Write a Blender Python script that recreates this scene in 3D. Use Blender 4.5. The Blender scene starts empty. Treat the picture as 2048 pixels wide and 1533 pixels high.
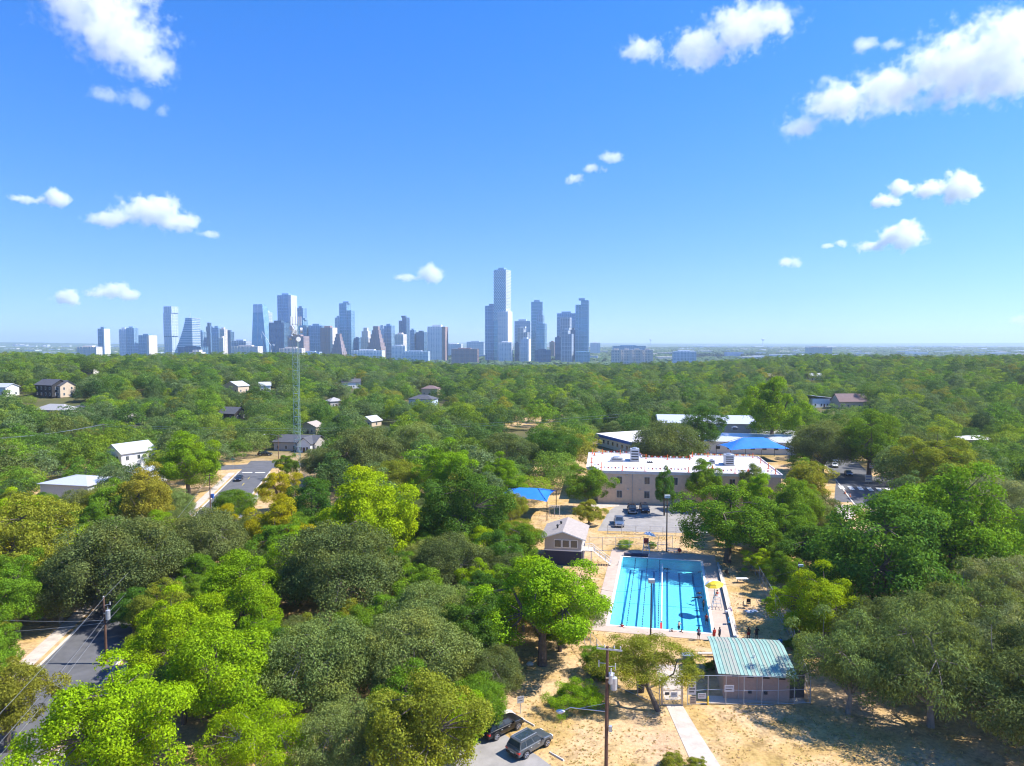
import bpy, bmesh, math, random
import numpy as np
from mathutils import Vector, Matrix
S = bpy.context.scene
COL = S.collection
R = math.radians
PI = math.pi
# ---------------------------------------------------------------- camera
FOC = 1419.0            # focal length in photograph pixels (2048 wide)
CAM_H = 40.0
PITCH = math.atan((766.5 - 683.0) / FOC)
cam_d = bpy.data.cameras.new('camera')
cam_d.sensor_width = 36.0
cam_d.lens = 36.0 * FOC / 2048.0
cam_d.clip_start = 0.5
cam_d.clip_end = 200000.0
cam = bpy.data.objects.new('camera', cam_d)
COL.objects.link(cam)
cam.location = (0, 0, CAM_H)
cam.rotation_euler = (PI / 2 - PITCH, 0, 0)
S.camera = cam
# ---------------------------------------------------------------- sky, sun, exposure
SUN_EL, SUN_AZ = R(50), R(90)      # azimuth measured from +Y (view direction) clockwise towards +X
W = bpy.data.worlds.new('World'); S.world = W; W.use_nodes = True
nt = W.node_tree; nt.nodes.clear()
sky = nt.nodes.new('ShaderNodeTexSky'); sky.sky_type = 'NISHITA'; sky.sun_disc = False
sky.sun_elevation = SUN_EL; sky.sun_rotation = SUN_AZ
sky.altitude = 200; sky.air_density = 1.0; sky.dust_density = 0.1; sky.ozone_density = 2.5
hsv = nt.nodes.new('ShaderNodeHueSaturation'); hsv.inputs['Saturation'].default_value = 1.4
bg = nt.nodes.new('ShaderNodeBackground'); bg.inputs['Strength'].default_value = 0.148
wo = nt.nodes.new('ShaderNodeOutputWorld')
# the view direction is lifted a little so that the lowest sky is the clear pale blue of the photograph, not the yellow dust band
tcw = nt.nodes.new('ShaderNodeTexCoord'); ab = nt.nodes.new('ShaderNodeVectorMath'); ab.operation = 'MULTIPLY_ADD'
ab.inputs[1].default_value = (1, 1, 0.95); ab.inputs[2].default_value = (0, 0, 0.125)
nz = nt.nodes.new('ShaderNodeVectorMath'); nz.operation = 'NORMALIZE'
nt.links.new(tcw.outputs['Generated'], ab.inputs[0]); nt.links.new(ab.outputs[0], nz.inputs[0]); nt.links.new(nz.outputs[0], sky.inputs['Vector'])
nt.links.new(sky.outputs[0], hsv.inputs['Color']); 
wb = nt.nodes.new('ShaderNodeMix'); wb.data_type = 'RGBA'; wb.blend_type = 'MULTIPLY'; wb.inputs[0].default_value = 1.0; wb.inputs[7].default_value = (1.08, 0.80, 1.0, 1)
nt.links.new(hsv.outputs[0], wb.inputs[6]); nt.links.new(wb.outputs[2], bg.inputs['Color'])
nt.links.new(bg.outputs[0], wo.inputs['Surface'])
sun_d = bpy.data.lights.new('sun', 'SUN'); sun_d.energy = 4.6; sun_d.angle = R(0.53); sun_d.color = (1.0, 0.955, 0.88)
sun = bpy.data.objects.new('sun', sun_d); COL.objects.link(sun)
sdir = Vector((math.sin(SUN_AZ) * math.cos(SUN_EL), math.cos(SUN_AZ) * math.cos(SUN_EL), math.sin(SUN_EL)))
sun.rotation_euler = sdir.to_track_quat('Z', 'Y').to_euler()
sun.location = sdir * 300
VS = S.view_settings
VS.view_transform = 'Standard'; VS.look = 'None'; VS.gamma = 1.0; VS.use_curve_mapping = False
VS.exposure = 0.95
S.render.engine = 'CYCLES'
CY = S.cycles
CY.use_denoising = True
try: CY.denoiser = 'OPENIMAGEDENOISE'
except Exception: pass
CY.use_adaptive_sampling = True; CY.adaptive_threshold = 0.015
CY.max_bounces = 12; CY.diffuse_bounces = 3; CY.glossy_bounces = 3; CY.transmission_bounces = 4
CY.transparent_max_bounces = 16; CY.volume_bounces = 10
CY.sample_clamp_indirect = 6.0
CY.pixel_filter_type = 'BLACKMAN_HARRIS'; CY.filter_width = 1.15
CY.caustics_reflective = False; CY.caustics_refractive = False
# ---------------------------------------------------------------- helpers
random.seed(7); RNG = np.random.default_rng(11)
def tag(o, label=None, cat=None, group=None, kind=None):
    if label: o['label'] = label
    if cat: o['category'] = cat
    if group: o['group'] = group
    if kind: o['kind'] = kind
    return o
def nm(name):
    m = bpy.data.materials.new(name); m.use_nodes = True
    return m
def link(name, me, mat=None, parent=None, smooth=False):
    if isinstance(me, bmesh.types.BMesh):
        bm = me; me = bpy.data.meshes.new(name); bm.normal_update(); bm.to_mesh(me); bm.free()
    if mat is not None and len(me.materials) == 0: me.materials.append(mat)
    if smooth: me.polygons.foreach_set('use_smooth', [True] * len(me.polygons))
    o = bpy.data.objects.new(name, me); COL.objects.link(o)
    if parent is not None: o.parent = parent
    return o
def thing(name, label, cat, loc=(0, 0, 0), rz=0.0, group=None):
    o = bpy.data.objects.new(name, None); COL.objects.link(o)
    o.empty_display_size = 0.3
    o.location = loc; o.rotation_euler = (0, 0, rz)
    return tag(o, label, cat, group)
def copy_tree(o, parent=None):
    c = o.copy(); COL.objects.link(c); c.parent = parent
    for ch in o.children: copy_tree(ch, c)
    return c
class MB:
    """collects simple shapes, build() links them as one mesh object"""
    def __init__(s): s.v = []; s.f = []
    def poly(s, vs, fs):
        b = len(s.v); s.v += [tuple(p) for p in vs]; s.f += [tuple(i + b for i in f) for f in fs]; return s
    def quad(s, *p): return s.poly(p, [tuple(range(len(p)))])
    def box(s, x0, x1, y0, y1, z0, z1):
        return s.poly([(x0,y0,z0),(x1,y0,z0),(x1,y1,z0),(x0,y1,z0),(x0,y0,z1),(x1,y0,z1),(x1,y1,z1),(x0,y1,z1)],
                      [(3,2,1,0),(4,5,6,7),(0,1,5,4),(1,2,6,5),(2,3,7,6),(3,0,4,7)])
    def cbox(s, c, d, rz=0.0):
        x, y, z = d[0] / 2, d[1] / 2, d[2] / 2; cs, sn = math.cos(rz), math.sin(rz)
        p = [(-x,-y,-z),(x,-y,-z),(x,y,-z),(-x,y,-z),(-x,-y,z),(x,-y,z),(x,y,z),(-x,y,z)]
        return s.poly([(c[0]+a*cs-b*sn, c[1]+a*sn+b*cs, c[2]+e) for a, b, e in p],
                      [(3,2,1,0),(4,5,6,7),(0,1,5,4),(1,2,6,5),(2,3,7,6),(3,0,4,7)])
    def tube(s, a, b, r0, r1=None, n=8, cap=True):
        if r1 is None: r1 = r0
        a = Vector(a); b = Vector(b); d = (b - a)
        if d.length < 1e-6: return s
        d.normalize(); u = d.orthogonal().normalized(); w = d.cross(u)
        vs = []
        for c, r in ((a, r0), (b, r1)):
            for i in range(n):
                t = 2 * PI * i / n; vs.append(c + u * (math.cos(t) * r) + w * (math.sin(t) * r))
        fs = [(i, (i + 1) % n, n + (i + 1) % n, n + i) for i in range(n)]
        if cap: fs += [tuple(range(n - 1, -1, -1)), tuple(range(n, 2 * n))]
        return s.poly(vs, fs)
    def path(s, pts, r0, r1=None, n=6):
        if r1 is None: r1 = r0
        k = len(pts) - 1
        for i in range(k):
            s.tube(pts[i], pts[i + 1], r0 + (r1 - r0) * i / k, r0 + (r1 - r0) * (i + 1) / k, n, i in (0, k - 1))
        return s
    def ball(s, c, r, n=8, m=5, sc=(1, 1, 1)):
        vs = [(c[0], c[1], c[2] - r * sc[2])]
        for j in range(1, m):
            ph = -PI / 2 + PI * j / m
            for i in range(n):
                t = 2 * PI * i / n
                vs.append((c[0] + r * sc[0] * math.cos(ph) * math.cos(t), c[1] + r * sc[1] * math.cos(ph) * math.sin(t), c[2] + r * sc[2] * math.sin(ph)))
        vs.append((c[0], c[1], c[2] + r * sc[2])); L = len(vs) - 1
        fs = [(0, 1 + (i + 1) % n, 1 + i) for i in range(n)]
        for j in range(m - 2):
            for i in range(n):
                a = 1 + j * n + i; b = 1 + j * n + (i + 1) % n
                fs.append((a, b, b + n, a + n))
        fs += [(L, 1 + (m - 2) * n + i, 1 + (m - 2) * n + (i + 1) % n) for i in range(n)]
        return s.poly(vs, fs)
    def prism(s, pts, z0, z1):
        n = len(pts)
        vs = [(p[0], p[1], z0) for p in pts] + [(p[0], p[1], z1) for p in pts]
        fs = [tuple(range(n - 1, -1, -1)), tuple(range(n, 2 * n))] + [(i, (i + 1) % n, n + (i + 1) % n, n + i) for i in range(n)]
        return s.poly(vs, fs)
    def mesh(s, name):
        me = bpy.data.meshes.new(name); me.from_pydata(s.v, [], s.f); me.update(); return me
    def build(s, name, mat, parent=None, smooth=False):
        return link(name, s.mesh(name), mat, parent, smooth)
# ---- photo survey: a pixel of the photograph -> a place on the terrain
def ray(px, py):
    u = (px - 1024) / FOC; v = (766.5 - py) / FOC
    c, s = math.cos(PITCH), math.sin(PITCH)
    return Vector((u, c + v * s, -s + v * c))
def P(px, py, z=0.0):
    d = ray(px, py); t = (z - CAM_H) / d.z
    return Vector((d.x * t, d.y * t, z))
def sst(a, b, x):
    t = np.clip((np.asarray(x, float) - a) / (b - a), 0, 1); return t * t * (3 - 2 * t)
def terrain(x, y):
    x = np.asarray(x, float); y = np.asarray(y, float)
    hl = 13.5 * sst(60, 260, -x) * sst(235, 430, y)
    hr = 11 * sst(140, 400, x) * sst(290, 550, y)
    w = sst(250, 400, y)
    hn = w * (1.6 * np.sin(x / 41 + 1.3) * np.cos(y / 57) + 1.2 * np.sin((x + y) / 83))
    F = sst(820, 1500, y)
    rd = 62 * np.exp(-((y - 10500) / 1800.0) ** 2) * sst(1500, 4200, -x) * (0.75 + 0.25 * np.sin(x / 700.0)) \
        + 45 * np.exp(-((y - 16000) / 2500.0) ** 2) * (0.6 + 0.4 * np.sin(x / 2100.0 + 2))
    return (hl + hr + hn) * (1 - F) - 35 * F + rd
def th(x, y): return float(terrain(x, y))
def G(px, py):
    d = ray(px, py); t0, t = 20.0, 20.0
    while t < 20000:
        t += max(0.5, t * 0.004)
        if CAM_H + d.z * t < th(d.x * t, d.y * t): break
        t0 = t
    for _ in range(25):
        m = (t0 + t) / 2
        if CAM_H + d.z * m < th(d.x * m, d.y * m): t = m
        else: t0 = m
    return Vector((d.x * t, d.y * t, CAM_H + d.z * t))
def proj(x, y, z):
    c, s = math.cos(PITCH), math.sin(PITCH)
    dz = z - CAM_H; f = y * c - dz * s; up = y * s + dz * c
    return 1024 + FOC * x / f, 766.5 - FOC * up / f, f
# ---- materials
M = {}
def mat(name, col, rough=0.7, metal=0.0, var=0.12, scale=3.0, bump=0.0, spec=0.4, coat=0.0, col2=None):
    m = nm(name); N = m.node_tree; L = N.links; b = N.nodes['Principled BSDF']
    b.inputs['Roughness'].default_value = rough; b.inputs['Metallic'].default_value = metal
    b.inputs['Specular IOR Level'].default_value = spec; b.inputs['Coat Weight'].default_value = coat
    tc = N.nodes.new('ShaderNodeTexCoord')
    no = N.nodes.new('ShaderNodeTexNoise'); no.inputs['Scale'].default_value = scale; no.inputs['Detail'].default_value = 6; no.inputs['Roughness'].default_value = 0.65
    L.new(tc.outputs['Object'], no.inputs['Vector'])
    rp = N.nodes.new('ShaderNodeValToRGB'); L.new(no.outputs['Fac'], rp.inputs['Fac'])
    rp.color_ramp.elements[0].position = 0.3; rp.color_ramp.elements[1].position = 0.7
    c2 = col2 or tuple(min(1, c * (1 + var)) for c in col)
    rp.color_ramp.elements[0].color = tuple(c * (1 - var) for c in col) + (1,); rp.color_ramp.elements[1].color = tuple(c2) + (1,)
    L.new(rp.outputs[0], b.inputs['Base Color'])
    if bump:
        bp = N.nodes.new('ShaderNodeBump'); bp.inputs['Strength'].default_value = bump; bp.inputs['Distance'].default_value = 0.05
        L.new(no.outputs['Fac'], bp.inputs['Height']); L.new(bp.outputs[0], b.inputs['Normal'])
    M[name] = m; return m
mat('white_paint', (0.78, 0.78, 0.76), 0.6, var=0.05)
mat('offwhite', (0.62, 0.60, 0.55), 0.7, var=0.07)
mat('concrete', (0.55, 0.50, 0.43), 0.9, var=0.14, scale=0.9, bump=0.2)
mat('sidewalk', (0.50, 0.43, 0.36), 0.9, var=0.2, scale=0.8)
mat('deck', (0.48, 0.375, 0.295), 0.9, var=0.14, scale=0.7)
mat('asphalt', (0.115, 0.115, 0.12), 0.9, var=0.22, scale=0.5, bump=0.15)
mat('asphalt_pale', (0.29, 0.27, 0.25), 0.9, var=0.2, scale=0.5)
mat('wood_pole', (0.13, 0.07, 0.045), 0.85, var=0.3, scale=2.0)
mat('wood_dark', (0.11, 0.07, 0.05), 0.85, var=0.3)
mat('bark', (0.13, 0.105, 0.08), 0.95, var=0.35, scale=2.5, bump=0.4)
mat('bark_pale', (0.24, 0.21, 0.17), 0.95, var=0.3, scale=2.5, bump=0.4)
mat('steel', (0.55, 0.56, 0.57), 0.4, 0.8, var=0.08)
mat('galv', (0.48, 0.50, 0.52), 0.5, 0.5, var=0.12)
mat('dark_metal', (0.045, 0.047, 0.05), 0.5, 0.3)
mat('green_steel', (0.35, 0.48, 0.42), 0.5, 0.2)
mat('black', (0.02, 0.02, 0.022), 0.6)
mat('red', (0.55, 0.03, 0.03), 0.6)
mat('orange', (0.75, 0.16, 0.03), 0.6)
mat('yellow', (0.80, 0.58, 0.03), 0.6)
mat('blue_fabric', (0.012, 0.17, 0.62), 0.75, var=0.12, scale=0.6)
mat('blue_paint', (0.02, 0.10, 0.42), 0.5)
mat('teal', (0.05, 0.38, 0.42), 0.6)
mat('green_sign', (0.02, 0.28, 0.18), 0.5)
mat('roof_white', (0.66, 0.63, 0.60), 0.7, var=0.16, scale=0.3)
mat('roof_grey', (0.34, 0.33, 0.33), 0.85, var=0.12, scale=1.5)
mat('roof_dark', (0.085, 0.088, 0.10), 0.85, var=0.2, scale=1.5)
mat('roof_shingle', (0.36, 0.31, 0.27), 0.9, var=0.18, scale=2.0, bump=0.3)
mat('roof_brown', (0.19, 0.13, 0.125), 0.9, var=0.18, scale=2.0)
mat('roof_metal', (0.66, 0.67, 0.67), 0.4, 0.35, var=0.06)
mat('roof_green', (0.25, 0.37, 0.305), 0.75, 0.0, var=0.1, scale=0.6, col2=(0.37, 0.345, 0.29))
mat('roof_green_b', (0.25, 0.40, 0.335), 0.6, 0.0, var=0.12, scale=0.8)
mat('tan_brick', (0.70, 0.51, 0.35), 0.9, var=0.10, scale=1.2)
mat('brick', (0.34, 0.21, 0.16), 0.9, var=0.22, scale=3.0, bump=0.2)
mat('siding_grey', (0.40, 0.37, 0.34), 0.8, var=0.06)
mat('siding_pale', (0.52, 0.55, 0.52), 0.8, var=0.06)
mat('siding_blue', (0.42, 0.52, 0.62), 0.8, var=0.06)
mat('siding_black', (0.03, 0.028, 0.028), 0.8, var=0.15)
mat('siding_tan', (0.55, 0.44, 0.32), 0.8, var=0.08)
mat('window_glass', (0.03, 0.045, 0.06), 0.12, 0.0, var=0.2, spec=0.8)
mat('sign_white', (0.58, 0.58, 0.57), 0.6, var=0.06)
mat('limestone', (0.62, 0.56, 0.46), 0.9, var=0.15, bump=0.3)
mat('rubber', (0.022, 0.022, 0.023), 0.8)
mat('rim', (0.5, 0.5, 0.52), 0.3, 0.8)
mat('car_grey', (0.10, 0.115, 0.13), 0.3, 0.35, coat=0.7)
mat('car_dark', (0.02, 0.025, 0.04), 0.3, 0.3, coat=0.7)
mat('car_black', (0.012, 0.013, 0.016), 0.28, 0.2, coat=0.7)
mat('car_blue', (0.16, 0.22, 0.31), 0.3, 0.4, coat=0.7)
mat('car_white', (0.75, 0.75, 0.75), 0.35, 0.0, coat=0.7)
mat('car_silver', (0.45, 0.47, 0.48), 0.3, 0.6, coat=0.7)
mat('lamp_red', (0.5, 0.015, 0.012), 0.25, coat=0.5)
mat('lamp_clear', (0.75, 0.77, 0.8), 0.15, coat=0.5)
mat('skin_dark', (0.13, 0.06, 0.035), 0.55, var=0.05)
mat('skin_mid', (0.36, 0.19, 0.115), 0.55, var=0.05)
mat('skin_light', (0.60, 0.37, 0.26), 0.55, var=0.05)
mat('hair', (0.014, 0.01, 0.008), 0.6)
mat('cloth_navy', (0.02, 0.025, 0.06), 0.8)
mat('cloth_red', (0.45, 0.03, 0.03), 0.8)
mat('cloth_purple', (0.20, 0.14, 0.26), 0.8)
mat('cloth_white', (0.75, 0.74, 0.72), 0.8)
mat('cloth_blue', (0.03, 0.28, 0.55), 0.8)
mat('pool_paint', (0.68, 0.92, 0.95), 0.6, var=0.05, scale=0.4)
mat('lane_paint', (0.012, 0.16, 0.32), 0.6, var=0.08)
mat('float_dark', (0.02, 0.05, 0.16), 0.5)
mat('insulator', (0.55, 0.52, 0.50), 0.3)
# ---------------------------------------------------------------- ground sheet
def ground_material():
    m = nm('dry_ground'); N = m.node_tree; L = N.links; b = N.nodes['Principled BSDF']
    b.inputs['Roughness'].default_value = 0.95; b.inputs['Specular IOR Level'].default_value = 0.1
    ge = N.nodes.new('ShaderNodeNewGeometry')
    def noise(sc, det=6, ro=0.6):
        n = N.nodes.new('ShaderNodeTexNoise'); n.inputs['Scale'].default_value = sc; n.inputs['Detail'].default_value = det; n.inputs['Roughness'].default_value = ro
        L.new(ge.outputs['Position'], n.inputs['Vector']); return n
    def ramp(src, stops):
        r = N.nodes.new('ShaderNodeValToRGB'); L.new(src, r.inputs['Fac'])
        e = r.color_ramp.elements
        while len(e) < len(stops): e.new(0.5)
        for i, (p, c) in enumerate(stops): e[i].position = p; e[i].color = tuple(c) + (1,)
        return r
    def mix(f, a, c):
        x = N.nodes.new('ShaderNodeMix'); x.data_type = 'RGBA'
        if isinstance(f, float): x.inputs[0].default_value = f
        else: L.new(f, x.inputs[0])
        L.new(a, x.inputs[6]); L.new(c, x.inputs[7]); return x.outputs[2]
    n1 = noise(0.11, 8, 0.65); n2 = noise(2.2, 6, 0.75); n3 = noise(0.045, 4)
    near = ramp(n1.outputs['Fac'], [(0.28, (0.56, 0.38, 0.26)), (0.45, (0.60, 0.43, 0.24)), (0.56, (0.52, 0.355, 0.15)), (0.76, (0.36, 0.27, 0.08))])
    fine = ramp(n2.outputs['Fac'], [(0.3, (0.55, 0.5, 0.45)), (0.55, (1, 1, 1)), (0.75, (1.15, 1.1, 1.0))])
    mu = N.nodes.new('ShaderNodeMix'); mu.data_type = 'RGBA'; mu.blend_type = 'MULTIPLY'; mu.inputs[0].default_value = 0.85
    n6 = noise(0.42, 7, 0.72); pat = ramp(n6.outputs['Fac'], [(0.36, (0.52, 0.50, 0.46)), (0.47, (0.95, 0.92, 0.86)), (0.6, (1.08, 1.06, 1.0)), (0.7, (0.72, 0.80, 0.55))])
    m0 = N.nodes.new('ShaderNodeMix'); m0.data_type = 'RGBA'; m0.blend_type = 'MULTIPLY'; m0.inputs[0].default_value = 0.8; L.new(near.outputs[0], m0.inputs[6]); L.new(pat.outputs[0], m0.inputs[7])
    L.new(m0.outputs[2], mu.inputs[6]); L.new(fine.outputs[0], mu.inputs[7])
    # woodland floor / lawns further out
    n4 = noise(0.02, 5); wood = ramp(n4.outputs['Fac'], [(0.4, (0.07, 0.085, 0.03)), (0.58, (0.13, 0.115, 0.05)), (0.72, (0.34, 0.25, 0.13))])
    n5 = noise(0.004, 8, 0.7); far = ramp(n5.outputs['Fac'], [(0.35, (0.035, 0.075, 0.035)), (0.55, (0.06, 0.11, 0.05)), (0.72, (0.14, 0.16, 0.10))])
    sp = N.nodes.new('ShaderNodeSeparateXYZ'); L.new(ge.outputs['Position'], sp.inputs[0])
    def rng(a, c):
        r = N.nodes.new('ShaderNodeMapRange'); r.inputs['From Min'].default_value = a; r.inputs['From Max'].default_value = c
        L.new(sp.outputs['Y'], r.inputs['Value']); return r.outputs[0]
    ds = N.nodes.new('ShaderNodeVectorMath'); ds.operation = 'DISTANCE'; ds.inputs[1].default_value = (10, 362, 0); L.new(ge.outputs['Position'], ds.inputs[0])
    dr = N.nodes.new('ShaderNodeMapRange'); dr.inputs['From Min'].default_value = 30; dr.inputs['From Max'].default_value = 42; L.new(ds.outputs['Value'], dr.inputs['Value'])
    mm = N.nodes.new('ShaderNodeMath'); mm.operation = 'MULTIPLY'; L.new(dr.outputs[0], mm.inputs[0]); L.new(rng(225, 270), mm.inputs[1])
    c = mix(mm.outputs[0], mu.outputs[2], wood.outputs[0])
    c = mix(rng(1200, 1800), c, far.outputs[0])
    L.new(c, b.inputs['Base Color'])
    bp = N.nodes.new('ShaderNodeBump'); bp.inputs['Strength'].default_value = 0.5; bp.inputs['Distance'].default_value = 0.15
    L.new(n2.outputs['Fac'], bp.inputs['Height']); L.new(bp.outputs[0], b.inputs['Normal'])
    return m
def sheet(ax, ay):
    X, Y = np.meshgrid(ax, ay); Z = terrain(X, Y)
    v = np.stack([X, Y, Z], -1).reshape(-1, 3)
    nx, ny = len(ax), len(ay)
    i, j = np.meshgrid(np.arange(nx - 1), np.arange(ny - 1)); a = (j * nx + i).ravel()
    f = np.stack([a, a + 1, a + nx + 1, a + nx], -1)
    return v, f
ax = 1500 * np.sinh(np.linspace(-4.4, 4.4, 181)) / 1.0
ax = np.sign(ax) * np.abs(ax)
ax = 60 * np.sinh(np.linspace(-7.3, 7.3, 201))
ay = np.concatenate([np.linspace(-200, 230, 8), np.linspace(240, 900, 80), 900 + 300 * np.sinh(np.linspace(0.02, 5.9, 90))])
# the pool basin is cut out of the sheet: a hole is left where the pool stands
v, f = sheet(ax, ay)
POOL_C = Vector((24.0, 112.4)); POOL_A = R(-12.2); POOL_W, POOL_L = 14.0, 32.4
def pool_pt(u, w, z=0.0):
    """u across (left to right), w along (near to far), metres from the pool centre"""
    c, s = math.cos(POOL_A), math.sin(POOL_A)
    return Vector((POOL_C.x + u * c - w * s, POOL_C.y + u * s + w * c, z))
cx = v[f].mean(1)
c_, s_ = math.cos(POOL_A), math.sin(POOL_A)
fx0 = v[f][:, :, 0].min(1); fx1 = v[f][:, :, 0].max(1); fy0 = v[f][:, :, 1].min(1); fy1 = v[f][:, :, 1].max(1)
HX0, HX1, HY0, HY1 = 9.0, 40.0, 92.0, 133.0
hit = (fx1 > HX0) & (fx0 < HX1) & (fy1 > HY0) & (fy0 < HY1)
gx0, gx1, gy0, gy1 = fx0[hit].min(), fx1[hit].max(), fy0[hit].min(), fy1[hit].max()
mb = MB(); mb.v = [tuple(p) for p in v]; mb.f = [tuple(q) for q in f[~hit]]
H_ = [(gx0, gy0), (gx1, gy0), (gx1, gy1), (gx0, gy1)]
Q_ = [pool_pt(-7, -16.2), pool_pt(7, -16.2), pool_pt(7, 16.2), pool_pt(-7, 16.2)]
for k in range(4):
    k2 = (k + 1) % 4
    mb.quad((*H_[k], 0), (*H_[k2], 0), (Q_[k2].x, Q_[k2].y, 0), (Q_[k].x, Q_[k].y, 0))
ground = mb.build('ground', ground_material()); ground['kind'] = 'structure'
# ---------------------------------------------------------------- trees
def leaf_material(name, use_obj_color=True, stops=None):
    m = nm(name); N = m.node_tree; L = N.links; N.nodes.clear()
    out = N.nodes.new('ShaderNodeOutputMaterial')
    oi = N.nodes.new('ShaderNodeObjectInfo'); ge = N.nodes.new('ShaderNodeNewGeometry'); tc = N.nodes.new('ShaderNodeTexCoord')
    if use_obj_color: base = oi.outputs['Color']
    else:
        r = N.nodes.new('ShaderNodeValToRGB'); L.new(oi.outputs['Random'], r.inputs['Fac']); e = r.color_ramp.elements
        while len(e) < len(stops): e.new(0.5)
        for i, (p, c) in enumerate(stops): e[i].position = p; e[i].color = tuple(c) + (1,)
        base = r.outputs[0]
    # leaf to leaf variation
    vr = N.nodes.new('ShaderNodeMapRange'); vr.inputs['To Min'].default_value = 0.62; vr.inputs['To Max'].default_value = 1.4
    L.new(ge.outputs['Random Per Island'], vr.inputs['Value'])
    mu = N.nodes.new('ShaderNodeVectorMath'); mu.operation = 'SCALE'; L.new(base, mu.inputs[0]); L.new(vr.outputs[0], mu.inputs['Scale'])
    # patches of yellowing foliage
    no = N.nodes.new('ShaderNodeTexNoise'); no.noise_dimensions = '4D'; no.inputs['Scale'].default_value = 0.35; no.inputs['Detail'].default_value = 3
    L.new(tc.outputs['Object'], no.inputs['Vector'])
    wm = N.nodes.new('ShaderNodeMath'); wm.operation = 'MULTIPLY'; wm.inputs[1].default_value = 37.0; L.new(oi.outputs['Random'], wm.inputs[0]); L.new(wm.outputs[0], no.inputs['W'])
    pr = N.nodes.new('ShaderNodeMapRange'); pr.inputs['From Min'].default_value = 0.5; pr.inputs['From Max'].default_value = 0.8; pr.inputs['To Max'].default_value = 0.5 if use_obj_color else 0.22
    L.new(no.outputs['Fac'], pr.inputs['Value'])
    yl = N.nodes.new('ShaderNodeMix'); yl.data_type = 'RGBA'; yl.blend_type = 'MULTIPLY'; L.new(pr.outputs[0], yl.inputs[0])
    L.new(mu.outputs[0], yl.inputs[6]); yl.inputs[7].default_value = (2.0, 1.4, 0.5, 1)
    df = N.nodes.new('ShaderNodeBsdfDiffuse'); L.new(yl.outputs[2], df.inputs['Color'])
    tr = N.nodes.new('ShaderNodeBsdfTranslucent')
    tm = N.nodes.new('ShaderNodeMix'); tm.data_type = 'RGBA'; tm.blend_type = 'MULTIPLY'; tm.inputs[0].default_value = 1.0
    L.new(yl.outputs[2], tm.inputs[6]); tm.inputs[7].default_value = (1.5, 1.35, 0.6, 1); L.new(tm.outputs[2], tr.inputs['Color'])
    m1 = N.nodes.new('ShaderNodeMixShader'); m1.inputs[0].default_value = 0.33; L.new(df.outputs[0], m1.inputs[1]); L.new(tr.outputs[0], m1.inputs[2])
    gl = N.nodes.new('ShaderNodeBsdfGlossy'); gl.inputs['Roughness'].default_value = 0.6; gl.inputs['Color'].default_value = (0.9, 0.95, 0.9, 1)
    m2 = N.nodes.new('ShaderNodeMixShader'); m2.inputs[0].default_value = 0.003; L.new(m1.outputs[0], m2.inputs[1]); L.new(gl.outputs[0], m2.inputs[2])
    L.new(m2.outputs[0], out.inputs['Surface'])
    M[name] = m; return m
leaf_material('leaves')
FOREST = [(0.0, (0.08, 0.175, 0.03)), (0.12, (0.16, 0.23, 0.10)), (0.25, (0.12, 0.245, 0.025)), (0.36, (0.07, 0.125, 0.045)), (0.48, (0.18, 0.32, 0.02)), (0.6, (0.14, 0.20, 0.085)), (0.74, (0.25, 0.36, 0.02)), (0.86, (0.05, 0.115, 0.028)), (0.94, (0.11, 0.17, 0.06)), (1.0, (0.27, 0.28, 0.03))]
leaf_material('forest_leaves', False, FOREST)
leaf_material('far_leaves', False, [(0, (.04, .085, .045)), (.5, (.07, .12, .06)), (1, (.10, .14, .08))])  # greens darkened and blued so the colour itself carries distance haze
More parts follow.
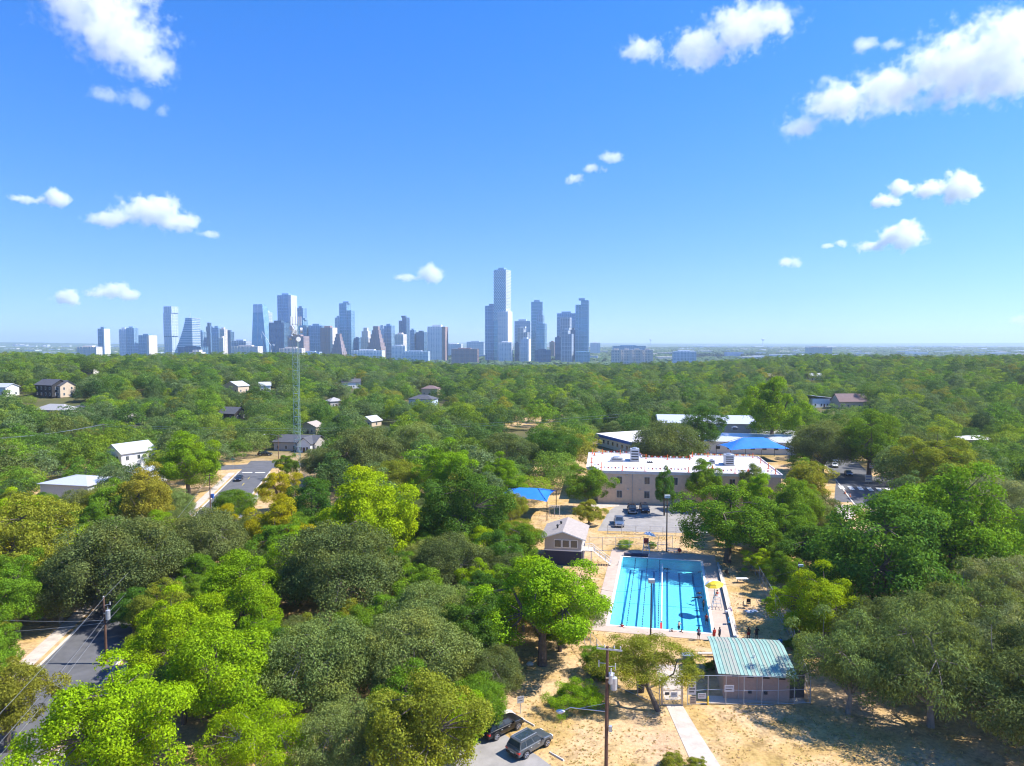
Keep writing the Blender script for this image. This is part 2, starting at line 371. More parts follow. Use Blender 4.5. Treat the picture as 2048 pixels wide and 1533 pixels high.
# kind: R crown radius, H height, trunk height, n puffs, puff size, leaf size, leaf aspect, drop (how far the crown reaches down)
KINDS = {
 'oak':    dict(R=5.2, H=8.2, np=150, pr=(0.15, 0.25), leaf=0.155, asp=0.66, low=0.22, flat=1.0, lump=0.16, feather=0.0, hole=0.0),
 'elm':    dict(R=4.4, H=10.5, np=95, pr=(0.17, 0.30), leaf=0.19, asp=0.62, low=0.2, flat=1.0, lump=0.3, feather=0.15, hole=0.1),
 'pecan':  dict(R=4.6, H=10.5, np=75, pr=(0.15, 0.31), leaf=0.175, asp=0.62, low=0.18, flat=1.0, lump=0.36, feather=0.25, hole=0.14),
 'mesquite': dict(R=5.0, H=7.6, np=95, pr=(0.13, 0.27), leaf=0.27, asp=0.26, low=0.25, flat=1.0, lump=0.38, feather=0.85, hole=0.2),
}
def gen_tree(kind, seed, nleaf, leafscale=1.0, np_scale=1.0):
    k = KINDS[kind]; rng = np.random.default_rng(seed); rnd = random.Random(seed)
    Rr, H = k['R'], k['H']; z0 = H * k['low']; zc = H * 0.55
    npf = int(k['np'] * np_scale)
    # directions over the crown, golden-angle with jitter
    i = np.arange(npf) + 0.5
    ct = 1 - 1.72 * i / npf; ph = i * 2.39996 + rng.normal(0, 0.25, npf)
    ct = np.clip(ct + rng.normal(0, 0.06, npf), -0.8, 1); st = np.sqrt(np.maximum(0, 1 - ct * ct))
    D = np.stack([st * np.cos(ph), st * np.sin(ph), ct], -1)
    a1, a2, a3 = rng.uniform(0, 6.28, 3)
    lump = 1 + k['lump'] * (np.sin(2 * ph + a1) * st * 0.6 + np.sin(3 * ph + a2 + 2 * ct) * 0.5 + 0.6 * np.sin(5 * ct + a3) * np.cos(ph + a1))
    rad = rng.uniform(0.62, 0.92, npf) * lump
    inner = rng.random(npf) < 0.14; rad[inner] *= 0.55
    up = H - zc; dn = zc - z0
    C = D * rad[:, None] * np.array([Rr, Rr, 1.0]); C[:, 2] *= np.where(C[:, 2] > 0, up, dn); C[:, 2] += zc
    pr = rng.uniform(k['pr'][0], k['pr'][1], npf) * Rr / math.sqrt(np_scale)
    keep = rng.random(npf) > k['hole']; C, D, pr = C[keep], D[keep], pr[keep]
    wgt = pr ** 2; wgt /= wgt.sum(); cnt = np.maximum(6, (wgt * nleaf).astype(int))
    idx = np.repeat(np.arange(len(C)), cnt); n = len(idx)
    q = rng.normal(0, 1, (n, 3)); q /= np.linalg.norm(q, axis=1)[:, None]
    q = q + 0.55 * D[idx] + np.array([0, 0, 0.28]); q /= np.linalg.norm(q, axis=1)[:, None]
    rr = pr[idx] * rng.uniform(0.35, 1.08, n) ** 0.6
    sq = np.array([1.1, 1.1, 0.78])
    pos = C[idx] + q * rr[:, None] * sq
    # stray twigs
    s = rng.random(n) < 0.06; pos[s] += q[s] * (rng.uniform(0.05, 0.35, s.sum()) * Rr * 0.3)[:, None]
    nrm = q * 0.75 + rng.normal(0, 0.55, (n, 3)) + np.array([0, 0, 0.35]); nrm /= np.linalg.norm(nrm, axis=1)[:, None]
    t = rng.normal(0, 1, (n, 3)) * (1 - k['feather'] * 0.6) + k['feather'] * (q * 1.0 + np.array([0, 0, -0.35])); t -= nrm * (t * nrm).sum(1)[:, None]; t /= np.linalg.norm(t, axis=1)[:, None] + 1e-9
    b = np.cross(nrm, t)
    ls = k['leaf'] * leafscale * rng.uniform(0.6, 1.4, n); lw = ls * k['asp']
    T = t * ls[:, None]; B = b * lw[:, None]; fold = nrm * (ls * 0.18)[:, None]
    V = np.empty((n, 4, 3)); V[:, 0] = pos - T * 0.5; V[:, 1] = pos + B * 0.5 + fold; V[:, 2] = pos + T * 0.5; V[:, 3] = pos - B * 0.5 + fold
    me = bpy.data.meshes.new('crown_%s' % kind)
    me.vertices.add(4 * n); me.loops.add(4 * n); me.polygons.add(n)
    me.vertices.foreach_set('co', V.reshape(-1).astype(np.float32))
    me.loops.foreach_set('vertex_index', np.arange(4 * n, dtype=np.int32))
    me.polygons.foreach_set('loop_start', np.arange(0, 4 * n, 4, dtype=np.int32))
    me.polygons.foreach_set('loop_total', np.full(n, 4, dtype=np.int32))
    me.update(calc_edges=True)
    # wood
    w = MB(); tr = 0.035 * H; lean = Vector((rnd.uniform(-.4, .4), rnd.uniform(-.4, .4), 0))
    fork = Vector((0, 0, H * (0.20 if kind in ('oak', 'mesquite') else 0.28))) + lean * 0.5
    w.path([(0, 0, -0.4), (0, 0, 0.15), lean * 0.2 + Vector((0, 0, fork.z * 0.5)), fork], tr * 1.25, tr * 0.8, 8)
    limbs = []
    nl = 6
    for a in range(nl):
        an = 2 * PI * a / nl + rnd.uniform(-.35, .35); rr_ = Rr * rnd.uniform(0.35, 0.55); zz = zc + (H - zc) * rnd.uniform(-0.15, 0.5)
        e = Vector((math.cos(an) * rr_, math.sin(an) * rr_, zz)); mid = fork.lerp(e, 0.5) + Vector((rnd.uniform(-.4, .4), rnd.uniform(-.4, .4), -0.25))
        w.path([fork, mid, e], tr * 0.6, tr * 0.26, 6); limbs += [mid, e]
    e = Vector((lean.x, lean.y, H * 0.8)); w.path([fork, fork.lerp(e, .5) + Vector((.2, -.2, 0)), e], tr * 0.6, tr * 0.2, 6); limbs += [e, fork.lerp(e, .5)]
    for c in C[:: max(1, len(C) // 60)]:
        c = Vector(c); l = min(limbs, key=lambda p: (p - c).length_squared)
        md = l.lerp(c, 0.55) + Vector((rnd.uniform(-.2, .2), rnd.uniform(-.2, .2), rnd.uniform(-.1, .3)))
        w.path([l, md, c], tr * 0.2, tr * 0.05, 4)
    return me, w.mesh('trunk_%s' % kind)
HI = {}
_n = dict(oak=52000, elm=33000, pecan=42000, mesquite=30000)
for kd in KINDS:
    HI[kd] = []
    for s_ in range(3 if kd in ('oak', 'elm') else 2):
        c_me, t_me = gen_tree(kd, 100 + s_ * 17 + len(kd), _n[kd])
        c_me.materials.append(M['leaves']); t_me.materials.append(M['bark_pale' if kd in ('oak', 'mesquite') else 'bark'])
        HI[kd].append((c_me, t_me))
TONE = dict(lime=(0.29, 0.43, 0.008), bright=(0.21, 0.36, 0.010), green=(0.14, 0.26, 0.018), dark=(0.08, 0.175, 0.022), grey=(0.185, 0.245, 0.068), greyd=(0.135, 0.18, 0.055),
            olive=(0.22, 0.255, 0.026), yellow=(0.41, 0.38, 0.010), rust=(0.25, 0.245, 0.028), pale=(0.21, 0.25, 0.11), feather=(0.145, 0.20, 0.055), featherd=(0.10, 0.145, 0.042))
TREES = []     # (x, y, radius, height) for spacing and view tests
def put_tree(x, y, s, kind, tone, label, group=None, hs=1.0, rz=None, var=None):
    root = thing('tree', label, 'tree', (x, y, th(x, y)), random.uniform(0, 2 * PI) if rz is None else rz, group)
    root.scale = (s, s, s * hs)
    c_me, t_me = HI[kind][random.randrange(len(HI[kind])) if var is None else var]
    link('trunk', t_me, None, root); c = link('crown', c_me, None, root)
    j = random.uniform(0.85, 1.15); g = random.uniform(0.93, 1.07)
    c.color = tuple(min(1, q * j * h) for q, h in zip(TONE[tone], (g, 1, 1))) + (1,)
    TREES.append((x, y, KINDS[kind]['R'] * s, KINDS[kind]['H'] * s * hs))
    return root
def tree_at(cx, cy, wpx, kind, tone, label, hs=1.0, **kw):
    """crown centre and width as surveyed in the photograph -> stands on the terrain at the matching depth"""
    k = KINDS[kind]; s = 1.0; x = y = 0
    for _ in range(12):
        gz = th(x, y) if y > 235 else 0.0
        zc = gz + k['H'] * s * hs * 0.58
        zc = min(zc, CAM_H - 2)
        p = P(cx, cy, zc); x, y = p.x, p.y
        s = 0.5 * s + 0.5 * min(2.2, max(0.3, wpx * y / (2 * k['R'] * 1.06 * FOC)))
    return put_tree(x, y, s, kind, tone, label, None, hs, **kw)
for a in [
 (230,1462,300,'pecan','lime','huge lime green tree filling the bottom left corner beside the street',0.95),
 (12,1398,170,'elm','rust','green tree with rusty leaf patches at the left edge over the street'),
 (350,1275,185,'pecan','lime','bright yellow-green tree right of the left utility pole'),
 (480,1190,190,'pecan','bright','bright green leafy tree between the grey oaks left of centre'),
 (440,1345,230,'elm','bright','green tree behind the huge lime tree at bottom left'),
 (520,1480,220,'mesquite','lime','feathery yellow-green tree at the bottom edge left of centre'),
 (640,1330,270,'oak','grey','broad grey-green live oak left of the bottom centre'),
 (820,1310,260,'oak','grey','broad grey-green live oak right of its twin in the lower middle'),
 (845,1455,230,'elm','olive','olive brown thin-topped tree at the bottom edge left of the parked vehicles'),
 (690,1475,210,'oak','grey','grey-green live oak at the bottom edge beside the feathery tree'),
 (955,1400,140,'oak','green','green oak hanging over the parked dark car'),
 (680,1135,270,'oak','greyd','dark rounded live oak in the middle of the left woodland'),
 (900,1125,170,'oak','greyd','grey domed live oak left of the pool house stairs'),
 (1085,1205,250,'pecan','bright','open leafy tree in front of the grey-roofed bath house',0.84),
 (870,1235,200,'oak','grey','live oak on the left bank of the path to the pool'),
 (735,1030,210,'pecan','lime','glowing lime green round tree left of the blue shade sail'),
 (925,1020,170,'elm','dark','deep green tree right of the glowing lime tree'),
 (235,1120,260,'oak','greyd','large dusty grey live oak arching over the left street'),
 (405,1085,190,'oak','greyd','dusty grey live oak beyond the arching street oak'),
 (120,1180,160,'oak','greyd','dark grey oak on the kerb left of the utility pole'),
 (45,1082,190,'elm','olive','yellow-green tree at the left edge below the pale house'),
 (30,1190,130,'elm','green','green tree cut by the left edge above the street kerb'),
 (560,1055,130,'pecan','yellow','yellowing tree in front of the dry yard by the street'),
 (450,1045,80,'pecan','yellow','small yellowing tree left of the other yellow tree'),
 (375,920,125,'pecan','bright','bright green street tree left of the parked sedan'),
 (225,1012,100,'elm','green','leafy tree in front of the pale green house'),
 (290,995,120,'elm','rust','brownish green tree right of the pale green house'),
 (560,975,80,'pecan','yellow','small round yellow-green tree at the roadside near the mast'),
 (573,930,46,'elm','green','small tree at the foot of the lattice mast'),
 (468,1008,88,'oak','green','small spreading oak at the near end of the left road'),
 (620,1010,110,'elm','dark','dark low cedar in the dry yard'),
 (730,905,150,'oak','greyd','dark oak right of the lattice mast'),
 (830,885,120,'oak','grey','grey oak above the glowing lime tree'),
 (645,925,90,'oak','greyd','dark oak at the edge of the dry clearing by the mast'),
 (900,945,120,'pecan','bright','lime tree in the middle woodland left of the school'),
 (1000,955,90,'pecan','bright','yellow-green tree left of the small blue shade sail'),
 (1010,905,120,'oak','greyd','dark green oak behind the small blue shade sail'),
 (1100,900,120,'oak','dark','dark oak at the left end of the white roof'),
 (790,960,120,'oak','olive','olive rounded tree in the middle woodland'),
 (1022,1012,80,'oak','olive','olive tree half hiding the small blue shade sail'),
 (1405,855,85,'elm','dark','dark round tree between the school wings'),
 (1335,893,150,'oak','greyd','broad flat-topped oak in the school courtyard'),
 (1545,815,120,'pecan','bright','tall bright green tree behind the big blue shade sail',1.15),
 (1178,1023,62,'pecan','olive','small thin tree in the playground by the parking lot',0.8),
 (1590,1015,110,'elm','green','large-leaved tree left of the cross street'),
 (1612,968,84,'elm','olive','olive tree at the kerb of the cross street'),
 (1640,1095,150,'elm','dark','dark tree over the fence right of the pool',0.75),
 (1525,1125,80,'pecan','lime','lime green vine-clad small tree on the right pool fence',0.6),
 (1570,1190,56,'pecan','bright','leafy vine bush on the fence at the right pole',0.55),
 (1590,1255,44,'pecan','bright','bright fence bush at the foot of the right light pole',0.5),
 (1765,1110,280,'elm','dark','big dark green tree right of the pool lawn',0.85),
 (1905,1060,250,'elm','green','large green tree in the right woodland'),
 (1812,1045,150,'elm','green','mid green tree below the cross street'),
 (1990,1010,180,'oak','pale','pale grey-green oak at the right edge'),
 (1872,928,160,'pecan','olive','wide yellow-olive tree right of the cross street',0.8),
 (1645,890,140,'oak','greyd','dark oak behind the crossing street cars'),
 (1740,880,120,'elm','green','tall green tree behind the crosswalk'),
 (1970,1190,200,'mesquite','pale','pale feathery tree at the right edge halfway down'),
 (1840,1260,220,'mesquite','feather','feathery olive tree right of the green roofed shed'),
 (1930,1320,200,'mesquite','pale','pale dusty tree behind the bottom right corner tree'),
 (1195,1318,76,'elm','green','small round tree left of the leaning tree',0.7),
 (1120,1255,110,'elm','green','green bushy tree at the near left of the pool',0.7),
]:
    hs = a[6] if len(a) > 6 else 1.0
    tree_at(*a[:6], hs)
# the leaning tree by the gate: bent bare trunk, crown towards the pool
def leaning_tree():
    b = P(1318, 1423); root = thing('tree', 'leaning tree with bare forked trunk beside the pool gate', 'tree', b)
    w = MB()
    w.path([(0, 0, -0.3), (-.55, .2, 1.1), (-1.1, .5, 2.3), (-1.25, .9, 3.4)], .30, .2, 8)
    w.path([(-1.25, .9, 3.4), (-1.9, 1.2, 4.6), (-2.6, 1.6, 5.8)], .17, .07, 6); w.path([(-1.25, .9, 3.4), (-.4, 2, 4.5), (.2, 2.6, 5.6)], .16, .06, 6)
    w.path([(-1.1, .5, 2.3), (.4, 1.0, 2.8), (1.9, 1.6, 3.4), (2.4, 2.2, 4.6)], .13, .06, 6); w.path([(-1.1, .5, 2.3), (-2.4, 1.6, 3.2), (-3.6, 2.4, 4.0)], .13, .05, 6)
    w.build('trunk', M['bark'], root)
    c = link('crown', HI['mesquite'][0][0], None, root); c.location = (-1.1, 1.9, 1.1); c.scale = (1.05, .85, .78); c.color = (*TONE['olive'], 1)
    TREES.append((b.x - 1, b.y + 1.5, 4, 6))
leaning_tree()
for x, y, s_, kd, tn, hs, lb in ((18.3, 166, 1.12, 'elm', 'green', .9, 'round tree at the left corner of the tan school wall'), (35.0, 161, .55, 'elm', 'dark', 1.9, 'narrow dark cedar in front of the tan school wall'),
        (45.6, 167, .95, 'pecan', 'green', 1.2, 'bright round tree against the tan school wall'), (56.4, 165, .75, 'elm', 'grey', 1.4, 'small tree at the right end of the tan wall'), (53.0, 150, .9, 'pecan', 'bright', 1.25, 'leafy tree behind the big pool shade tree'),
        (48.5, 63.5, 1.25, 'mesquite', 'featherd', 1.1, 'dark feathery tree cut by the bottom edge at right'), (56.5, 74, 1.25, 'mesquite', 'pale', 1.15, 'pale dusty tree at the right edge near the bottom'),
        (58, 84, 1.3, 'mesquite', 'feather', 1.2, 'broad feathery tree at the right edge beside the dark elm'), (43.5, 82, 1.0, 'mesquite', 'featherd', 1.2, 'dark feathery tree right of the bare pole'), (66, 92, 1.3, 'mesquite', 'pale', 1.1, 'pale tree at the right edge level with the pool')):
    put_tree(x, y, s_, kd, tn, lb, None, hs)
put_tree(36.2, 74.2, 1.05, 'mesquite', 'feather', 'thin feathery tree leaning over the green metal roof', None, 1.25)
put_tree(43.5, 71.5, 1.3, 'mesquite', 'feather', 'feathery olive tree casting long shadows at lower right', None, 1.25)
put_tree(52.0, 68.5, 1.3, 'mesquite', 'featherd', 'dark feathery tree in the bottom right corner', None, 1.2)
put_tree(39.0, 126.5, 1.8, 'elm', 'green', 'big shade tree at the far right corner of the pool', None, .72)
# ---- areas that stay open to view, surveyed in the photograph
OPEN = [([(1225,1095),(1500,1100),(1560,1250),(1600,1300),(1640,1420),(1640,1533),(930,1533),(1010,1440),(1060,1370),(1215,1310),(1205,1230)], 150),
        ([(1085,1040),(1190,1040),(1380,1000),(1380,1110),(1080,1130)], 175), ([(1160,900),(1570,900),(1570,1000),(1160,1000)], 206), ([(1040,960),(1130,960),(1130,1040),(1040,1040)], 172),
        ([(1200,850),(1350,850),(1350,890),(1200,890)], 288), ([(1320,822),(1500,822),(1500,860),(1320,860)], 328), ([(1390,865),(1575,865),(1575,920),(1390,920)], 275),
        ([(440,930),(595,918),(590,950),(510,1000),(415,1040),(370,1040),(440,960)], 232), ([(540,962),(670,957),(670,995),(520,1030)], 215),
        ([(1655,912),(1700,912),(1785,948),(1785,1005),(1700,1062),(1665,1000)], 240), ([(0,1533),(0,1480),(40,1290),(240,1250),(250,1330),(110,1460),(80,1533)], 105), ([(185,1190),(255,1190),(255,1330),(185,1330)], 93),
        ([(1008,850),(1040,832),(1126,826),(1130,834),(1085,841),(1068,858),(1012,862)], 372), ([(1750,1030),(1790,1030),(1790,1080),(1750,1080)], 190)]
HB = [(62,145,748,785), (65,180,792,808), (97,182,938,975), (245,292,875,915), (288,320,920,936), (445,486,800,818), (540,640,853,890), (447,498,757,770), (520,540,757,770), (674,730,748,764), (810,888,775,800), (835,880,768,776), (757,784,826,836), (733,750,822,838), (606,640,835,852), (658,680,786,800), (160,205,722,740), (1618,1730,788,806), (1534,1572,746,753), (1605,1642,745,752), (1920,1975,866,880), (255,285,826,834), (2,22,764,776), (1213,1229,754,760)]
OPEN_G = len(OPEN)
for (a, c, d, e) in HB:
    gy = G((a + c) / 2, e + 14).y
    OPEN.append(([(a - 2, d - 3), (c + 2, d - 3), (c + 2, e + 1), (a - 2, e + 1)], gy + 5))
HOUSE_XY = []
for (a, c, d, e) in HB:
    q = G((a + c) / 2, e + 16); HOUSE_XY.append((q.x, q.y, 0.5 * (c - a) * q.y / FOC + 2.5))
def inside(poly, x, y):
    r = False; n = len(poly)
    for i in range(n):
        x1, y1 = poly[i]; x2, y2 = poly[(i + 1) % n]
        if (y1 > y) != (y2 > y) and x < (x2 - x1) * (y - y1) / (y2 - y1) + x1: r = not r
    return r
def blocked(x, y, rad, h):
    if y < 206 and y > 170 and 18 < x < 70: return True
    if y < 86 and x > 27: return True
    for (hx, hy, hr) in HOUSE_XY:
        if (hx - x) ** 2 + (hy - y) ** 2 < (hr + rad * .35) ** 2: return True
    z = th(x, y); pts = []
    for fx, fz in ((-.95, .5), (-.5, .5), (0, .5), (.5, .5), (.95, .5), (-.85, .75), (.85, .75), (-.5, .95), (.5, .95), (0, 1.03), (0, .75), (-.4, .7), (.4, .7)):
        q = proj(x + fx * rad, y, z + h * fz); pts.append(q)
    for p, ym in OPEN:
        if y > ym: continue
        for q in pts:
            if inside(p, q[0], q[1]): return True
    q = proj(x, y, z)
    return any(y < ym and inside(p, q[0], q[1]) for p, ym in OPEN[:OPEN_G])
def zone(x, y):
    px, py, _ = proj(x, y, th(x, y) + 6)
    side = 'far left' if px < 350 else 'left' if px < 700 else 'middle' if px < 1200 else 'right' if px < 1650 else 'far right'
    dep = 'foreground' if y < 110 else 'middle distance' if y < 180 else 'woodland behind the school' if px > 1150 else 'woodland behind the lattice mast'
    return side, dep
KW = dict(oak='domed live oak', elm='rounded leafy tree', pecan='open leafy tree', mesquite='feathery thin tree')
TW = dict(feather='olive', featherd='dark olive', lime='lime green', bright='bright green', green='mid green', dark='dark green', grey='grey-green', greyd='dull grey-green', olive='olive', yellow='yellowing', rust='rusty', pale='pale dusty')
def scatter(n_max, y0, y1):
    cells = {}
    for t in TREES: cells.setdefault((int(t[0] // 12), int(t[1] // 12)), []).append(t)
    out = []
    ys = np.sort(RNG.uniform(y0 ** 1.0, y1, n_max * 60))
    for y in ys:
        if len(out) >= n_max: break
        x = RNG.uniform(-0.80, 0.80) * y
        kd = RNG.choice(['oak', 'elm', 'pecan', 'oak', 'elm']); s = RNG.uniform(0.6, 1.05)
        rad = KINDS[kd]['R'] * s; h = KINDS[kd]['H'] * s; ci, cj = int(x // 12), int(y // 12); ok = True
        for a in (-1, 0, 1):
            for b in (-1, 0, 1):
                for t in cells.get((ci + a, cj + b), ()):
                    if (t[0] - x) ** 2 + (t[1] - y) ** 2 < (0.72 * (t[2] + rad)) ** 2: ok = False
        if not ok or blocked(x, y, rad, h): continue
        t = (x, y, rad, h, kd, s); out.append(t); cells.setdefault((ci, cj), []).append(t)
    return out
LAND = [('the swimming pool', 24, 112), ('the bath house', 9, 130), ('the white school roof', 43, 186), ('the smaller blue shade sail', 4, 163), ('the big blue shade sail', 82, 238), ('the school parking lot', 30, 156),
        ('the green-roofed shed', 27, 81), ('the tall utility pole', 9, 63), ('the parked SUVs', 0, 69), ('the left street pole', -50, 86), ('the lattice mast', -63, 207), ('the street crossing', -80, 222),
        ('the pale green house', -108, 177), ('the tall white house', -122, 222), ('the crosswalk', 92, 188), ('the bare pole in the vines', 39, 93), ('the blue-edged school wing', 50, 262), ('the school hall', 84, 310),
        ('the dry yard by the street', -52, 180), ('the small spreading oak', -66, 158), ('the glowing lime tree', -24, 140), ('the dusty street oak', -60, 115), ('the right edge', 95, 130), ('the left edge', -95, 130), ('the wide olive tree', 105, 210),
        ('the grey house by the crossing', -82, 262), ('the bottom edge', -25, 66), ('the dry clearing', 8, 350), ('the middle woodland', -15, 200), ('the lower left woodland', -35, 95), ('the lower right woodland', 60, 95), ('the right woodland', 75, 140)]
def tree_label(x, y, s, tn, kd):
    n, lx, ly = min(LAND, key=lambda q: (q[1] - x) ** 2 + (q[2] - y) ** 2); d = math.hypot(x - lx, y - ly); dx, dy = x - lx, y - ly
    rel = ('right of' if dx > 0 else 'left of') if abs(dx) > abs(dy) else ('behind' if dy > 0 else 'in front of')
    if n.endswith('woodland'): rel = 'in'
    dist = '' if rel == 'in' else 'just ' if d < 9 else '' if d < 20 else 'well '
    size = 'small ' if s < .74 else 'large ' if s > .94 else ''
    return '%s%s %s %s%s %s' % (size, TW[tn], KW[kd], dist, rel, n)
fill = scatter(225, 62, 300)
Y_IND = max(t[1] for t in fill)
for (x, y, rad, h, kd, s) in fill:
    tone = {'oak': ['grey', 'greyd', 'greyd', 'dark', 'olive'], 'elm': ['green', 'green', 'dark', 'olive', 'bright'], 'pecan': ['bright', 'green', 'lime', 'olive', 'lime']}[kd]
    tn = tone[RNG.choice(5, p=[.3, .25, .2, .18, .07])]; lb = tree_label(x, y, s, tn, kd)
    put_tree(x, y, s, kd, tn, lb, 'trees: ' + lb)
# ---- woodland further out: one mass
pc = bpy.data.collections.new('woodland_kinds')
PROT = []
for i, (kd, sd) in enumerate([('oak', 5), ('elm', 6), ('pecan', 7), ('oak', 8), ('elm', 9), ('pecan', 10)]):
    c_me, t_me = gen_tree(kd, sd, 5000, 2.0, 0.6)
    c_me.materials.append(M['forest_leaves'])
    o = bpy.data.objects.new('w%02d' % i, c_me); pc.objects.link(o); PROT.append(kd)
def instancer(name, pts, sc, rot, idx, coll, label, cat):
    me = bpy.data.meshes.new(name); n = len(pts)
    me.vertices.add(n); me.vertices.foreach_set('co', np.asarray(pts, np.float32).ravel())
    for an, ty, da in (('sc', 'FLOAT_VECTOR', sc), ('rot', 'FLOAT', rot), ('idx', 'INT', idx)):
        at = me.attributes.new(an, ty, 'POINT'); at.data.foreach_set('vector' if ty == 'FLOAT_VECTOR' else 'value', np.asarray(da, np.int32 if ty == 'INT' else np.float32).ravel())
    o = bpy.data.objects.new(name, me); COL.objects.link(o)
    g = bpy.data.node_groups.new(name, 'GeometryNodeTree'); g.interface.new_socket('Geometry', in_out='INPUT', socket_type='NodeSocketGeometry'); g.interface.new_socket('Geometry', in_out='OUTPUT', socket_type='NodeSocketGeometry')
    N = g.nodes; L = g.links; gi = N.new('NodeGroupInput'); go = N.new('NodeGroupOutput')
    ci = N.new('GeometryNodeCollectionInfo'); ci.inputs['Collection'].default_value = coll; ci.inputs['Separate Children'].default_value = True; ci.inputs['Reset Children'].default_value = True
    ip = N.new('GeometryNodeInstanceOnPoints'); ip.inputs['Pick Instance'].default_value = True
    def att(n_, t_):
        a = N.new('GeometryNodeInputNamedAttribute'); a.data_type = t_; a.inputs['Name'].default_value = n_
        return [q for q in a.outputs if q.enabled and q.name == 'Attribute'][0]
    L.new(gi.outputs[0], ip.inputs['Points']); L.new(ci.outputs[0], ip.inputs['Instance']); L.new(att('idx', 'INT'), ip.inputs['Instance Index']); L.new(att('sc', 'FLOAT_VECTOR'), ip.inputs['Scale'])
    cx_ = N.new('ShaderNodeCombineXYZ'); L.new(att('rot', 'FLOAT'), cx_.inputs['Z'])
    try:
        er = N.new('FunctionNodeEulerToRotation'); L.new(cx_.outputs[0], er.inputs[0]); L.new(er.outputs[0], ip.inputs['Rotation'])
    except Exception: L.new(cx_.outputs[0], ip.inputs['Rotation'])
    L.new(ip.outputs[0], go.inputs[0])
    md = o.modifiers.new('scatter', 'NODES'); md.node_group = g
    return tag(o, label, cat, kind='stuff')
wp = []; cells = {}
for t in TREES: cells.setdefault((int(t[0] // 12), int(t[1] // 12)), []).append((t[0], t[1], t[2]))
def wood(y0, y1, n, smin, smax, spread=0.62):
    yy = np.sqrt(RNG.uniform(y0 ** 2, y1 ** 2, n)); xx = RNG.uniform(-0.86, 0.86, n) * yy
    for x, y in zip(xx, yy):
        i = RNG.integers(0, 6); s = RNG.uniform(smin, smax); rad = KINDS[PROT[i]]['R'] * s; ci, cj = int(x // 12), int(y // 12); ok = True
        for a in (-1, 0, 1):
            for b in (-1, 0, 1):
                for t in cells.get((ci + a, cj + b), ()):
                    if (t[0] - x) ** 2 + (t[1] - y) ** 2 < (spread * (t[2] + rad)) ** 2: ok = False; break
            if not ok: break
        if not ok or blocked(x, y, rad, KINDS[PROT[i]]['H'] * s): continue
        cells.setdefault((ci, cj), []).append((x, y, rad)); wp.append((x, y, th(x, y) - 0.2, s, i))
wood(Y_IND - 40, 420, 9000, 0.75, 1.5, .66)
wood(420, 1000, 22000, 0.9, 1.7, .66)
wa = np.array(wp)
instancer('woodland', wa[:, :3], np.stack([wa[:, 3], wa[:, 3], np.minimum(wa[:, 3] * RNG.uniform(.6, 1.15, len(wa)), 1.25)], -1), RNG.uniform(0, 6.28, len(wa)), wa[:, 4].astype(int), pc,
          'dense green tree canopy reaching from the houses to the city towers', 'woodland')
# far plain: trees as lumps
pc2 = bpy.data.collections.new('far_kinds')
for i in range(4):
    bm = bmesh.new(); bmesh.ops.create_icosphere(bm, subdivisions=2, radius=1)
    rr = random.Random(i)
    for q in bm.verts: q.co *= rr.uniform(0.72, 1.15); q.co.z = q.co.z * 0.75 + 0.5
    me = bpy.data.meshes.new('far_lump'); bm.to_mesh(me); bm.free(); me.materials.append(M['far_leaves'])
    o = bpy.data.objects.new('f%02d' % i, me); pc2.objects.link(o)
n = 60000
yy = np.sqrt(RNG.uniform(1500 ** 2, 7000 ** 2, n)); xx = RNG.uniform(-0.85, 0.85, n) * yy
keep = np.sin(xx / 170 + 1.1 * np.sin(yy / 310)) * np.sin(yy / 240 + np.sin(xx / 400)) > -0.45
xx, yy = xx[keep], yy[keep]; n = len(xx); s = RNG.uniform(6, 13, n) * (1 + yy / 9000)
instancer('distant_woodland', np.stack([xx, yy, terrain(xx, yy)], -1), np.stack([s, s, s * .8], -1), RNG.uniform(0, 6.28, n), RNG.integers(0, 4, n), pc2,
          'hazy far-off trees on the plain behind the city towers', 'woodland')
# ---------------------------------------------------------------- dry grass tufts and leaf litter on the open ground
def tuft_mat(name, c0, c1):
    m = nm(name); N = m.node_tree; L = N.links; b = N.nodes['Principled BSDF']; b.inputs['Roughness'].default_value = .9; b.inputs['Specular IOR Level'].default_value = .1
    oi = N.nodes.new('ShaderNodeObjectInfo'); mx = N.nodes.new('ShaderNodeMix'); mx.data_type = 'RGBA'; L.new(oi.outputs['Random'], mx.inputs[0]); mx.inputs[6].default_value = (*c0, 1); mx.inputs[7].default_value = (*c1, 1); L.new(mx.outputs[2], b.inputs['Base Color'])
    tr = N.nodes.new('ShaderNodeBsdfTranslucent'); L.new(mx.outputs[2], tr.inputs['Color']); ms_ = N.nodes.new('ShaderNodeMixShader'); ms_.inputs[0].default_value = .5; L.new(b.outputs[0], ms_.inputs[1]); L.new(tr.outputs[0], ms_.inputs[2]); L.new(ms_.outputs[0], N.nodes['Material Output'].inputs['Surface']); return m
gm = [tuft_mat('straw', (.72, .54, .26), (.60, .46, .19)), tuft_mat('green_grass', (.36, .38, .08), (.52, .46, .13)), tuft_mat('litter', (.42, .29, .17), (.56, .41, .26))]
gc = bpy.data.collections.new('grass_kinds')
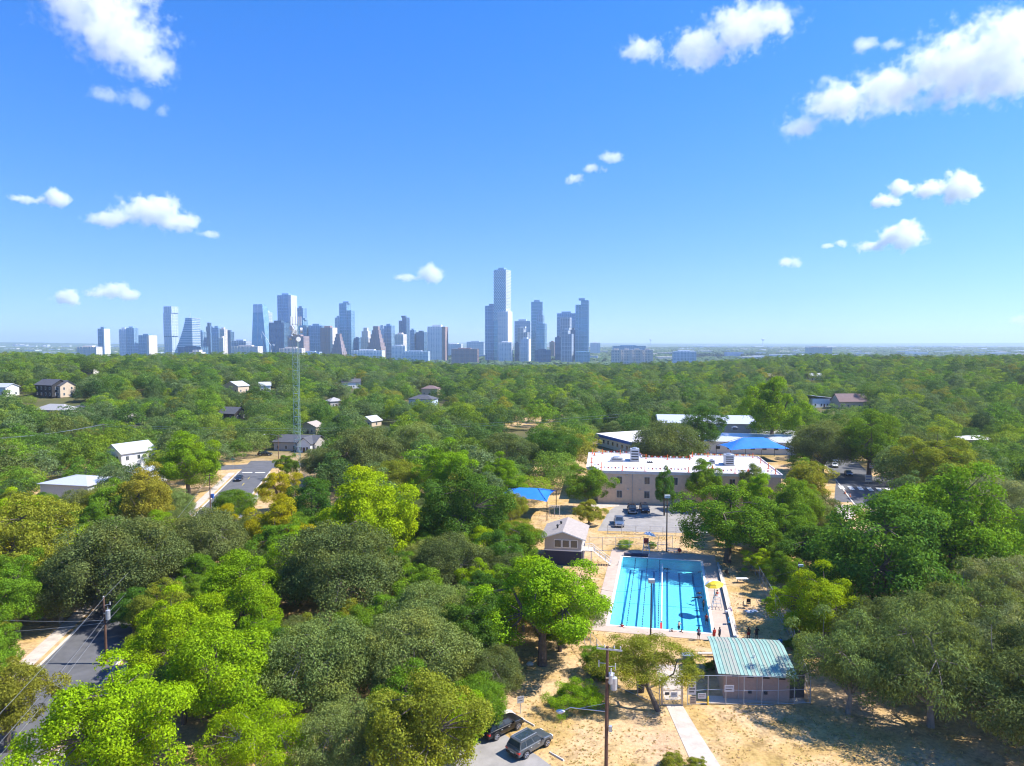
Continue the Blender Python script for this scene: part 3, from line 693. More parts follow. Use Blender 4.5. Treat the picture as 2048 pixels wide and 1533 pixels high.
for i in range(3):
    b = MB(); r = random.Random(i)
    for k in range(9):
        a = r.uniform(0, 6.28); d = r.uniform(0, .16); x, y = math.cos(a) * d, math.sin(a) * d; h = r.uniform(.06, .2) if i < 2 else r.uniform(.01, .03); w_ = r.uniform(.03, .06) if i < 2 else r.uniform(.05, .1); t = r.uniform(0, 6.28); lx, ly = math.cos(t) * w_, math.sin(t) * w_
        if i < 2: b.poly([(x - lx, y - ly, 0), (x + lx, y + ly, 0), (x + r.uniform(-.1, .1), y + r.uniform(-.1, .1), h)], [(0, 1, 2)])
        else: b.poly([(x - lx, y - ly, h), (x + ly, y - lx, h + .01), (x + lx, y + ly, h), (x - ly, y + lx, h + .02)], [(0, 1, 2, 3)])
    me = b.mesh('tuft'); me.materials.append(gm[i]); o = bpy.data.objects.new('g%02d' % i, me); gc.objects.link(o)
NO = [[pool_pt(-9.4, -18.7), pool_pt(9.8, -18.7), pool_pt(9.8, 20.7), pool_pt(-9.4, 20.7)], [(16.8, 76), (18.9, 76), (20.9, 50), (17.4, 50)], [(-14, 50), (6.2, 50), (4.6, 63.5), (2.6, 66.2), (-.4, 69.6), (-2.5, 72.6), (-9, 75), (-14, 70)], [(22, 75.4), (33, 75.4), (34, 86.5), (24, 87)], [P(1195, 1062), P(1218, 1022), P(1240, 1008), P(1390, 1012), P(1420, 1068)], [(5, 124), (13, 123), (15, 134), (7, 135)]]
gp = []
n = 45000; gx = RNG.uniform(-14, 62, n); gy = 56 + 120 * RNG.random(n) ** 1.5
cl = np.sin(gx * .9 + 1.7 * np.sin(gy * .35)) * np.cos(gy * .7 + 1.3 * np.sin(gx * .31)) + .6 * np.sin(gx * .23 + gy * .19)
for x, y, c in zip(gx, gy, cl):
    if RNG.random() > .5 + .5 * c: continue
    if any(inside([(q[0], q[1]) for q in p], x, y) for p in NO): continue
    gp.append((x, y, c))
ga = np.array(gp); k = RNG.random(len(ga)); gi = np.where(k < .72, 0, np.where(k < .86 + .1 * (ga[:, 2] > .8), 1, 2)); s = RNG.uniform(.35, .95, len(ga))
instancer('dry_grass', np.stack([ga[:, 0], ga[:, 1], np.full(len(ga), .004)], -1), np.stack([s, s, s], -1), RNG.uniform(0, 6.28, len(ga)), gi, gc, 'dry straw tufts and fallen leaves on the open ground', 'grass')
# ---------------------------------------------------------------- pool, deck, paths, roads
def sheet_poly(name, pts, z, m, kind='structure'):
    mb = MB(); mb.quad(*[(p[0], p[1], z) for p in pts]); o = mb.build(name, m)
    if o.data.polygons[0].normal.z < 0: o.data.flip_normals()
    o['kind'] = kind; return o
PE1 = Vector((math.cos(POOL_A), math.sin(POOL_A), 0)); PE2 = Vector((-math.sin(POOL_A), math.cos(POOL_A), 0))
DEPTH = 1.45; HW, HL = POOL_W / 2, POOL_L / 2
pool = thing('swimming_pool', 'rectangular lap pool with pale blue basin and painted lane lines', 'pool', (POOL_C.x, POOL_C.y, 0), POOL_A)
b = MB(); b.quad((-HW, -HL, -1.05), (HW, -HL, -1.05), (HW, HL, -DEPTH - 0.4), (-HW, HL, -DEPTH - 0.4)); b.build('basin_floor', M['pool_paint'], pool)
b = MB()
for (a, c) in (((-HW, -HL), (HW, -HL)), ((HW, -HL), (HW, HL)), ((HW, HL), (-HW, HL)), ((-HW, HL), (-HW, -HL))):
    za = -1.05 if a[1] < 0 else -DEPTH - 0.4; zc_ = -1.05 if c[1] < 0 else -DEPTH - 0.4
    b.quad((*a, za), (*c, zc_), (*c, 0.0), (*a, 0.0))
b.build('basin_wall', M['pool_paint'], pool)
for x0, x1, y0, y1 in ((-HW - .4, -HW, -HL - .4, HL + .4), (HW, HW + .4, -HL - .4, HL + .4), (-HW, HW, -HL - .4, -HL), (-HW, HW, HL, HL + .4)):
    b = MB(); b.box(x0, x1, y0, y1, -0.1, 0.07); b.build('coping', M['white_paint'], pool)
def floor_z(w): return -1.05 + (-DEPTH - 0.4 + 1.05) * (w + HL) / POOL_L
LANES = [-5.45, -3.4, -1.25, 1.05, 3.15, 5.5]
for u in LANES:
    b = MB(); w0, w1 = -HL + 1.6, HL - 1.8
    b.quad((u - .15, w0, floor_z(w0) + .012), (u + .15, w0, floor_z(w0) + .012), (u + .15, w1, floor_z(w1) + .012), (u - .15, w1, floor_z(w1) + .012)); o = b.build('lane_line', M['lane_paint'], pool)
    b = MB(); b.quad((u - .5, w1, floor_z(w1) + .013), (u + .5, w1, floor_z(w1) + .013), (u + .5, w1 + .25, floor_z(w1) + .013), (u - .5, w1 + .25, floor_z(w1) + .013)); b.build('crossbar', M['lane_paint'], o)
b = MB(); b.quad((-HW, -3.6, floor_z(-3.6) + .015), (HW, -3.6, floor_z(-3.6) + .015), (HW, -3.5, floor_z(-3.5) + .015), (-HW, -3.5, floor_z(-3.5) + .015)); b.build('wire_shadow_line', M['lane_paint'], pool)  # painted stripe standing in for an overhead wire and its shadow
for (u, w) in ((-6.9, -12), (-6.9, 11), (6.9, 9)):
    b = MB()
    for s in (-.25, .25): b.path([(u - .1, w + s, -.6), (u, w + s, .7), (u + (.5 if u > 0 else -.5), w + s, .75), (u + (.75 if u > 0 else -.75), w + s, .05)], .03, .03, 6)
    for z in (-.5, -.2): b.tube((u, w - .25, z), (u, w + .25, z), .03)
    b.build('ladder', M['steel'], pool)
# water
wm = nm('water'); N = wm.node_tree; N.nodes.clear(); out = N.nodes.new('ShaderNodeOutputMaterial')
tp = N.nodes.new('ShaderNodeBsdfTransparent'); tp.inputs['Color'].default_value = (0.46, 0.885, 0.99, 1)
gl = N.nodes.new('ShaderNodeBsdfGlossy'); gl.inputs['Roughness'].default_value = 0.06
fr = N.nodes.new('ShaderNodeFresnel'); fr.inputs['IOR'].default_value = 1.33
nz_ = N.nodes.new('ShaderNodeTexNoise'); nz_.inputs['Scale'].default_value = 1.6; nz_.inputs['Detail'].default_value = 4
bp = N.nodes.new('ShaderNodeBump'); bp.inputs['Strength'].default_value = 0.8; bp.inputs['Distance'].default_value = 0.15
ge = N.nodes.new('ShaderNodeNewGeometry'); N.links.new(ge.outputs['Position'], nz_.inputs['Vector']); N.links.new(nz_.outputs['Fac'], bp.inputs['Height'])
N.links.new(bp.outputs[0], gl.inputs['Normal']); N.links.new(bp.outputs[0], fr.inputs['Normal'])
mx = N.nodes.new('ShaderNodeMixShader'); N.links.new(fr.outputs[0], mx.inputs[0]); N.links.new(tp.outputs[0], mx.inputs[1]); N.links.new(gl.outputs[0], mx.inputs[2]); N.links.new(mx.outputs[0], out.inputs['Surface'])
sheet_poly('water', [pool_pt(-HW, -HL), pool_pt(HW, -HL), pool_pt(HW, HL), pool_pt(-HW, HL)], -0.10, wm)
# lane ropes
def rope(u, label, big=False, w0=-HL, w1=HL):
    t = thing('lane_rope', label, 'lane rope', (POOL_C.x, POOL_C.y, 0), POOL_A, 'lane ropes floating in the pool')
    b = MB(); b.tube((u, w0, -.07), (u, w1, -.07), .02, .02, 5); b.build('cable', M['float_dark'], t)
    b1, b2 = MB(), MB(); w = w0 + .3; i = 0
    while w < w1 - .3:
        (b1 if i % 2 else b2).tube((u, w, -.06), (u, w + (.28 if big else .4), -.06), .14 if big else .075, None, 6); w += .36 if big else .95; i += 1
    b1.build('floats', M['white_paint' if big else 'float_dark'], t); b2.build('floats', M['white_paint'] if big else M['float_dark'], t)
rope(-4.6, 'leftmost dashed dark lane rope in the pool'); rope(-2.45, 'second dashed dark lane rope in the pool')
rope(-.25, 'thin dashed rope beside the thick white lane rope'); rope(.18, 'thick white lane rope down the middle of the pool', True, -HL + 2.6, HL - 2.4)
t = thing('backstroke_pad', 'pink red pad hanging at the near end of the white lane rope', 'pad', pool_pt(.18, -HL + 1.3, 0), POOL_A); b = MB(); b.box(-.16, .16, -1.2, 1.2, -.09, -.02); b.build('pad', M['cloth_red'], t)
# deck as four slabs round the pool

def slab_world(name, pts, z0, z1, m):
    b = MB(); b.prism([(p[0], p[1]) for p in pts], z0, z1); o = b.build(name, m); o['kind'] = 'structure'; return o
U0, U1, W0, W1 = -9.3, 9.7, -18.6, 20.6
for (a, b_, c, d) in ((U0, -HW - .4, W0, W1), (HW + .4, U1, W0, W1), (-HW - .4, HW + .4, W0, -HL - .4), (-HW - .4, HW + .4, HL + .4, W1)):
    slab_world('pool_deck', [pool_pt(a, c), pool_pt(b_, c), pool_pt(b_, d), pool_pt(a, d)], -0.05, 0.045, M['deck'])
t = thing('low_wall', 'low dark kerb wall along the right side of the pool deck', 'wall', pool_pt(9.9, -2), POOL_A); b = MB(); b.box(-.14, .14, -16, 17, 0, .42); b.build('wall', M['siding_grey'], t); b = MB(); b.box(-.2, .2, -16, 17, .42, .5); b.build('cap', M['concrete'], t)
slab_world('kerb_strip', [pool_pt(10.05, -18), pool_pt(10.5, -18), pool_pt(10.5, 15), pool_pt(10.05, 15)], -.05, .03, M['sidewalk'])
# rolled cover at the far end, life ring etc.
t = thing('pool_cover', 'dark blue rolled cover lying at the far left end of the pool', 'pool cover', pool_pt(-4.6, HL + .75), POOL_A); b = MB(); b.tube((-2.2, 0, .35), (2.2, 0, .35), .3, .3, 10); b.build('roll', M['cloth_navy'], t); b = MB(); b.tube((-2.4, 0, .35), (2.4, 0, .35), .05); b.cbox((-2.35, 0, .18), (.06, .5, .36)).cbox((2.35, 0, .18), (.06, .5, .36)); b.build('stand', M['steel'], t)
# concrete path, lot, verge
slab_world('path', [(16.95, 75.9), (18.75, 75.9), (19.1, 70.5), (19.9, 62), (20.8, 50), (17.6, 50), (17.1, 62), (17.0, 70)], -.05, .035, M['sidewalk'])
slab_world('path', [P(1310, 1330), P(1372, 1330), P(1364, 1400), P(1330, 1400)], -.05, .02, M['sidewalk'])
slab_world('parking_apron', [(-14, 50), (6.2, 50), (4.6, 63.5), (2.6, 66.2), (-.4, 69.6), (-2.5, 72.6), (-9, 75), (-14, 70)], -.05, .015, M['asphalt_pale'])
slab_world('parking_lot', [P(1195, 1062), P(1218, 1022), P(1240, 1008), P(1390, 1012), P(1420, 1068)], -.05, .02, M['asphalt_pale'])
slab_world('path', [P(1175, 1008), P(1240, 1006), P(1238, 1013), P(1190, 1018)], -.05, .03, M['sidewalk'])
# the left street: one straight road with a crossing road at its far end
def sx(y): return -50.0 - 0.195 * (y - 67)
SA = math.atan(0.195)
def strip(name, off0, off1, y0, y1, z, m, thick=None):
    pts = [(sx(y0) + off0, y0), (sx(y0) + off1, y0), (sx(y1) + off1, y1), (sx(y1) + off0, y1)]
    if thick: return slab_world(name, pts, z - thick, z, m)
    return sheet_poly(name, pts, z, m)
strip('road', -4.6, 4.6, 20, 236, .012, M['asphalt'])
for s, (a, b_) in (('l', (-4.9, -4.6)), ('r', (4.6, 4.9))):
    strip('kerb', a, b_, 20, 216, .13, M['concrete'], .2)
strip('pavement', -7.6, -5.6, 20, 214, .05, M['sidewalk'], .1); strip('pavement', 5.6, 7.0, 20, 214, .05, M['sidewalk'], .1)
cr = MB()
for (xa, ya), (xb, yb) in (((-150, 212), (-20, 237)),):
    d = Vector((xb - xa, yb - ya, 0)).normalized(); n_ = Vector((-d.y, d.x, 0)) * 4.4
    a = Vector((xa, ya, .016)); c = Vector((xb, yb, .016)); cr.quad(a - n_, c - n_, c + n_, a + n_)
o = cr.build('road', M['asphalt']); o['kind'] = 'structure'
mk = MB()
for y in np.arange(186, 205, 9): mk.quad((sx(y) - .07, y, .02), (sx(y) + .07, y, .02), (sx(y + 3.4) + .07, y + 3.4, .02), (sx(y + 3.4) - .07, y + 3.4, .02))
o = mk.build('road_marking', M['yellow']); o['kind'] = 'structure'
mk = MB(); yb = 214.0
for k in range(2): mk.quad((sx(yb) - 3.6 + 3.9 * k, yb, .024), (sx(yb) - .6 + 3.9 * k, yb, .024), (sx(yb) - .6 + 3.9 * k, yb + 1.0, .024), (sx(yb) - 3.6 + 3.9 * k, yb + 1.0, .024))
o = mk.build('road_marking', M['white_paint']); o['kind'] = 'structure'
# the right street with its crosswalk
R0, R1 = Vector((84, 168, 0)), Vector((108, 246, 0)); rd = (R1 - R0).normalized(); rn = Vector((rd.y, -rd.x, 0))
b = MB(); b.quad(R0 - rn * 1, R0 + rn * 10, R1 + rn * 10, R1 - rn * 1); b.v = [(x, y, .012) for x, y, z in b.v]; o = b.build('road', M['asphalt']); o['kind'] = 'structure'
b = MB(); b.quad(R0 - rn * 1.35, R0 - rn * 1, R1 - rn * 1, R1 - rn * 1.35); b.v = [(x, y, .12) for x, y, z in b.v]; o = b.build('kerb', M['concrete']); o['kind'] = 'structure'
slab_world('road', [P(1668, 1005), P(1790, 1005), P(1830, 962), P(1760, 952), P(1672, 962)], -.05, .016, M['asphalt'])
cw0 = P(1676, 978)
for k in range(6):
    b = MB(); c = cw0 + rn * (1.2 + 2.35 * k) + rd * 2.2
    b.quad(c - rn * .6 - rd * 2.4, c + rn * .6 - rd * 2.4, c + rn * .6 + rd * 2.4, c - rn * .6 + rd * 2.4); b.v = [(x, y, .024) for x, y, z in b.v]; o = b.build('crosswalk_bar', M['white_paint']); o['kind'] = 'structure'
slab_world('path', [P(1668, 1010), P(1735, 1010), P(1700, 1040), P(1672, 1040)], -.05, .03, M['sidewalk'])
# ---------------------------------------------------------------- chain-link fence
def chain_fence(label, pts, h=3.0, step=3.6, fine=0.22, rails=(0.02, 0.5, 1.0), mats='galv'):
    p0 = Vector((pts[0][0], pts[0][1], 0)); t = thing('chain_link_fence', label, 'fence', p0)
    for i in range(len(pts) - 1):
        a = Vector((pts[i][0], pts[i][1], 0)) - p0; c = Vector((pts[i + 1][0], pts[i + 1][1], 0)) - p0; L_ = (c - a).length; n = max(1, round(L_ / step)); d = (c - a) / L_
        for k in range(n + (1 if i == len(pts) - 2 else 0)):
            q = a + d * (L_ * k / n); b = MB(); b.tube(q, q + Vector((0, 0, h)), .045, .045, 6); b.build('post', M[mats], t)
        for f in rails:
            b = MB(); z = Vector((0, 0, h * f + .02)); b.tube(a + z, c + z, .028, .028, 5); b.build('rail', M[mats], t)
        w = MB(); s = -h; r = .0045
        while s < L_:
            for sg in (1, -1):
                s0, z0, s1, z1 = (s, 0, s + h, h) if sg > 0 else (s, h, s + h, 0)
                if s0 < 0: z0 += -s0 * sg; s0 = 0
                if s1 > L_: z1 -= (s1 - L_) * sg; s1 = L_
                if s1 > s0:
                    A = a + d * s0 + Vector((0, 0, z0)); C = a + d * s1 + Vector((0, 0, z1)); nn = Vector((-d.y, d.x, 0)) * r
                    up = Vector((0, 0, r))
                    w.quad(A - up, C - up, C + up, A + up)
            s += fine
        o = w.build('wire_mesh', M[mats], t); o['kind'] = 'stuff'
    return t
GL, GR = Vector((16.43, 75.8, 0)), Vector((18.75, 75.8, 0))
chain_fence('tall chain-link fence in front of the green-roofed shed', [(19.3, 75.9), (21.64, 76.2), (27.5, 75.9), (33.0, 76.3)], 3.2, 2.1)
chain_fence('vine-hung chain-link fence along the right of the pool lawn', [(33.0, 76.35), (37.6, 93.5), (42.8, 126)], 2.4, 3.4)
chain_fence('chain-link fence behind the far end of the pool', [P(1178, 1102), P(1258, 1103), P(1345, 1098)], 2.6, 2.6)
chain_fence('low fence between the lot and the dry grass', [P(1215, 1068), P(1300, 1070), P(1378, 1074)], 1.8, 2.6)
chain_fence('fence running left from the gate behind the leaning tree', [(16.2, 75.85), (12.2, 80), (9.6, 92)], 2.6, 2.6)
# gate
t = thing('gate', 'rusty yellow pipe gate across the concrete path', 'gate', GL)
for x in (0, 2.3): b = MB(); b.tube((x, 0, 0), (x, 0, 3.3), .075, .075, 8); b.build('post', M['siding_tan'], t)
b = MB()
for z in (.12, 1.75, 3.2): b.tube((.1, 0, z), (2.2, 0, z), .045, .045, 6)
for x in (.14, 2.16): b.tube((x, 0, .12), (x, 0, 3.2), .045, .045, 6)
b.build('frame', M['siding_tan'], t)
w = MB()
for k in range(-20, 15):
    for sg in (1, -1):
        s0, s1 = k * .16, k * .16 + 3.05; z0, z1 = (.12, 3.17) if sg > 0 else (3.17, .12)
        if s0 < .14: z0 += (.14 - s0) * sg; s0 = .14
        if s1 > 2.16: z1 -= (s1 - 2.16) * sg; s1 = 2.16
        if s1 > s0: w.quad((s0, 0, z0 - .004), (s1, 0, z1 - .004), (s1, 0, z1 + .004), (s0, 0, z0 + .004))
w.build('wire_mesh', M['galv'], t)['kind'] = 'stuff'
def panel_sign(name, label, loc, w, h, z, mt='sign_white', lines=3, post=True, ang=0, dark='dark_metal', posth=None):
    t = thing(name, label, 'sign', loc, ang)
    b = MB(); b.box(-w / 2, w / 2, -.03, 0, z, z + h); pl = b.build('panel', M[mt], t)
    for k in range(lines):
        b = MB(); zz = z + h * (1 - (k + .8) / (lines + .6)); b.box(-w * .38, w * (.38 - .12 * (k % 2)), -.036, -.03, zz, zz + h * .09); b.build('text_line', M[dark], pl)
    if post: b = MB(); b.tube((0, .03, 0), (0, .03, posth or z + h), .035, .035, 6); b.build('post', M['galv'], t)
    return t
panel_sign('notice_sign', 'small dark notice plate on the pipe gate', GL + Vector((.6, -.06, 0)), .5, .3, 1.25, 'dark_metal', 1, False)
panel_sign('notice_sign', 'pale notice board hung on the pipe gate', GL + Vector((1.35, -.06, 0)), .75, .55, 1.0, 'sign_white', 3, False)
panel_sign('notice_sign', 'large grey rules board between gate and shed fence', (19.75, 75.7, 0), .85, 1.5, 1.3, 'sign_white', 4, True)
panel_sign('notice_sign', 'tan board below the large grey rules board', (19.85, 75.66, 0), .7, .9, .25, 'siding_tan', 3, False)
panel_sign('notice_sign', 'white notice at the yellow fence post', (20.9, 75.9, 0), .9, .6, .75, 'sign_white', 2, False)
panel_sign('notice_sign', 'white sign board fixed to the shed fence', (23.9, 75.95, 0), 1.05, .75, 1.5, 'sign_white', 2, False)
b0 = thing('bollard', 'yellow bollard at the corner of the shed fence', 'bollard', (21.6, 76.0, 0)); b = MB(); b.tube((0, 0, 0), (0, 0, .9), .09, .09, 8).ball((0, 0, .9), .09, 8, 4); b.build('post', M['yellow'], b0)
# ---------------------------------------------------------------- green-roofed shed
def brick_mat():
    m = nm('shed_brick'); N = m.node_tree; L = N.links; b = N.nodes['Principled BSDF']; b.inputs['Roughness'].default_value = .9
    tc = N.nodes.new('ShaderNodeTexCoord'); mp = N.nodes.new('ShaderNodeMapping'); mp.inputs['Rotation'].default_value = (R(90), 0, 0); L.new(tc.outputs['Object'], mp.inputs[0])
    bt = N.nodes.new('ShaderNodeTexBrick'); L.new(mp.outputs[0], bt.inputs['Vector']); bt.inputs['Scale'].default_value = 2.2; bt.inputs['Mortar Size'].default_value = .015
    bt.inputs['Color1'].default_value = (.46, .29, .22, 1); bt.inputs['Color2'].default_value = (.37, .25, .19, 1); bt.inputs['Mortar'].default_value = (.38, .33, .28, 1)
    L.new(bt.outputs['Color'], b.inputs['Base Color']); return m
shed = thing('pool_shed', 'brick pool shed with weathered green standing-seam metal roof', 'shed', (23.7, 77.4, 0), R(-8))
BM = brick_mat(); SW, SD = 7.1, 8.2
b = MB(); b.box(0, SW, 0, .2, 0, 3.0); b.build('wall', BM, shed); b = MB(); b.box(0, .2, .2, SD, 0, 3.0); b.build('wall', BM, shed); b = MB(); b.box(SW - .2, SW, .2, SD, 0, 3.0); b.build('wall', BM, shed); b = MB(); b.box(.2, SW - .2, SD - .2, SD, 0, 3.0); b.build('wall', BM, shed)
for x in (.9, 2.5, 4.2, 5.9): b = MB(); b.box(x, x + .75, -.01, .05, 2.55, 2.85); b.build('vent', M['black'], shed)
for x in (2.65, 4.35): b = MB(); b.box(x, x + .42, -.012, .05, .75, 1.15); b.build('vent', M['black'], shed)
for x in (1.6, 3.6): b = MB(); b.tube((x, -.06, 0), (x, -.06, 3.0), .05, .05, 6); b.build('downpipe', M['siding_grey'], shed)
YR, ZR, ZF, ZB = 6.4, 3.72, 3.15, 3.4; npan = 21; x0 = -.7; pw = (SW + 1.5) / npan
for k in range(npan):
    xa, xb = x0 + k * pw + .012, x0 + (k + 1) * pw - .012
    b = MB(); b.poly([(xa, -.7, ZF), (xb, -.7, ZF), (xb, YR, ZR), (xa, YR, ZR), (xb, SD + .6, ZB), (xa, SD + .6, ZB), (xa, -.7, ZF - .06), (xb, -.7, ZF - .06)], [(0, 1, 2, 3), (3, 2, 4, 5), (6, 7, 1, 0)])
    pnl = b.build('roof_panel', M['roof_green' if random.random() < .6 else 'roof_green_b'], shed)
    b = MB(); b.path([(xa, -.7, ZF + .03), (xa, YR, ZR + .03), (xa, SD + .6, ZB + .03)], .03, .03, 4); b.build('seam', M['roof_green_b' if k % 5 else 'siding_grey'], pnl)
b = MB(); b.poly([(x0, -.68, ZF - .08), (x0 + npan * pw, -.68, ZF - .08), (x0 + npan * pw, YR, ZR - .08), (x0, YR, ZR - .08), (x0 + npan * pw, SD + .58, ZB - .08), (x0, SD + .58, ZB - .08)], [(0, 1, 2, 3), (3, 2, 4, 5)]); b.build('roof_deck', M['wood_dark'], shed)
b = MB(); b.tube((3.9, 3.2, 3.35), (3.9, 3.2, 3.9), .09, .09, 8); b.build('vent_pipe', M['white_paint'], shed)
slab_world('shed_apron', [(21.8, 76.4), (32.6, 75.3 + 1.2), (32.4, 78.2), (31, 77), (23.6, 77.9), (21.9, 78)], -.05, .03, M['concrete'])
wl = thing('service_wall', 'dark board screen at the right end of the shed', 'screen', (31.0, 76.6, 0), R(4)); b = MB(); b.box(0, 1.9, .8, .95, 0, 3.1); b.build('board', M['dark_metal'], wl)
bx_ = thing('electric_cabinet', 'grey electric cabinet near the leaning tree by the gate', 'cabinet', P(1374, 1322)); b = MB(); b.box(-.7, .7, -.5, .5, 0, .8); b.build('body', M['galv'], bx_); b = MB(); b.box(-.75, .75, -.55, .55, .8, .86); b.build('lid', M['steel'], bx_)
bn = thing('concrete_bench', 'long concrete bench beside the shed', 'bench', P(1420, 1314)); b = MB(); b.box(-1.6, 1.2, -.25, .25, .4, .52); b.build('seat', M['concrete'], bn)
for x in (-1.2, .8): b = MB(); b.box(x - .12, x + .12, -.2, .2, 0, .4); b.build('leg', M['concrete'], bn)
tc_ = thing('trash_can', 'black bin behind the leaning tree trunk', 'bin', P(1281, 1384)); b = MB(); b.tube((0, 0, 0), (0, 0, 1.5), .42, .5, 12); b.build('body', M['black'], tc_); b = MB(); b.tube((0, 0, 1.5), (0, 0, 1.62), .54, .5, 12).ball((0, 0, 1.6), .46, 10, 4, (1, 1, .35)); b.build('lid', M['black'], tc_)
# ---------------------------------------------------------------- bath house
bh = thing('bath_house', 'two-storey bath house with grey shingle gable roof and outside stairs', 'house', P(1089, 1129), R(-10))
BW, BD = 6.6, 9.0
b = MB(); b.box(0, BW, 0, BD, 0, 2.7); b.build('lower_wall', M['siding_blue' if 0 else 'cloth_navy'], bh)
b = MB(); b.poly([(0, 0, 2.7), (BW, 0, 2.7), (BW, BD, 2.7), (0, BD, 2.7), (0, 0, 5.1), (BW, 0, 5.1), (BW, BD, 5.1), (0, BD, 5.1), (BW / 2, 0, 6.2), (BW / 2, BD, 6.2)], [(0, 1, 5, 8, 4), (1, 2, 6, 5), (2, 3, 7, 9, 6), (3, 0, 4, 7)]); b.build('upper_wall', M['siding_grey'], bh)
b = MB(); b.box(-.1, BW + .1, -.1, BD + .1, 2.62, 2.8); b.build('band', M['white_paint'], bh)
for k in range(3):
    x = 1.7 + k * 1.45; b = MB(); b.box(x, x + 1.35, -.05, .02, 3.2, 4.65); wf = b.build('window', M['white_paint'], bh); b = MB(); b.box(x + .1, x + 1.25, -.065, -.05, 3.3, 4.55); b.build('pane', M['window_glass'], wf)
for sx_ in (0, 1):
    b = MB(); xe = -.8 if sx_ == 0 else BW + .8; zr, ze = 6.35, 4.93
    b.poly([(xe, -.8, ze), (BW / 2, -.8, zr), (BW / 2, BD + .7, zr), (xe, BD + .7, ze), (xe, -.8, ze - .15), (BW / 2, -.8, zr - .15), (BW / 2, BD + .7, zr - .15), (xe, BD + .7, ze - .15)], [(0, 1, 2, 3), (7, 6, 5, 4), (0, 4, 5, 1), (3, 2, 6, 7), (0, 3, 7, 4)])
    rf = b.build('roof', M['roof_shingle'], bh)
    b = MB(); b.poly([(xe, -.84, ze - .16), (BW / 2, -.84, zr - .16), (BW / 2, -.84, zr + .03), (xe, -.84, ze + .03)], [(0, 1, 2, 3)]); b.build('fascia', M['white_paint'], rf)
    if sx_ == 0:
        for (px_, py_) in ((2.0, 3.0), (2.4, 5.5)): b = MB(); b.tube((px_, py_, 5.6), (px_, py_, 6.35), .16, .16, 8).ball((px_, py_, 6.4), .24, 8, 5); b.build('roof_vent', M['dark_metal'], rf)
st = MB()
for k in range(12): st.box(BW + 1.8 + k * .28, BW + 2.1 + k * .28, 1.0, 2.2, 2.5 - k * .21, 2.56 - k * .21)
st.build('stair', M['concrete'], bh)
b = MB(); b.box(BW, BW + 1.9, .8, 3.4, 2.5, 2.62); b.build('landing', M['concrete'], bh)
for y in (1.0, 2.2):
    b = MB(); b.tube((BW + .1, y, 3.55), (BW + 1.8, y, 3.55), .035).tube((BW + 1.8, y, 3.55), (BW + 5.2, y, 1.05), .035).tube((BW + 1.8, y, 3.0), (BW + 5.2, y, .5), .03)
    for k in range(6): xx = BW + .2 + k; zz = 3.55 if xx < BW + 1.8 else 3.55 - (xx - BW - 1.8) * .735; b.tube((xx, y, zz - 1.0), (xx, y, zz), .03)
    b.build('railing', M['white_paint'], bh)
for x in (BW + .3, BW + 1.6): b = MB(); b.box(x, x + .15, 1.0, 1.15, 0, 2.5); b.build('post', M['white_paint'], bh)
# ---------------------------------------------------------------- lifeguard chairs, umbrella, benches
def parasol(name, label, loc, r, z, cols, tilt, group=None):
    t = thing(name, label, 'umbrella', loc); t.rotation_euler = (tilt[0], tilt[1], 0)
    b = MB(); b.tube((0, 0, 0), (0, 0, z), .03, .03, 6); b.build('pole', M['steel'], t)
    n = 8
    for k in range(n):
        a0, a1 = 2 * PI * k / n, 2 * PI * (k + 1) / n; b = MB()
        b.poly([(0, 0, z), (r * .55 * math.cos(a0), r * .55 * math.sin(a0), z - r * .16), (r * .55 * math.cos(a1), r * .55 * math.sin(a1), z - r * .16), (r * math.cos(a0), r * math.sin(a0), z - r * .46), (r * math.cos(a1), r * math.sin(a1), z - r * .46)], [(0, 1, 2), (1, 3, 4, 2)]); b.build('canopy_panel', M[cols[k * len(cols) // n]], t)
    return t
def guard_chair(label, loc, rz, seat='white_paint'):
    t = thing('lifeguard_chair', label, 'chair', loc, rz)
    for sx_ in (-1, 1):
        for sy in (-1, 1): b = MB(); b.tube((sx_ * .7, sy * .75, 0), (sx_ * .42, sy * .4, 1.9), .05, .05, 6); b.build('leg', M['white_paint'], t)
    b = MB()
    for z in (.45, .95, 1.45): w_ = .7 - .28 * z / 1.9; d = .75 - .35 * z / 1.9; b.tube((-w_, -d, z), (w_, -d, z), .035); b.tube((-w_, d, z), (w_, d, z), .035); b.tube((-w_, -d, z), (-w_, d, z), .03); b.tube((w_, -d, z), (w_, d, z), .03)
    b.build('rungs', M['white_paint'], t)
    b = MB(); b.box(-.45, .45, -.42, .42, 1.88, 1.98); b.build('seat', M[seat], t); b = MB(); b.box(-.45, .45, .36, .44, 1.98, 2.7); b.build('backrest', M[seat], t)
    for sx_ in (-1, 1): b = MB(); b.box(sx_ * .48 - .04, sx_ * .48 + .04, -.4, .44, 2.25, 2.31); b.build('armrest', M['white_paint'], t)
    return t
CH1 = pool_pt(8.3, -6.6, .045); guard_chair('white lifeguard chair on the right deck under the yellow umbrella', CH1, POOL_A + R(90))
parasol('umbrella', 'yellow and white umbrella over the lifeguard on the right deck', CH1 + Vector((.1, .55, 0)), 1.45, 4.2, ['white_paint', 'yellow'], (R(4), R(-8)))
CH2 = P(1292, 1106, .045); guard_chair('white lifeguard chair with red seat at the far end of the pool', CH2, POOL_A, 'red')
parasol('umbrella', 'blue and white umbrella over the far lifeguard chair', CH2 + Vector((0, .5, 0)), 1.25, 3.9, ['blue_fabric', 'white_paint'], (R(-6), R(14)))
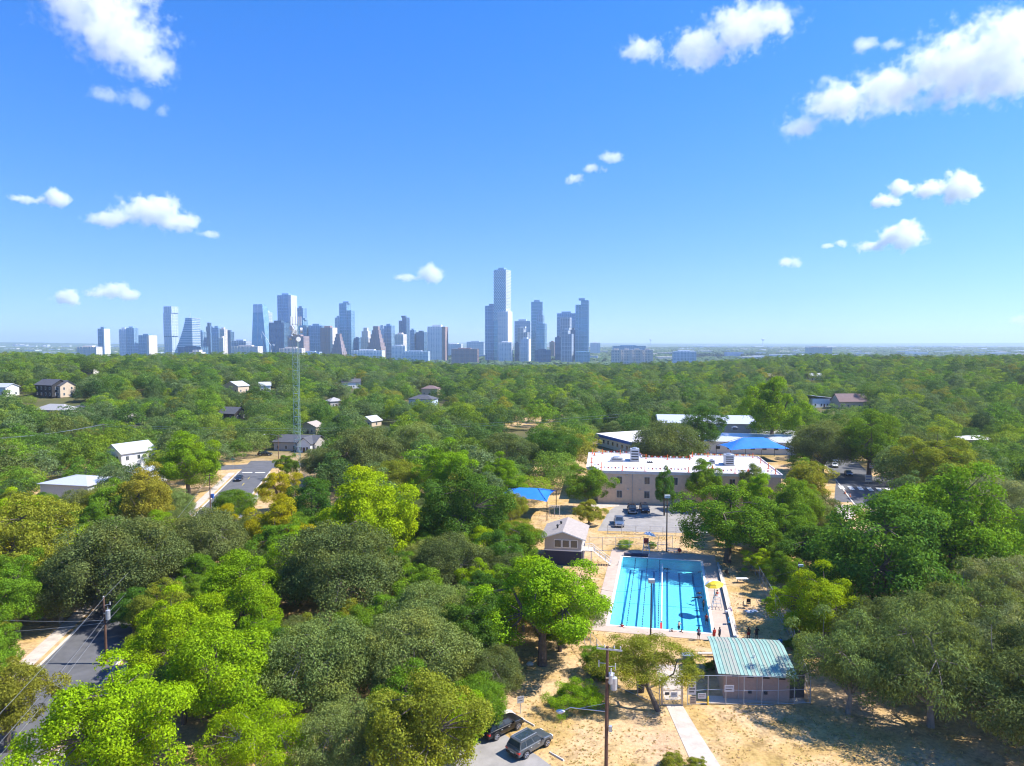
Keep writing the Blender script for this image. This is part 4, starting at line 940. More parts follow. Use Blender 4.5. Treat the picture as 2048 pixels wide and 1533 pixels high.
fr_ = thing('pipe_frame', 'white pipe frame standing at the far pool end', 'frame', P(1325, 1103, .045), POOL_A); b = MB(); b.tube((-1, 0, 0), (-1, 0, 1.7), .05).tube((1, 0, 0), (1, 0, 1.7), .05).tube((-1, 0, 1.3), (1, 0, 1.3), .05); b.build('pipes', M['white_paint'], fr_)
bn = thing('bench', 'pale slatted bench at the far end of the pool', 'bench', P(1347, 1107, .045), POOL_A)
for k in range(3): b = MB(); b.box(-1.2, 1.2, -.3 + k * .2, -.14 + k * .2, .44, .48); b.build('slat', M['offwhite'], bn)
for k in range(2): b = MB(); b.box(-1.2, 1.2, .34, .37, .58 + k * .2, .73 + k * .2); b.build('slat', M['offwhite'], bn)
for x in (-1, 1): b = MB(); b.tube((x, -.25, 0), (x, -.25, .45), .03).tube((x, .35, 0), (x, .35, .95), .03); b.build('leg', M['dark_metal'], bn)
rb = thing('rescue_bag', 'red rescue bag on the right end of the far bench', 'bag', P(1359, 1104, .55)); b = MB(); b.ball((0, 0, .3), .42, 10, 6, (1, .7, .8)); b.build('bag', M['red'], rb, True)
b = MB(); b.path([(-.2, 0, .55), (0, 0, .8), (.2, 0, .55)], .03); b.build('handle', M['black'], rb)
# lawn things
pt = thing('picnic_table', 'white table standing on the dry pool lawn', 'table', P(1484, 1166)); b = MB(); b.box(-.95, .95, -.38, .38, .7, .76); b.build('tabletop', M['white_paint'], pt)
for x in (-.75, .75): b = MB(); b.tube((x, -.3, 0), (x, .1, .7), .035).tube((x, .3, 0), (x, -.1, .7), .035); b.build('leg', M['dark_metal'], pt)
def camp_chair(label, loc, rz, m):
    t = thing('camp_chair', label, 'chair', loc, rz)
    b = MB(); b.quad((-.3, -.28, .42), (.3, -.28, .42), (.3, .25, .38), (-.3, .25, .38)); b.box(-.3, .3, -.28, .25, .36, .38); b.build('seat', M[m], t); b = MB(); b.box(-.3, .3, .25, .3, .42, 1.0); b.build('backrest', M[m], t)
    for x in (-.3, .3): b = MB(); b.tube((x, -.3, 0), (x, .3, .55), .018).tube((x, .3, 0), (x, -.3, .55), .018); b.build('leg', M['dark_metal'], t)
    return t
camp_chair('dark folding chair at the edge of the tree shade on the lawn', P(1455, 1152), R(30), 'black'); camp_chair('black folding chair in the middle of the pool lawn', P(1497, 1212), R(-20), 'black')
camp_chair('black folding chair beside its twin in the middle of the lawn', P(1490, 1217), R(60), 'black'); camp_chair('bright blue folding chair by the deck kerb', P(1461, 1250), R(70), 'cloth_blue')
tw = thing('towel', 'pale towel spread in front of the black lawn chairs', 'towel', P(1503, 1223), R(20)); b = MB(); b.box(-.9, .9, -.45, .45, .01, .03).box(-.9, -.6, -.45, .45, .03, .07); b.build('cloth', M['cloth_white'], tw)
for i, (px_, py_, lb, m) in enumerate(((1459, 1224, 'dark bag on the kerb right of the lifeguard chair', 'cloth_purple'), (1454, 1228, 'small pale bag beside the dark bag on the kerb', 'cloth_white'), (1561, 1287, 'bright blue cooler at the back right corner of the shed', 'cloth_blue'))):
    t = thing('bag', lb, 'bag', P(px_, py_)); b = MB(); b.ball((0, 0, .28), .36, 8, 5, (1.2, .8, .8)); b.build('body', M[m], t, True); b = MB(); b.path([(-.2, 0, .5), (0, 0, .78), (.2, 0, .5)], .025); b.build('handle', M['black'], t)
# ---------------------------------------------------------------- school
def window(parent, x, z, w, h, y=-.06, frame='white_paint', mull=1, face='f', X=0.0):
    """a framed window on a wall: 'f' front (normal -y at y), 'r' right side (normal +x at x=X), 'l' left side"""
    def bx(a, b_, c, d, o0, o1):
        m = MB()
        if face == 'f': m.box(a, b_, y + o0, y + o1, c, d)
        elif face == 'r': m.box(X - o1, X - o0, a, b_, c, d)
        else: m.box(X + o0, X + o1, a, b_, c, d)
        return m
    f = bx(x, x + w, z, z + h, 0, .1).build('window', M[frame], parent)
    n = mull + 1; pw_ = (w - .08) / n
    for k in range(n): bx(x + .06 + k * pw_, x + .02 + (k + 1) * pw_, z + .07, z + h - .07, -.012, 0).build('pane', M['window_glass'], f)
    return f
sc = thing('school_building', 'two-storey tan brick school block with white flat roof', 'school', (21.2, 173.6, 0), R(-7.5))
SWd, SDp, SH = 43.5, 27.0, 7.5
fp = [(-2.6, 4.5), (0, 4.5), (0, 0), (SWd, 0), (SWd, SDp), (25, SDp), (25, SDp - 6), (12, SDp - 6), (12, SDp + 1), (-2.6, SDp + 1)]
b = MB(); b.prism(fp, 0, SH); b.build('wall', M['tan_brick'], sc)
def grow(p, d):
    c = Vector((20, 12)); return [(x + (d if x > c.x else -d), y + (d if y > c.y else -d)) for x, y in p]
b = MB(); b.prism(grow(fp, .22), SH, SH + .5); b.build('roof', M['roof_white'], sc)
n_ = len(fp); g = grow(fp, .24)
for i in range(n_):
    a, c = Vector((*g[i], 0)), Vector((*g[(i + 1) % n_], 0)); d = (c - a); L_ = d.length; b = MB(); b.cbox(((a + c) / 2 + Vector((0, 0, SH + .62))), (L_, .22, .26), math.atan2(d.y, d.x)); b.build('parapet', M['roof_white'], sc)
for x in (4.6, 11.3, 18, 24.8, 31.5, 38.2):
    for z in (1.5, 5.0): window(sc, x, z, 1.35, 1.85, -.06, 'offwhite', 1)
b = MB(); b.box(8.35, 8.5, -.12, 0, 0, 7.5); b.build('downspout', M['siding_grey'], sc); b = MB(); b.box(28.3, 28.45, -.12, 0, 0, 7.5); b.build('downspout', M['siding_grey'], sc)
for x, z in ((6.9, 7.0), (7.2, 3.6), (10, 3.6), (33.2, 3.6)): b = MB(); b.box(x, x + .35, -.3, 0, z, z + .2); b.build('wall_lamp', M['steel'], sc)
b = MB(); b.box(20.2, 21.4, -.05, .05, 0, 2.3); dr = b.build('door', M['brick'], sc); b = MB(); b.box(21.2, 21.26, -.1, -.05, 1.0, 1.2); b.build('handle', M['steel'], dr)
RZ = SH + .5
def rloc(u, w, z=RZ):
    c, s = math.cos(R(-7.5)), math.sin(R(-7.5)); return Vector((21.2 + u * c - w * s, 173.6 + u * s + w * c, z))
def hvac(label, loc, w, d, h, duct=True):
    t = thing('rooftop_unit', label, 'rooftop unit', loc, R(-7.5)); b = MB(); b.box(-w / 2, w / 2, -d / 2, d / 2, .3, h); bd = b.build('housing', M['galv'], t)
    for k in range(4): b = MB(); z = .5 + k * (h - .6) / 4; b.box(-w * .4, w * .4, -d / 2 - .04, -d / 2, z, z + (h - .6) / 8); b.build('louvre', M['dark_metal'], bd)
    b = MB(); b.box(-w / 2 - .1, w / 2 + .1, -d / 2 - .1, d / 2 + .1, 0, .3); b.build('curb', M['siding_grey'], t)
    b = MB(); b.tube((0, 0, h), (0, 0, h + .3), w * .3, w * .3, 10); b.build('fan', M['steel'], t)
    if duct: b = MB(); b.box(-w * .35, w * .35, d / 2, d / 2 + 2.2, .4, h * .6); b.build('duct', M['galv'], t)
hvac('tall silver air unit standing on the left of the white roof', rloc(9.6, 16), 2.3, 2.2, 3.4); hvac('silver air unit on the right part of the white roof', rloc(33.5, 13), 2.4, 2.4, 2.8); hvac('low grey air unit near the left roof edge', rloc(4.8, 15), 3.2, 1.6, 1.0, False)
hvac('small air unit left of the right silver one', rloc(29.5, 15), 1.4, 1.2, .9, False)
rolls = thing('roofing_roll', 'dark rolls of roofing felt on the white roof', 'roofing roll', rloc(13, 13)); b = MB()
for k in range(3): b.tube((k * .5, 0, .2), (k * .5 + .1, 1.2, .2), .2, .2, 8)
b.build('rolls', M['dark_metal'], rolls)
# warning-line posts with pennants round the roof edge
ring = [(.8, 1.2), (6, 1.2), (11.5, 1.2), (17, 1.2), (22, 1.2), (27.5, 1.2), (33, 1.2), (38, 1.2), (42.5, 1.4), (42.5, 9), (42.3, 17), (42, 25.5), (36, 25.6), (30, 25.6), (25.8, 25.4), (24.4, 19.6), (18.5, 19.6), (12.8, 19.8), (11, 26), (6, 27), (1, 27), (-1.8, 26.5), (-1.8, 19), (-1.8, 12), (-1.6, 5.6), (.8, 5.2)]
for i, (u, w) in enumerate(ring):
    t = thing('warning_post', 'orange-red warning post at the edge of the white school roof', 'warning post', rloc(u, w), 0, 'warning posts round the school roof')
    b = MB(); b.tube((0, 0, .08), (0, 0, 1.35), .1, .1, 6); b.build('pole', M['orange'], t); b = MB(); b.tube((0, 0, 0), (0, 0, .1), .38, .3, 8); b.build('base', M['red'], t)
pl = thing('pennant_line', 'line of red and white pennants round the white school roof', 'pennant line', rloc(0, 0))
o0 = rloc(0, 0); b = MB(); f1, f2 = MB(), MB(); q = 0
for i in range(len(ring)):
    a = rloc(*ring[i]) - o0 + Vector((0, 0, 1.05)); c = rloc(*ring[(i + 1) % len(ring)]) - o0 + Vector((0, 0, 1.05)); m_ = (a + c) / 2 - Vector((0, 0, .18)); b.path([a, m_, c], .015, .015, 4)
    n = max(2, int((c - a).length / .8)); d = (c - a).normalized()
    for k in range(1, n):
        f = k / n; p = a.lerp(c, f) - Vector((0, 0, .18 * 4 * f * (1 - f))); (f1 if q % 2 else f2).quad(p - d * .26, p + d * .26, p - Vector((0, 0, .55))); q += 1
b.build('rope', M['orange'], pl); f1.build('pennants', M['red'], pl); f2.build('pennants', M['white_paint'], pl)
for i, (u, w, lb) in enumerate(((27.2, 4, 'orange cone left of centre on the white roof'), (28.5, 6.5, 'orange cone beside the right air unit'), (36.5, 3.5, 'orange cone near the right front roof edge'), (-1.2, 24, 'orange cone at the far left roof corner'))):
    t = thing('traffic_cone', lb, 'cone', rloc(u, w)); b = MB(); b.tube((0, 0, .05), (0, 0, .95), .3, .05, 8); b.build('cone', M['orange'], t); b = MB(); b.cbox((0, 0, .03), (.7, .7, .06)); b.build('base', M['black'], t)
# wings behind
def wing(name, label, pts, h, wallm, roofm, fascia=None, wins=(), ridge=None):
    p0 = Vector((pts[0][0], pts[0][1], 0)); t = thing(name, label, 'school', (p0.x, p0.y, th(p0.x, p0.y) - .2)); q = [(x - p0.x, y - p0.y) for x, y in pts]
    b = MB(); b.prism(q, 0, h); b.build('wall', M[wallm], t)
    c = Vector((sum(p[0] for p in q) / 4, sum(p[1] for p in q) / 4)); g = [tuple(c + (Vector(p) - c) * 1.03) for p in q]
    if ridge:
        a, d = (Vector(g[0]) + Vector(g[3])) / 2, (Vector(g[1]) + Vector(g[2])) / 2; b = MB()
        b.poly([(*g[0], h), (*g[1], h), (*g[2], h), (*g[3], h), (a.x, a.y, h + ridge), (d.x, d.y, h + ridge)], [(0, 1, 5, 4), (2, 3, 4, 5), (1, 2, 5), (3, 0, 4), (3, 2, 1, 0)]); b.build('roof', M[roofm], t)
    else:
        b = MB(); b.prism(g, h, h + .35); b.build('roof', M[roofm], t)
    if fascia:
        g2 = [tuple(c + (Vector(p) - c) * 1.04) for p in q]; b = MB()
        for i in range(4): a, d = g2[i], g2[(i + 1) % 4]; b.quad((*a, h - .75), (*d, h - .75), (*d, h + .3), (*a, h + .3))
        b.build('fascia', M[fascia], t)
    for (side, n, z, w, hh) in wins:
        a, d = Vector((*q[side], 0)), Vector((*q[(side + 1) % 4], 0)); e = (d - a).normalized(); nr = Vector((e.y, -e.x, 0)); L_ = (d - a).length
        for k in range(n):
            m_ = a + e * (L_ * (k + .5) / n) + Vector((0, 0, z)); b = MB(); ang = math.atan2(e.y, e.x)
            b.cbox(m_ + nr * .03, (w, .1, hh), ang); wf = b.build('window', M['offwhite'], t); b = MB(); b.cbox(m_ + nr * .06, (w - .2, .08, hh - .2), ang); b.build('pane', M['window_glass'], wf)
    return t
wing('school_wing', 'low school wing with white roof and blue fascia', [(43, 247), (72, 254), (62, 286), (33, 272)], 4.4, 'offwhite', 'roof_white', 'blue_paint', [(3, 8, 2.2, 1.4, 1.5), (0, 8, 2.2, 1.4, 1.5)])
wing('school_gym', 'large school hall with low white gable roof', [(62, 297), (101, 292), (106, 322), (67, 328)], 6.2, 'siding_grey', 'roof_metal', None, [(3, 4, 4.4, 2, 1)], 2.0)
wing('school_wing', 'white walled school wing behind the big blue shade sail', [(67.5, 252), (103, 247), (107, 270), (72, 276)], 4.6, 'white_paint', 'roof_metal', None, [(0, 9, 2.4, 1.6, 1.2)], 1.3)
wing('school_wing', 'small cream annex at the right end of the school', [(98, 276), (112, 274), (114, 288), (100, 290)], 4.0, 'offwhite', 'roof_white')
for i, (x, y, z, lb) in enumerate(((49, 262, 4.8, 'dark vent unit on the blue-edged roof'), (56, 268, 4.8, 'grey air unit on the blue-edged roof'), (62, 262, 4.8, 'white air unit near the oak on the blue-edged roof'), (90, 285, 4.0, 'big air unit between hall and white wing'))):
    hvac(lb, (x, y, z - .1), 2.4, 1.6, 1.5, False)
# shade sails
def sail(label, c, w, d, ze, zr, rz, nx, ridge=.45):
    t = thing('shade_sail', label, 'shade sail', (c[0], c[1], 0), rz); n = 12; b = MB(); vs = []; fs = []
    for j in range(n + 1):
        for i in range(n + 1):
            u, v_ = -1 + 2 * i / n, -1 + 2 * j / n; x, y = u * w / 2, v_ * d / 2
            du = max(0, (abs(u) - ridge) / (1 - ridge)); q = max(du, abs(v_)); z = zr - (zr - ze) * (q ** .8)
            e = 1 if q > .999 else 0
            if e:
                f = abs(v_) if du > abs(v_) else abs(u); sagz = .5 * (1 - f ** 2); z += sagz * .9
                x *= 1 - .05 * (1 - v_ ** 2) if du > .999 else 1; y *= 1 - .07 * (1 - u ** 2) if abs(v_) > .999 else 1
            vs.append((x, y, z))
    for j in range(n):
        for i in range(n): a = j * (n + 1) + i; fs.append((a, a + 1, a + n + 2, a + n + 1))
    b.poly(vs, fs); b.build('fabric', M['blue_fabric'], t, True)
    for k in range(nx):
        for s in (-1, 1): x = -w / 2 + w * k / (nx - 1); b = MB(); b.tube((x, s * d / 2, 0), (x, s * d / 2, ze + .05), .09, .09, 8); b.build('post', M['dark_metal'], t)
    b = MB(); b.tube((-w / 2 * ridge, 0, zr - .12), (w / 2 * ridge, 0, zr - .12), .06)
    for sx_ in (-1, 1):
        for sy in (-1, 1): b.tube((sx_ * w / 2 * ridge, 0, zr - .12), (sx_ * w / 2, sy * d / 2, ze), .05)
    b.build('frame', M['dark_metal'], t)
sail('large blue fabric shade sail behind the white roof', (81.5, 238), 21, 12, 4.3, 7.6, R(6), 3)
sail('smaller blue shade sail over the playground left of the school', (3.6, 163.5), 11.5, 12.5, 4.3, 5.9, R(-13), 2)
pg = thing('play_frame', 'metal play frame under the smaller blue shade sail', 'play frame', (8.5, 160, 0)); 
for x in (0, 1.2, 2.4): b = MB(); b.tube((x, 0, 0), (x, 0, 2.2), .05).tube((x, 1.4, 0), (x, 1.4, 2.2), .05); b.build('post', M['galv'], pg)
b = MB(); b.tube((0, 0, 2.2), (2.4, 0, 2.2), .05).tube((0, 1.4, 2.2), (2.4, 1.4, 2.2), .05); 
for k in range(6): b.tube((k * .48, 0, 2.2), (k * .48, 1.4, 2.2), .03)
b.build('bars', M['galv'], pg)
# ---------------------------------------------------------------- houses among the trees
def house(label, px, py, w, d, h, rh, rz, wallm, roofm, kind='gable', wins=True, chimney=False, lift=0.0, ridge_x=True):
    g = G(px, py); t = thing('house', label, 'house', (g.x, g.y, g.z - .3 + lift), R(rz))
    x, y = w / 2, d / 2; o = .5
    b = MB()
    if kind == 'gable' and ridge_x: b.poly([(-x,-y,0),(x,-y,0),(x,y,0),(-x,y,0),(-x,-y,h),(x,-y,h),(x,y,h),(-x,y,h),(-x,0,h+rh),(x,0,h+rh)], [(0,1,5,4),(1,2,6,9,5),(2,3,7,6),(3,0,4,8,7)])
    elif kind == 'gable': b.poly([(-x,-y,0),(x,-y,0),(x,y,0),(-x,y,0),(-x,-y,h),(x,-y,h),(x,y,h),(-x,y,h),(0,-y,h+rh),(0,y,h+rh)], [(0,1,5,8,4),(1,2,6,5),(2,3,7,9,6),(3,0,4,7)])
    else: b.box(-x, x, -y, y, 0, h)
    b.build('wall', M[wallm], t)
    X, Y = x + o, y + o; k = rh / (y if ridge_x else x); e = h - o * k if kind == 'gable' else h; tk = .18
    def slab(p):  # thick roof plane
        v = [Vector(q) for q in p]; b = MB(); n = len(v); b.poly(v + [q - Vector((0, 0, tk)) for q in v], [tuple(range(n)), tuple(range(2 * n - 1, n - 1, -1))] + [(i, n + i, n + (i + 1) % n, (i + 1) % n) for i in range(n)]); return b.build('roof', M[roofm], t)
    z1 = h + rh + tk; z0 = e + tk
    if kind == 'gable' and ridge_x: r1 = slab([(-X,-Y,z0),(X,-Y,z0),(X,0,z1),(-X,0,z1)]); slab([(X,Y,z0),(-X,Y,z0),(-X,0,z1),(X,0,z1)])
    elif kind == 'gable': r1 = slab([(-X,-Y,z0),(0,-Y,z1),(0,Y,z1),(-X,Y,z0)]); slab([(X,-Y,z0),(X,Y,z0),(0,Y,z1),(0,-Y,z1)])
    elif kind == 'hip':
        m_ = max(0.2, x - y) if x >= y else .2
        r1 = slab([(-X,-Y,z0),(X,-Y,z0),(m_,0,z1),(-m_,0,z1)]); slab([(X,Y,z0),(-X,Y,z0),(-m_,0,z1),(m_,0,z1)]); slab([(X,-Y,z0),(X,Y,z0),(m_,0,z1)]); slab([(-X,Y,z0),(-X,-Y,z0),(-m_,0,z1)])
    elif kind == 'shed': r1 = slab([(-X,-Y,z0+rh),(X,-Y,z0),(X,Y,z0),(-X,Y,z0+rh)])
    else: b = MB(); b.box(-X + .3, X - .3, -Y + .3, Y - .3, h, h + .3); r1 = b.build('roof', M[roofm], t)
    if chimney: b = MB(); b.box(x * .4, x * .4 + .8, y * .1, y * .1 + .8, h, h + rh + 1.1); b.build('chimney', M['brick'], r1)
    if wins:
        st = max(1, int(h // 2.9))
        for s in range(st):
            n = max(2, int(w / 3.2))
            for k_ in range(n): window(t, -x + w * (k_ + .5) / n - .5, .9 + s * 2.9, 1.0, 1.4, -y - .05)
            n = max(1, int(d / 3.6))
            for sd in ('l', 'r'):
                for k_ in range(n): window(t, -y + d * (k_ + .5) / n - .5, .9 + s * 2.9, 1.0, 1.4, 0, face='r' if sd == 'r' else 'l', X=(x + .05) if sd == 'r' else (-x - .05))
        b = MB(); b.box(-.5, .5, -y - .05, -y + .05, 0, 2.1); dr = b.build('door', M['wood_dark'], t); b = MB(); b.box(.3, .38, -y - .1, -y - .05, .95, 1.1); b.build('handle', M['steel'], dr)
    return t
house('black modern house with dark gable roof on the left hill', 105, 792, 13, 9, 6.2, 2.6, -24, 'siding_black', 'roof_dark', ridge_x=True)
house('stone coloured end block of the black modern house', 128, 793, 6.5, 8, 6.0, 2.4, -24, 'siding_tan', 'roof_dark')
house('long dark grey roofed house below the black modern house', 115, 832, 17, 9, 3.2, 2.4, -14, 'siding_grey', 'roof_grey', 'hip')
house('grey roofed house beside the long dark one', 168, 828, 9, 8, 3.0, 1.8, 10, 'siding_tan', 'roof_dark', 'hip')
house('pale green house with light grey roof at the left edge of the street', 165, 1004, 13.5, 11, 5.6, 1.1, -12, 'siding_pale', 'roof_metal', 'hip')
house('tall white house with grey gable roof left of the street', 262, 938, 8.5, 11, 6.2, 2.4, -30, 'white_paint', 'roof_metal', 'gable', ridge_x=False)
house('low house with pale roof behind the bright street tree', 300, 962, 9, 9, 3.4, 1.2, -20, 'white_paint', 'roof_metal', 'hip')
house('dark roofed house with black dormer left of the mast', 466, 838, 9.5, 9, 3.4, 2.6, -20, 'siding_black', 'roof_dark', 'gable')
house('grey house with white trimmed gable beside the crossing', 600, 899, 16, 9, 3.6, 2.0, -10, 'siding_grey', 'roof_dark', 'gable', chimney=False)
house('small gabled front wing of the grey house by the crossing', 618, 902, 5, 8, 3.6, 2.0, -10, 'white_paint', 'roof_dark', 'gable', ridge_x=False)
house('white roofed house left of the mast on the hill', 473, 785, 12, 9, 4.6, 2.6, -25, 'siding_tan', 'roof_metal', 'gable', ridge_x=False)
house('small pale roofed house just left of the mast', 530, 783, 7, 8, 4.4, 2.0, 20, 'white_paint', 'roof_metal')
house('white house with dark roof and round gable right of the mast', 702, 776, 14, 9, 4.8, 2.4, 18, 'white_paint', 'roof_dark', chimney=True)
house('tall pale blue house with grey hip roof in the middle woodland', 847, 818, 15, 10, 6.4, 2.4, -16, 'siding_blue', 'roof_dark', 'hip')
house('brown roofed house behind the pale blue house', 862, 790, 12, 9, 5.0, 2.2, -10, 'siding_tan', 'roof_brown', 'hip')
house('small white roofed house below the pale blue house', 774, 836, 6.5, 6, 3.2, 1.0, 12, 'white_paint', 'roof_metal', 'shed')
house('white and tan cottage left of the small white roofed house', 742, 852, 7, 7, 3.0, 2.0, -30, 'siding_tan', 'roof_metal', 'gable', ridge_x=False)
house('tan cottage with green side room right of the mast', 624, 866, 8, 7, 3.4, 1.8, -15, 'siding_tan', 'roof_shingle', 'gable', ridge_x=False)
house('grey roofed house half hidden right of the mast', 668, 814, 8, 7, 3.8, 2.0, 40, 'siding_grey', 'roof_grey', 'hip')
house('cream stucco house high on the left hill under the skyline', 182, 748, 13, 10, 6.8, .4, -10, 'offwhite', 'offwhite', 'flat')
house('white modern house with slanted roof on the right slope', 1640, 813, 15, 9, 5.2, 1.8, 8, 'white_paint', 'roof_metal', 'shed')
house('brown shingle roofed house beside the white modern house', 1698, 815, 17, 10, 4.2, 4.0, 4, 'siding_tan', 'roof_brown')
house('tan roofed house far behind the school', 1552, 762, 17, 10, 4.6, 2.4, 5, 'siding_tan', 'siding_tan')
house('white roofed house far behind on the right', 1622, 760, 17, 10, 4.4, 2.0, -6, 'white_paint', 'roof_metal')
house('low pale roofed house under the right woodland', 1950, 892, 11, 8, 3.0, 1.2, -8, 'siding_grey', 'offwhite', 'hip')
house('small brown roofed cottage under the wires on the left hill', 270, 846, 7, 6, 3.0, 1.6, 12, 'siding_tan', 'roof_shingle', 'hip')
house('white house cut by the left edge near the black modern house', 12, 792, 8, 8, 5.0, 1.6, -10, 'white_paint', 'roof_metal', 'gable')
house('tiny white roof in the woods below the apartment slab', 1221, 771, 9, 8, 4.0, 2.0, -5, 'white_paint', 'roof_metal', 'gable')
# ---------------------------------------------------------------- vehicles
def loft(b, secs):
    """secs: list of rings (same length) -> skin with end caps"""
    n = len(secs[0]); base = len(b.v); b.v += [tuple(p) for r in secs for p in r]
    for k in range(len(secs) - 1):
        for i in range(n):
            j = (i + 1) % n; b.f.append((base + k * n + i, base + k * n + j, base + (k + 1) * n + j, base + (k + 1) * n + i))
    b.f.append(tuple(base + i for i in range(n - 1, -1, -1))); b.f.append(tuple(base + (len(secs) - 1) * n + i for i in range(n)))
def car(name, label, cat, loc, heading, kind, paint, group=None, rails=False):
    """x forward, built round its own centre"""
    t = thing(name, label, cat, loc, heading, group)
    if kind == 'suv':
        L_, Wd = 4.85, 1.95; lower = [(-2.42, .45, .95), (-2.36, .36, 1.08), (-1.2, .34, 1.1), (.6, .34, 1.08), (1.05, .34, 1.06), (1.9, .36, 1.0), (2.3, .38, .86), (2.42, .45, .72)]
        gh = dict(b0=-2.3, b1=1.15, t0=-1.95, t1=.35, zb=1.07, zt=1.74); wheels = (-1.42, 1.5); wr = .39
    elif kind == 'pickup':
        L_, Wd = 5.8, 2.0; lower = [(-2.9, .55, 1.12), (-2.84, .48, 1.16), (-1.0, .45, 1.16), (.8, .42, 1.14), (1.2, .42, 1.16), (2.3, .42, 1.12), (2.75, .45, 1.0), (2.9, .52, .8)]
        gh = dict(b0=-.95, b1=1.35, t0=-.75, t1=.7, zb=1.13, zt=1.86); wheels = (-1.75, 1.85); wr = .41
    else:
        L_, Wd = 4.7, 1.82; lower = [(-2.35, .42, .86), (-2.25, .33, .98), (-1.3, .3, .98), (.6, .28, .94), (1.0, .28, .93), (1.9, .3, .84), (2.25, .34, .72), (2.35, .4, .6)]
        gh = dict(b0=-1.75, b1=1.05, t0=-.95, t1=.25, zb=.94, zt=1.42); wheels = (-1.35, 1.42); wr = .33
    b = MB(); secs = []
    for i, (x, z0, z1) in enumerate(lower):
        w = Wd / 2 * (.86 if i in (0, len(lower) - 1) else .95 if i in (1, len(lower) - 2) else 1.0); m = z0 + (z1 - z0) * .55
        secs.append([(x, -w * .9, z0), (x, -w, z0 + .12), (x, -w, m), (x, -w * .96, z1 - .06), (x, -w * .86, z1), (x, w * .86, z1), (x, w * .96, z1 - .06), (x, w, m), (x, w, z0 + .12), (x, w * .9, z0)])
    loft(b, secs); body = b.build('body', M[paint], t, False)
    bv = body.modifiers.new('b', 'BEVEL'); bv.width = .035; bv.segments = 2; bv.limit_method = 'ANGLE'; bv.angle_limit = R(25)
    wb, wt = Wd / 2 * .93, Wd / 2 * .72; g = gh
    # cabin: pillars and roof in paint, glass as own panes
    b = MB(); v8 = [(g['b0'], -wb, g['zb']), (g['b1'], -wb, g['zb']), (g['b1'], wb, g['zb']), (g['b0'], wb, g['zb']), (g['t0'], -wt, g['zt'] - .04), (g['t1'], -wt, g['zt'] - .04), (g['t1'], wt, g['zt'] - .04), (g['t0'], wt, g['zt'] - .04)]
    b.poly(v8, [(0, 1, 5, 4), (1, 2, 6, 5), (2, 3, 7, 6), (3, 0, 4, 7)]); b.build('cabin', M[paint], t)
    b = MB(); rr = [(g['t0'] - .05, -wt - .02), (g['t1'] + .03, -wt - .02), (g['t1'] + .08, 0), (g['t1'] + .03, wt + .02), (g['t0'] - .05, wt + .02)]; b.prism(rr, g['zt'] - .05, g['zt']); mid = [(x * .9 + .1 * (g['t0'] + g['t1']) / 2, y * .8) for x, y in rr]; b.prism(mid, g['zt'], g['zt'] + .03); rf = b.build('roof', M[paint], t)
    if rails:
        for s in (-1, 1): b = MB(); b.tube((g['t0'] + .1, s * (wt - .05), g['zt'] + .09), (g['t1'] - .1, s * (wt - .05), g['zt'] + .09), .022); b.build('roof_rail', M['steel'], rf)
        b = MB(); b.box(g['t0'] + .25, g['t1'] - .15, -wt * .6, wt * .6, g['zt'] + .031, g['zt'] + .036); b.build('sunroof', M['window_glass'], rf)
    V = [Vector(q) for q in v8]
    def pane(name, a, c, d, e, f0, f1, g0=.1, g1=.88):
        lo0, lo1 = a.lerp(c, f0), a.lerp(c, f1); hi0, hi1 = e.lerp(d, f0), e.lerp(d, f1); q = [lo0.lerp(hi0, g0), lo1.lerp(hi1, g0), lo1.lerp(hi1, g1), lo0.lerp(hi0, g1)]
        n = (q[1] - q[0]).cross(q[3] - q[0]).normalized() * .012; cc = sum((Vector(x) for x in v8), Vector()) / 8
        if n.dot(q[0] - cc) < 0: n = -n
        b = MB(); b.quad(*[x + n for x in q]); return b.build(name, M['window_glass'], t)
    pane('windscreen', V[1], V[2], V[6], V[5], .06, .94); pane('rear_window', V[2 + 1], V[0], V[4], V[7], .08, .92, .25)
    for s, (i0, i1, i2, i3) in enumerate(((0, 1, 5, 4), (3, 2, 6, 7))):
        cuts = [(.08, .46), (.5, .88)] if kind != 'suv' else [(.05, .26), (.3, .58), (.62, .92)]
        for c0, c1 in cuts: pane('side_window', V[i0], V[i1], V[i2], V[i3], c0, c1)
    for wx in wheels:
        for s in (-1, 1):
            y = s * (Wd / 2 - .1); b = MB(); b.tube((wx, y - .12, wr), (wx, y + .12, wr), wr, wr, 18); wh = b.build('wheel', M['rubber'], t)
            b = MB(); yo = y + s * .125; b.tube((wx, yo - .01, wr), (wx, yo + .01, wr), wr * .2, wr * .2, 10)
            for k in range(5): a = 2 * PI * k / 5; b.tube((wx, yo, wr), (wx + math.cos(a) * wr * .66, yo, wr + math.sin(a) * wr * .66), .045, .04, 5)
            for k in range(16): a, c = 2 * PI * k / 16, 2 * PI * (k + 1) / 16; b.tube((wx + math.cos(a) * wr * .68, yo, wr + math.sin(a) * wr * .68), (wx + math.cos(c) * wr * .68, yo, wr + math.sin(c) * wr * .68), .03, .03, 4, False)
            b.build('rim', M['rim'], wh)
            b = MB(); pts = [(wx + math.cos(PI * k / 10) * (wr + .07), s * (Wd / 2 + .005), wr + math.sin(PI * k / 10) * (wr + .07)) for k in range(11)]; b.path(pts, .05, .05, 5); b.build('wheel_arch', M['black'], t)
    xr, xf = lower[0][0], lower[-1][0]
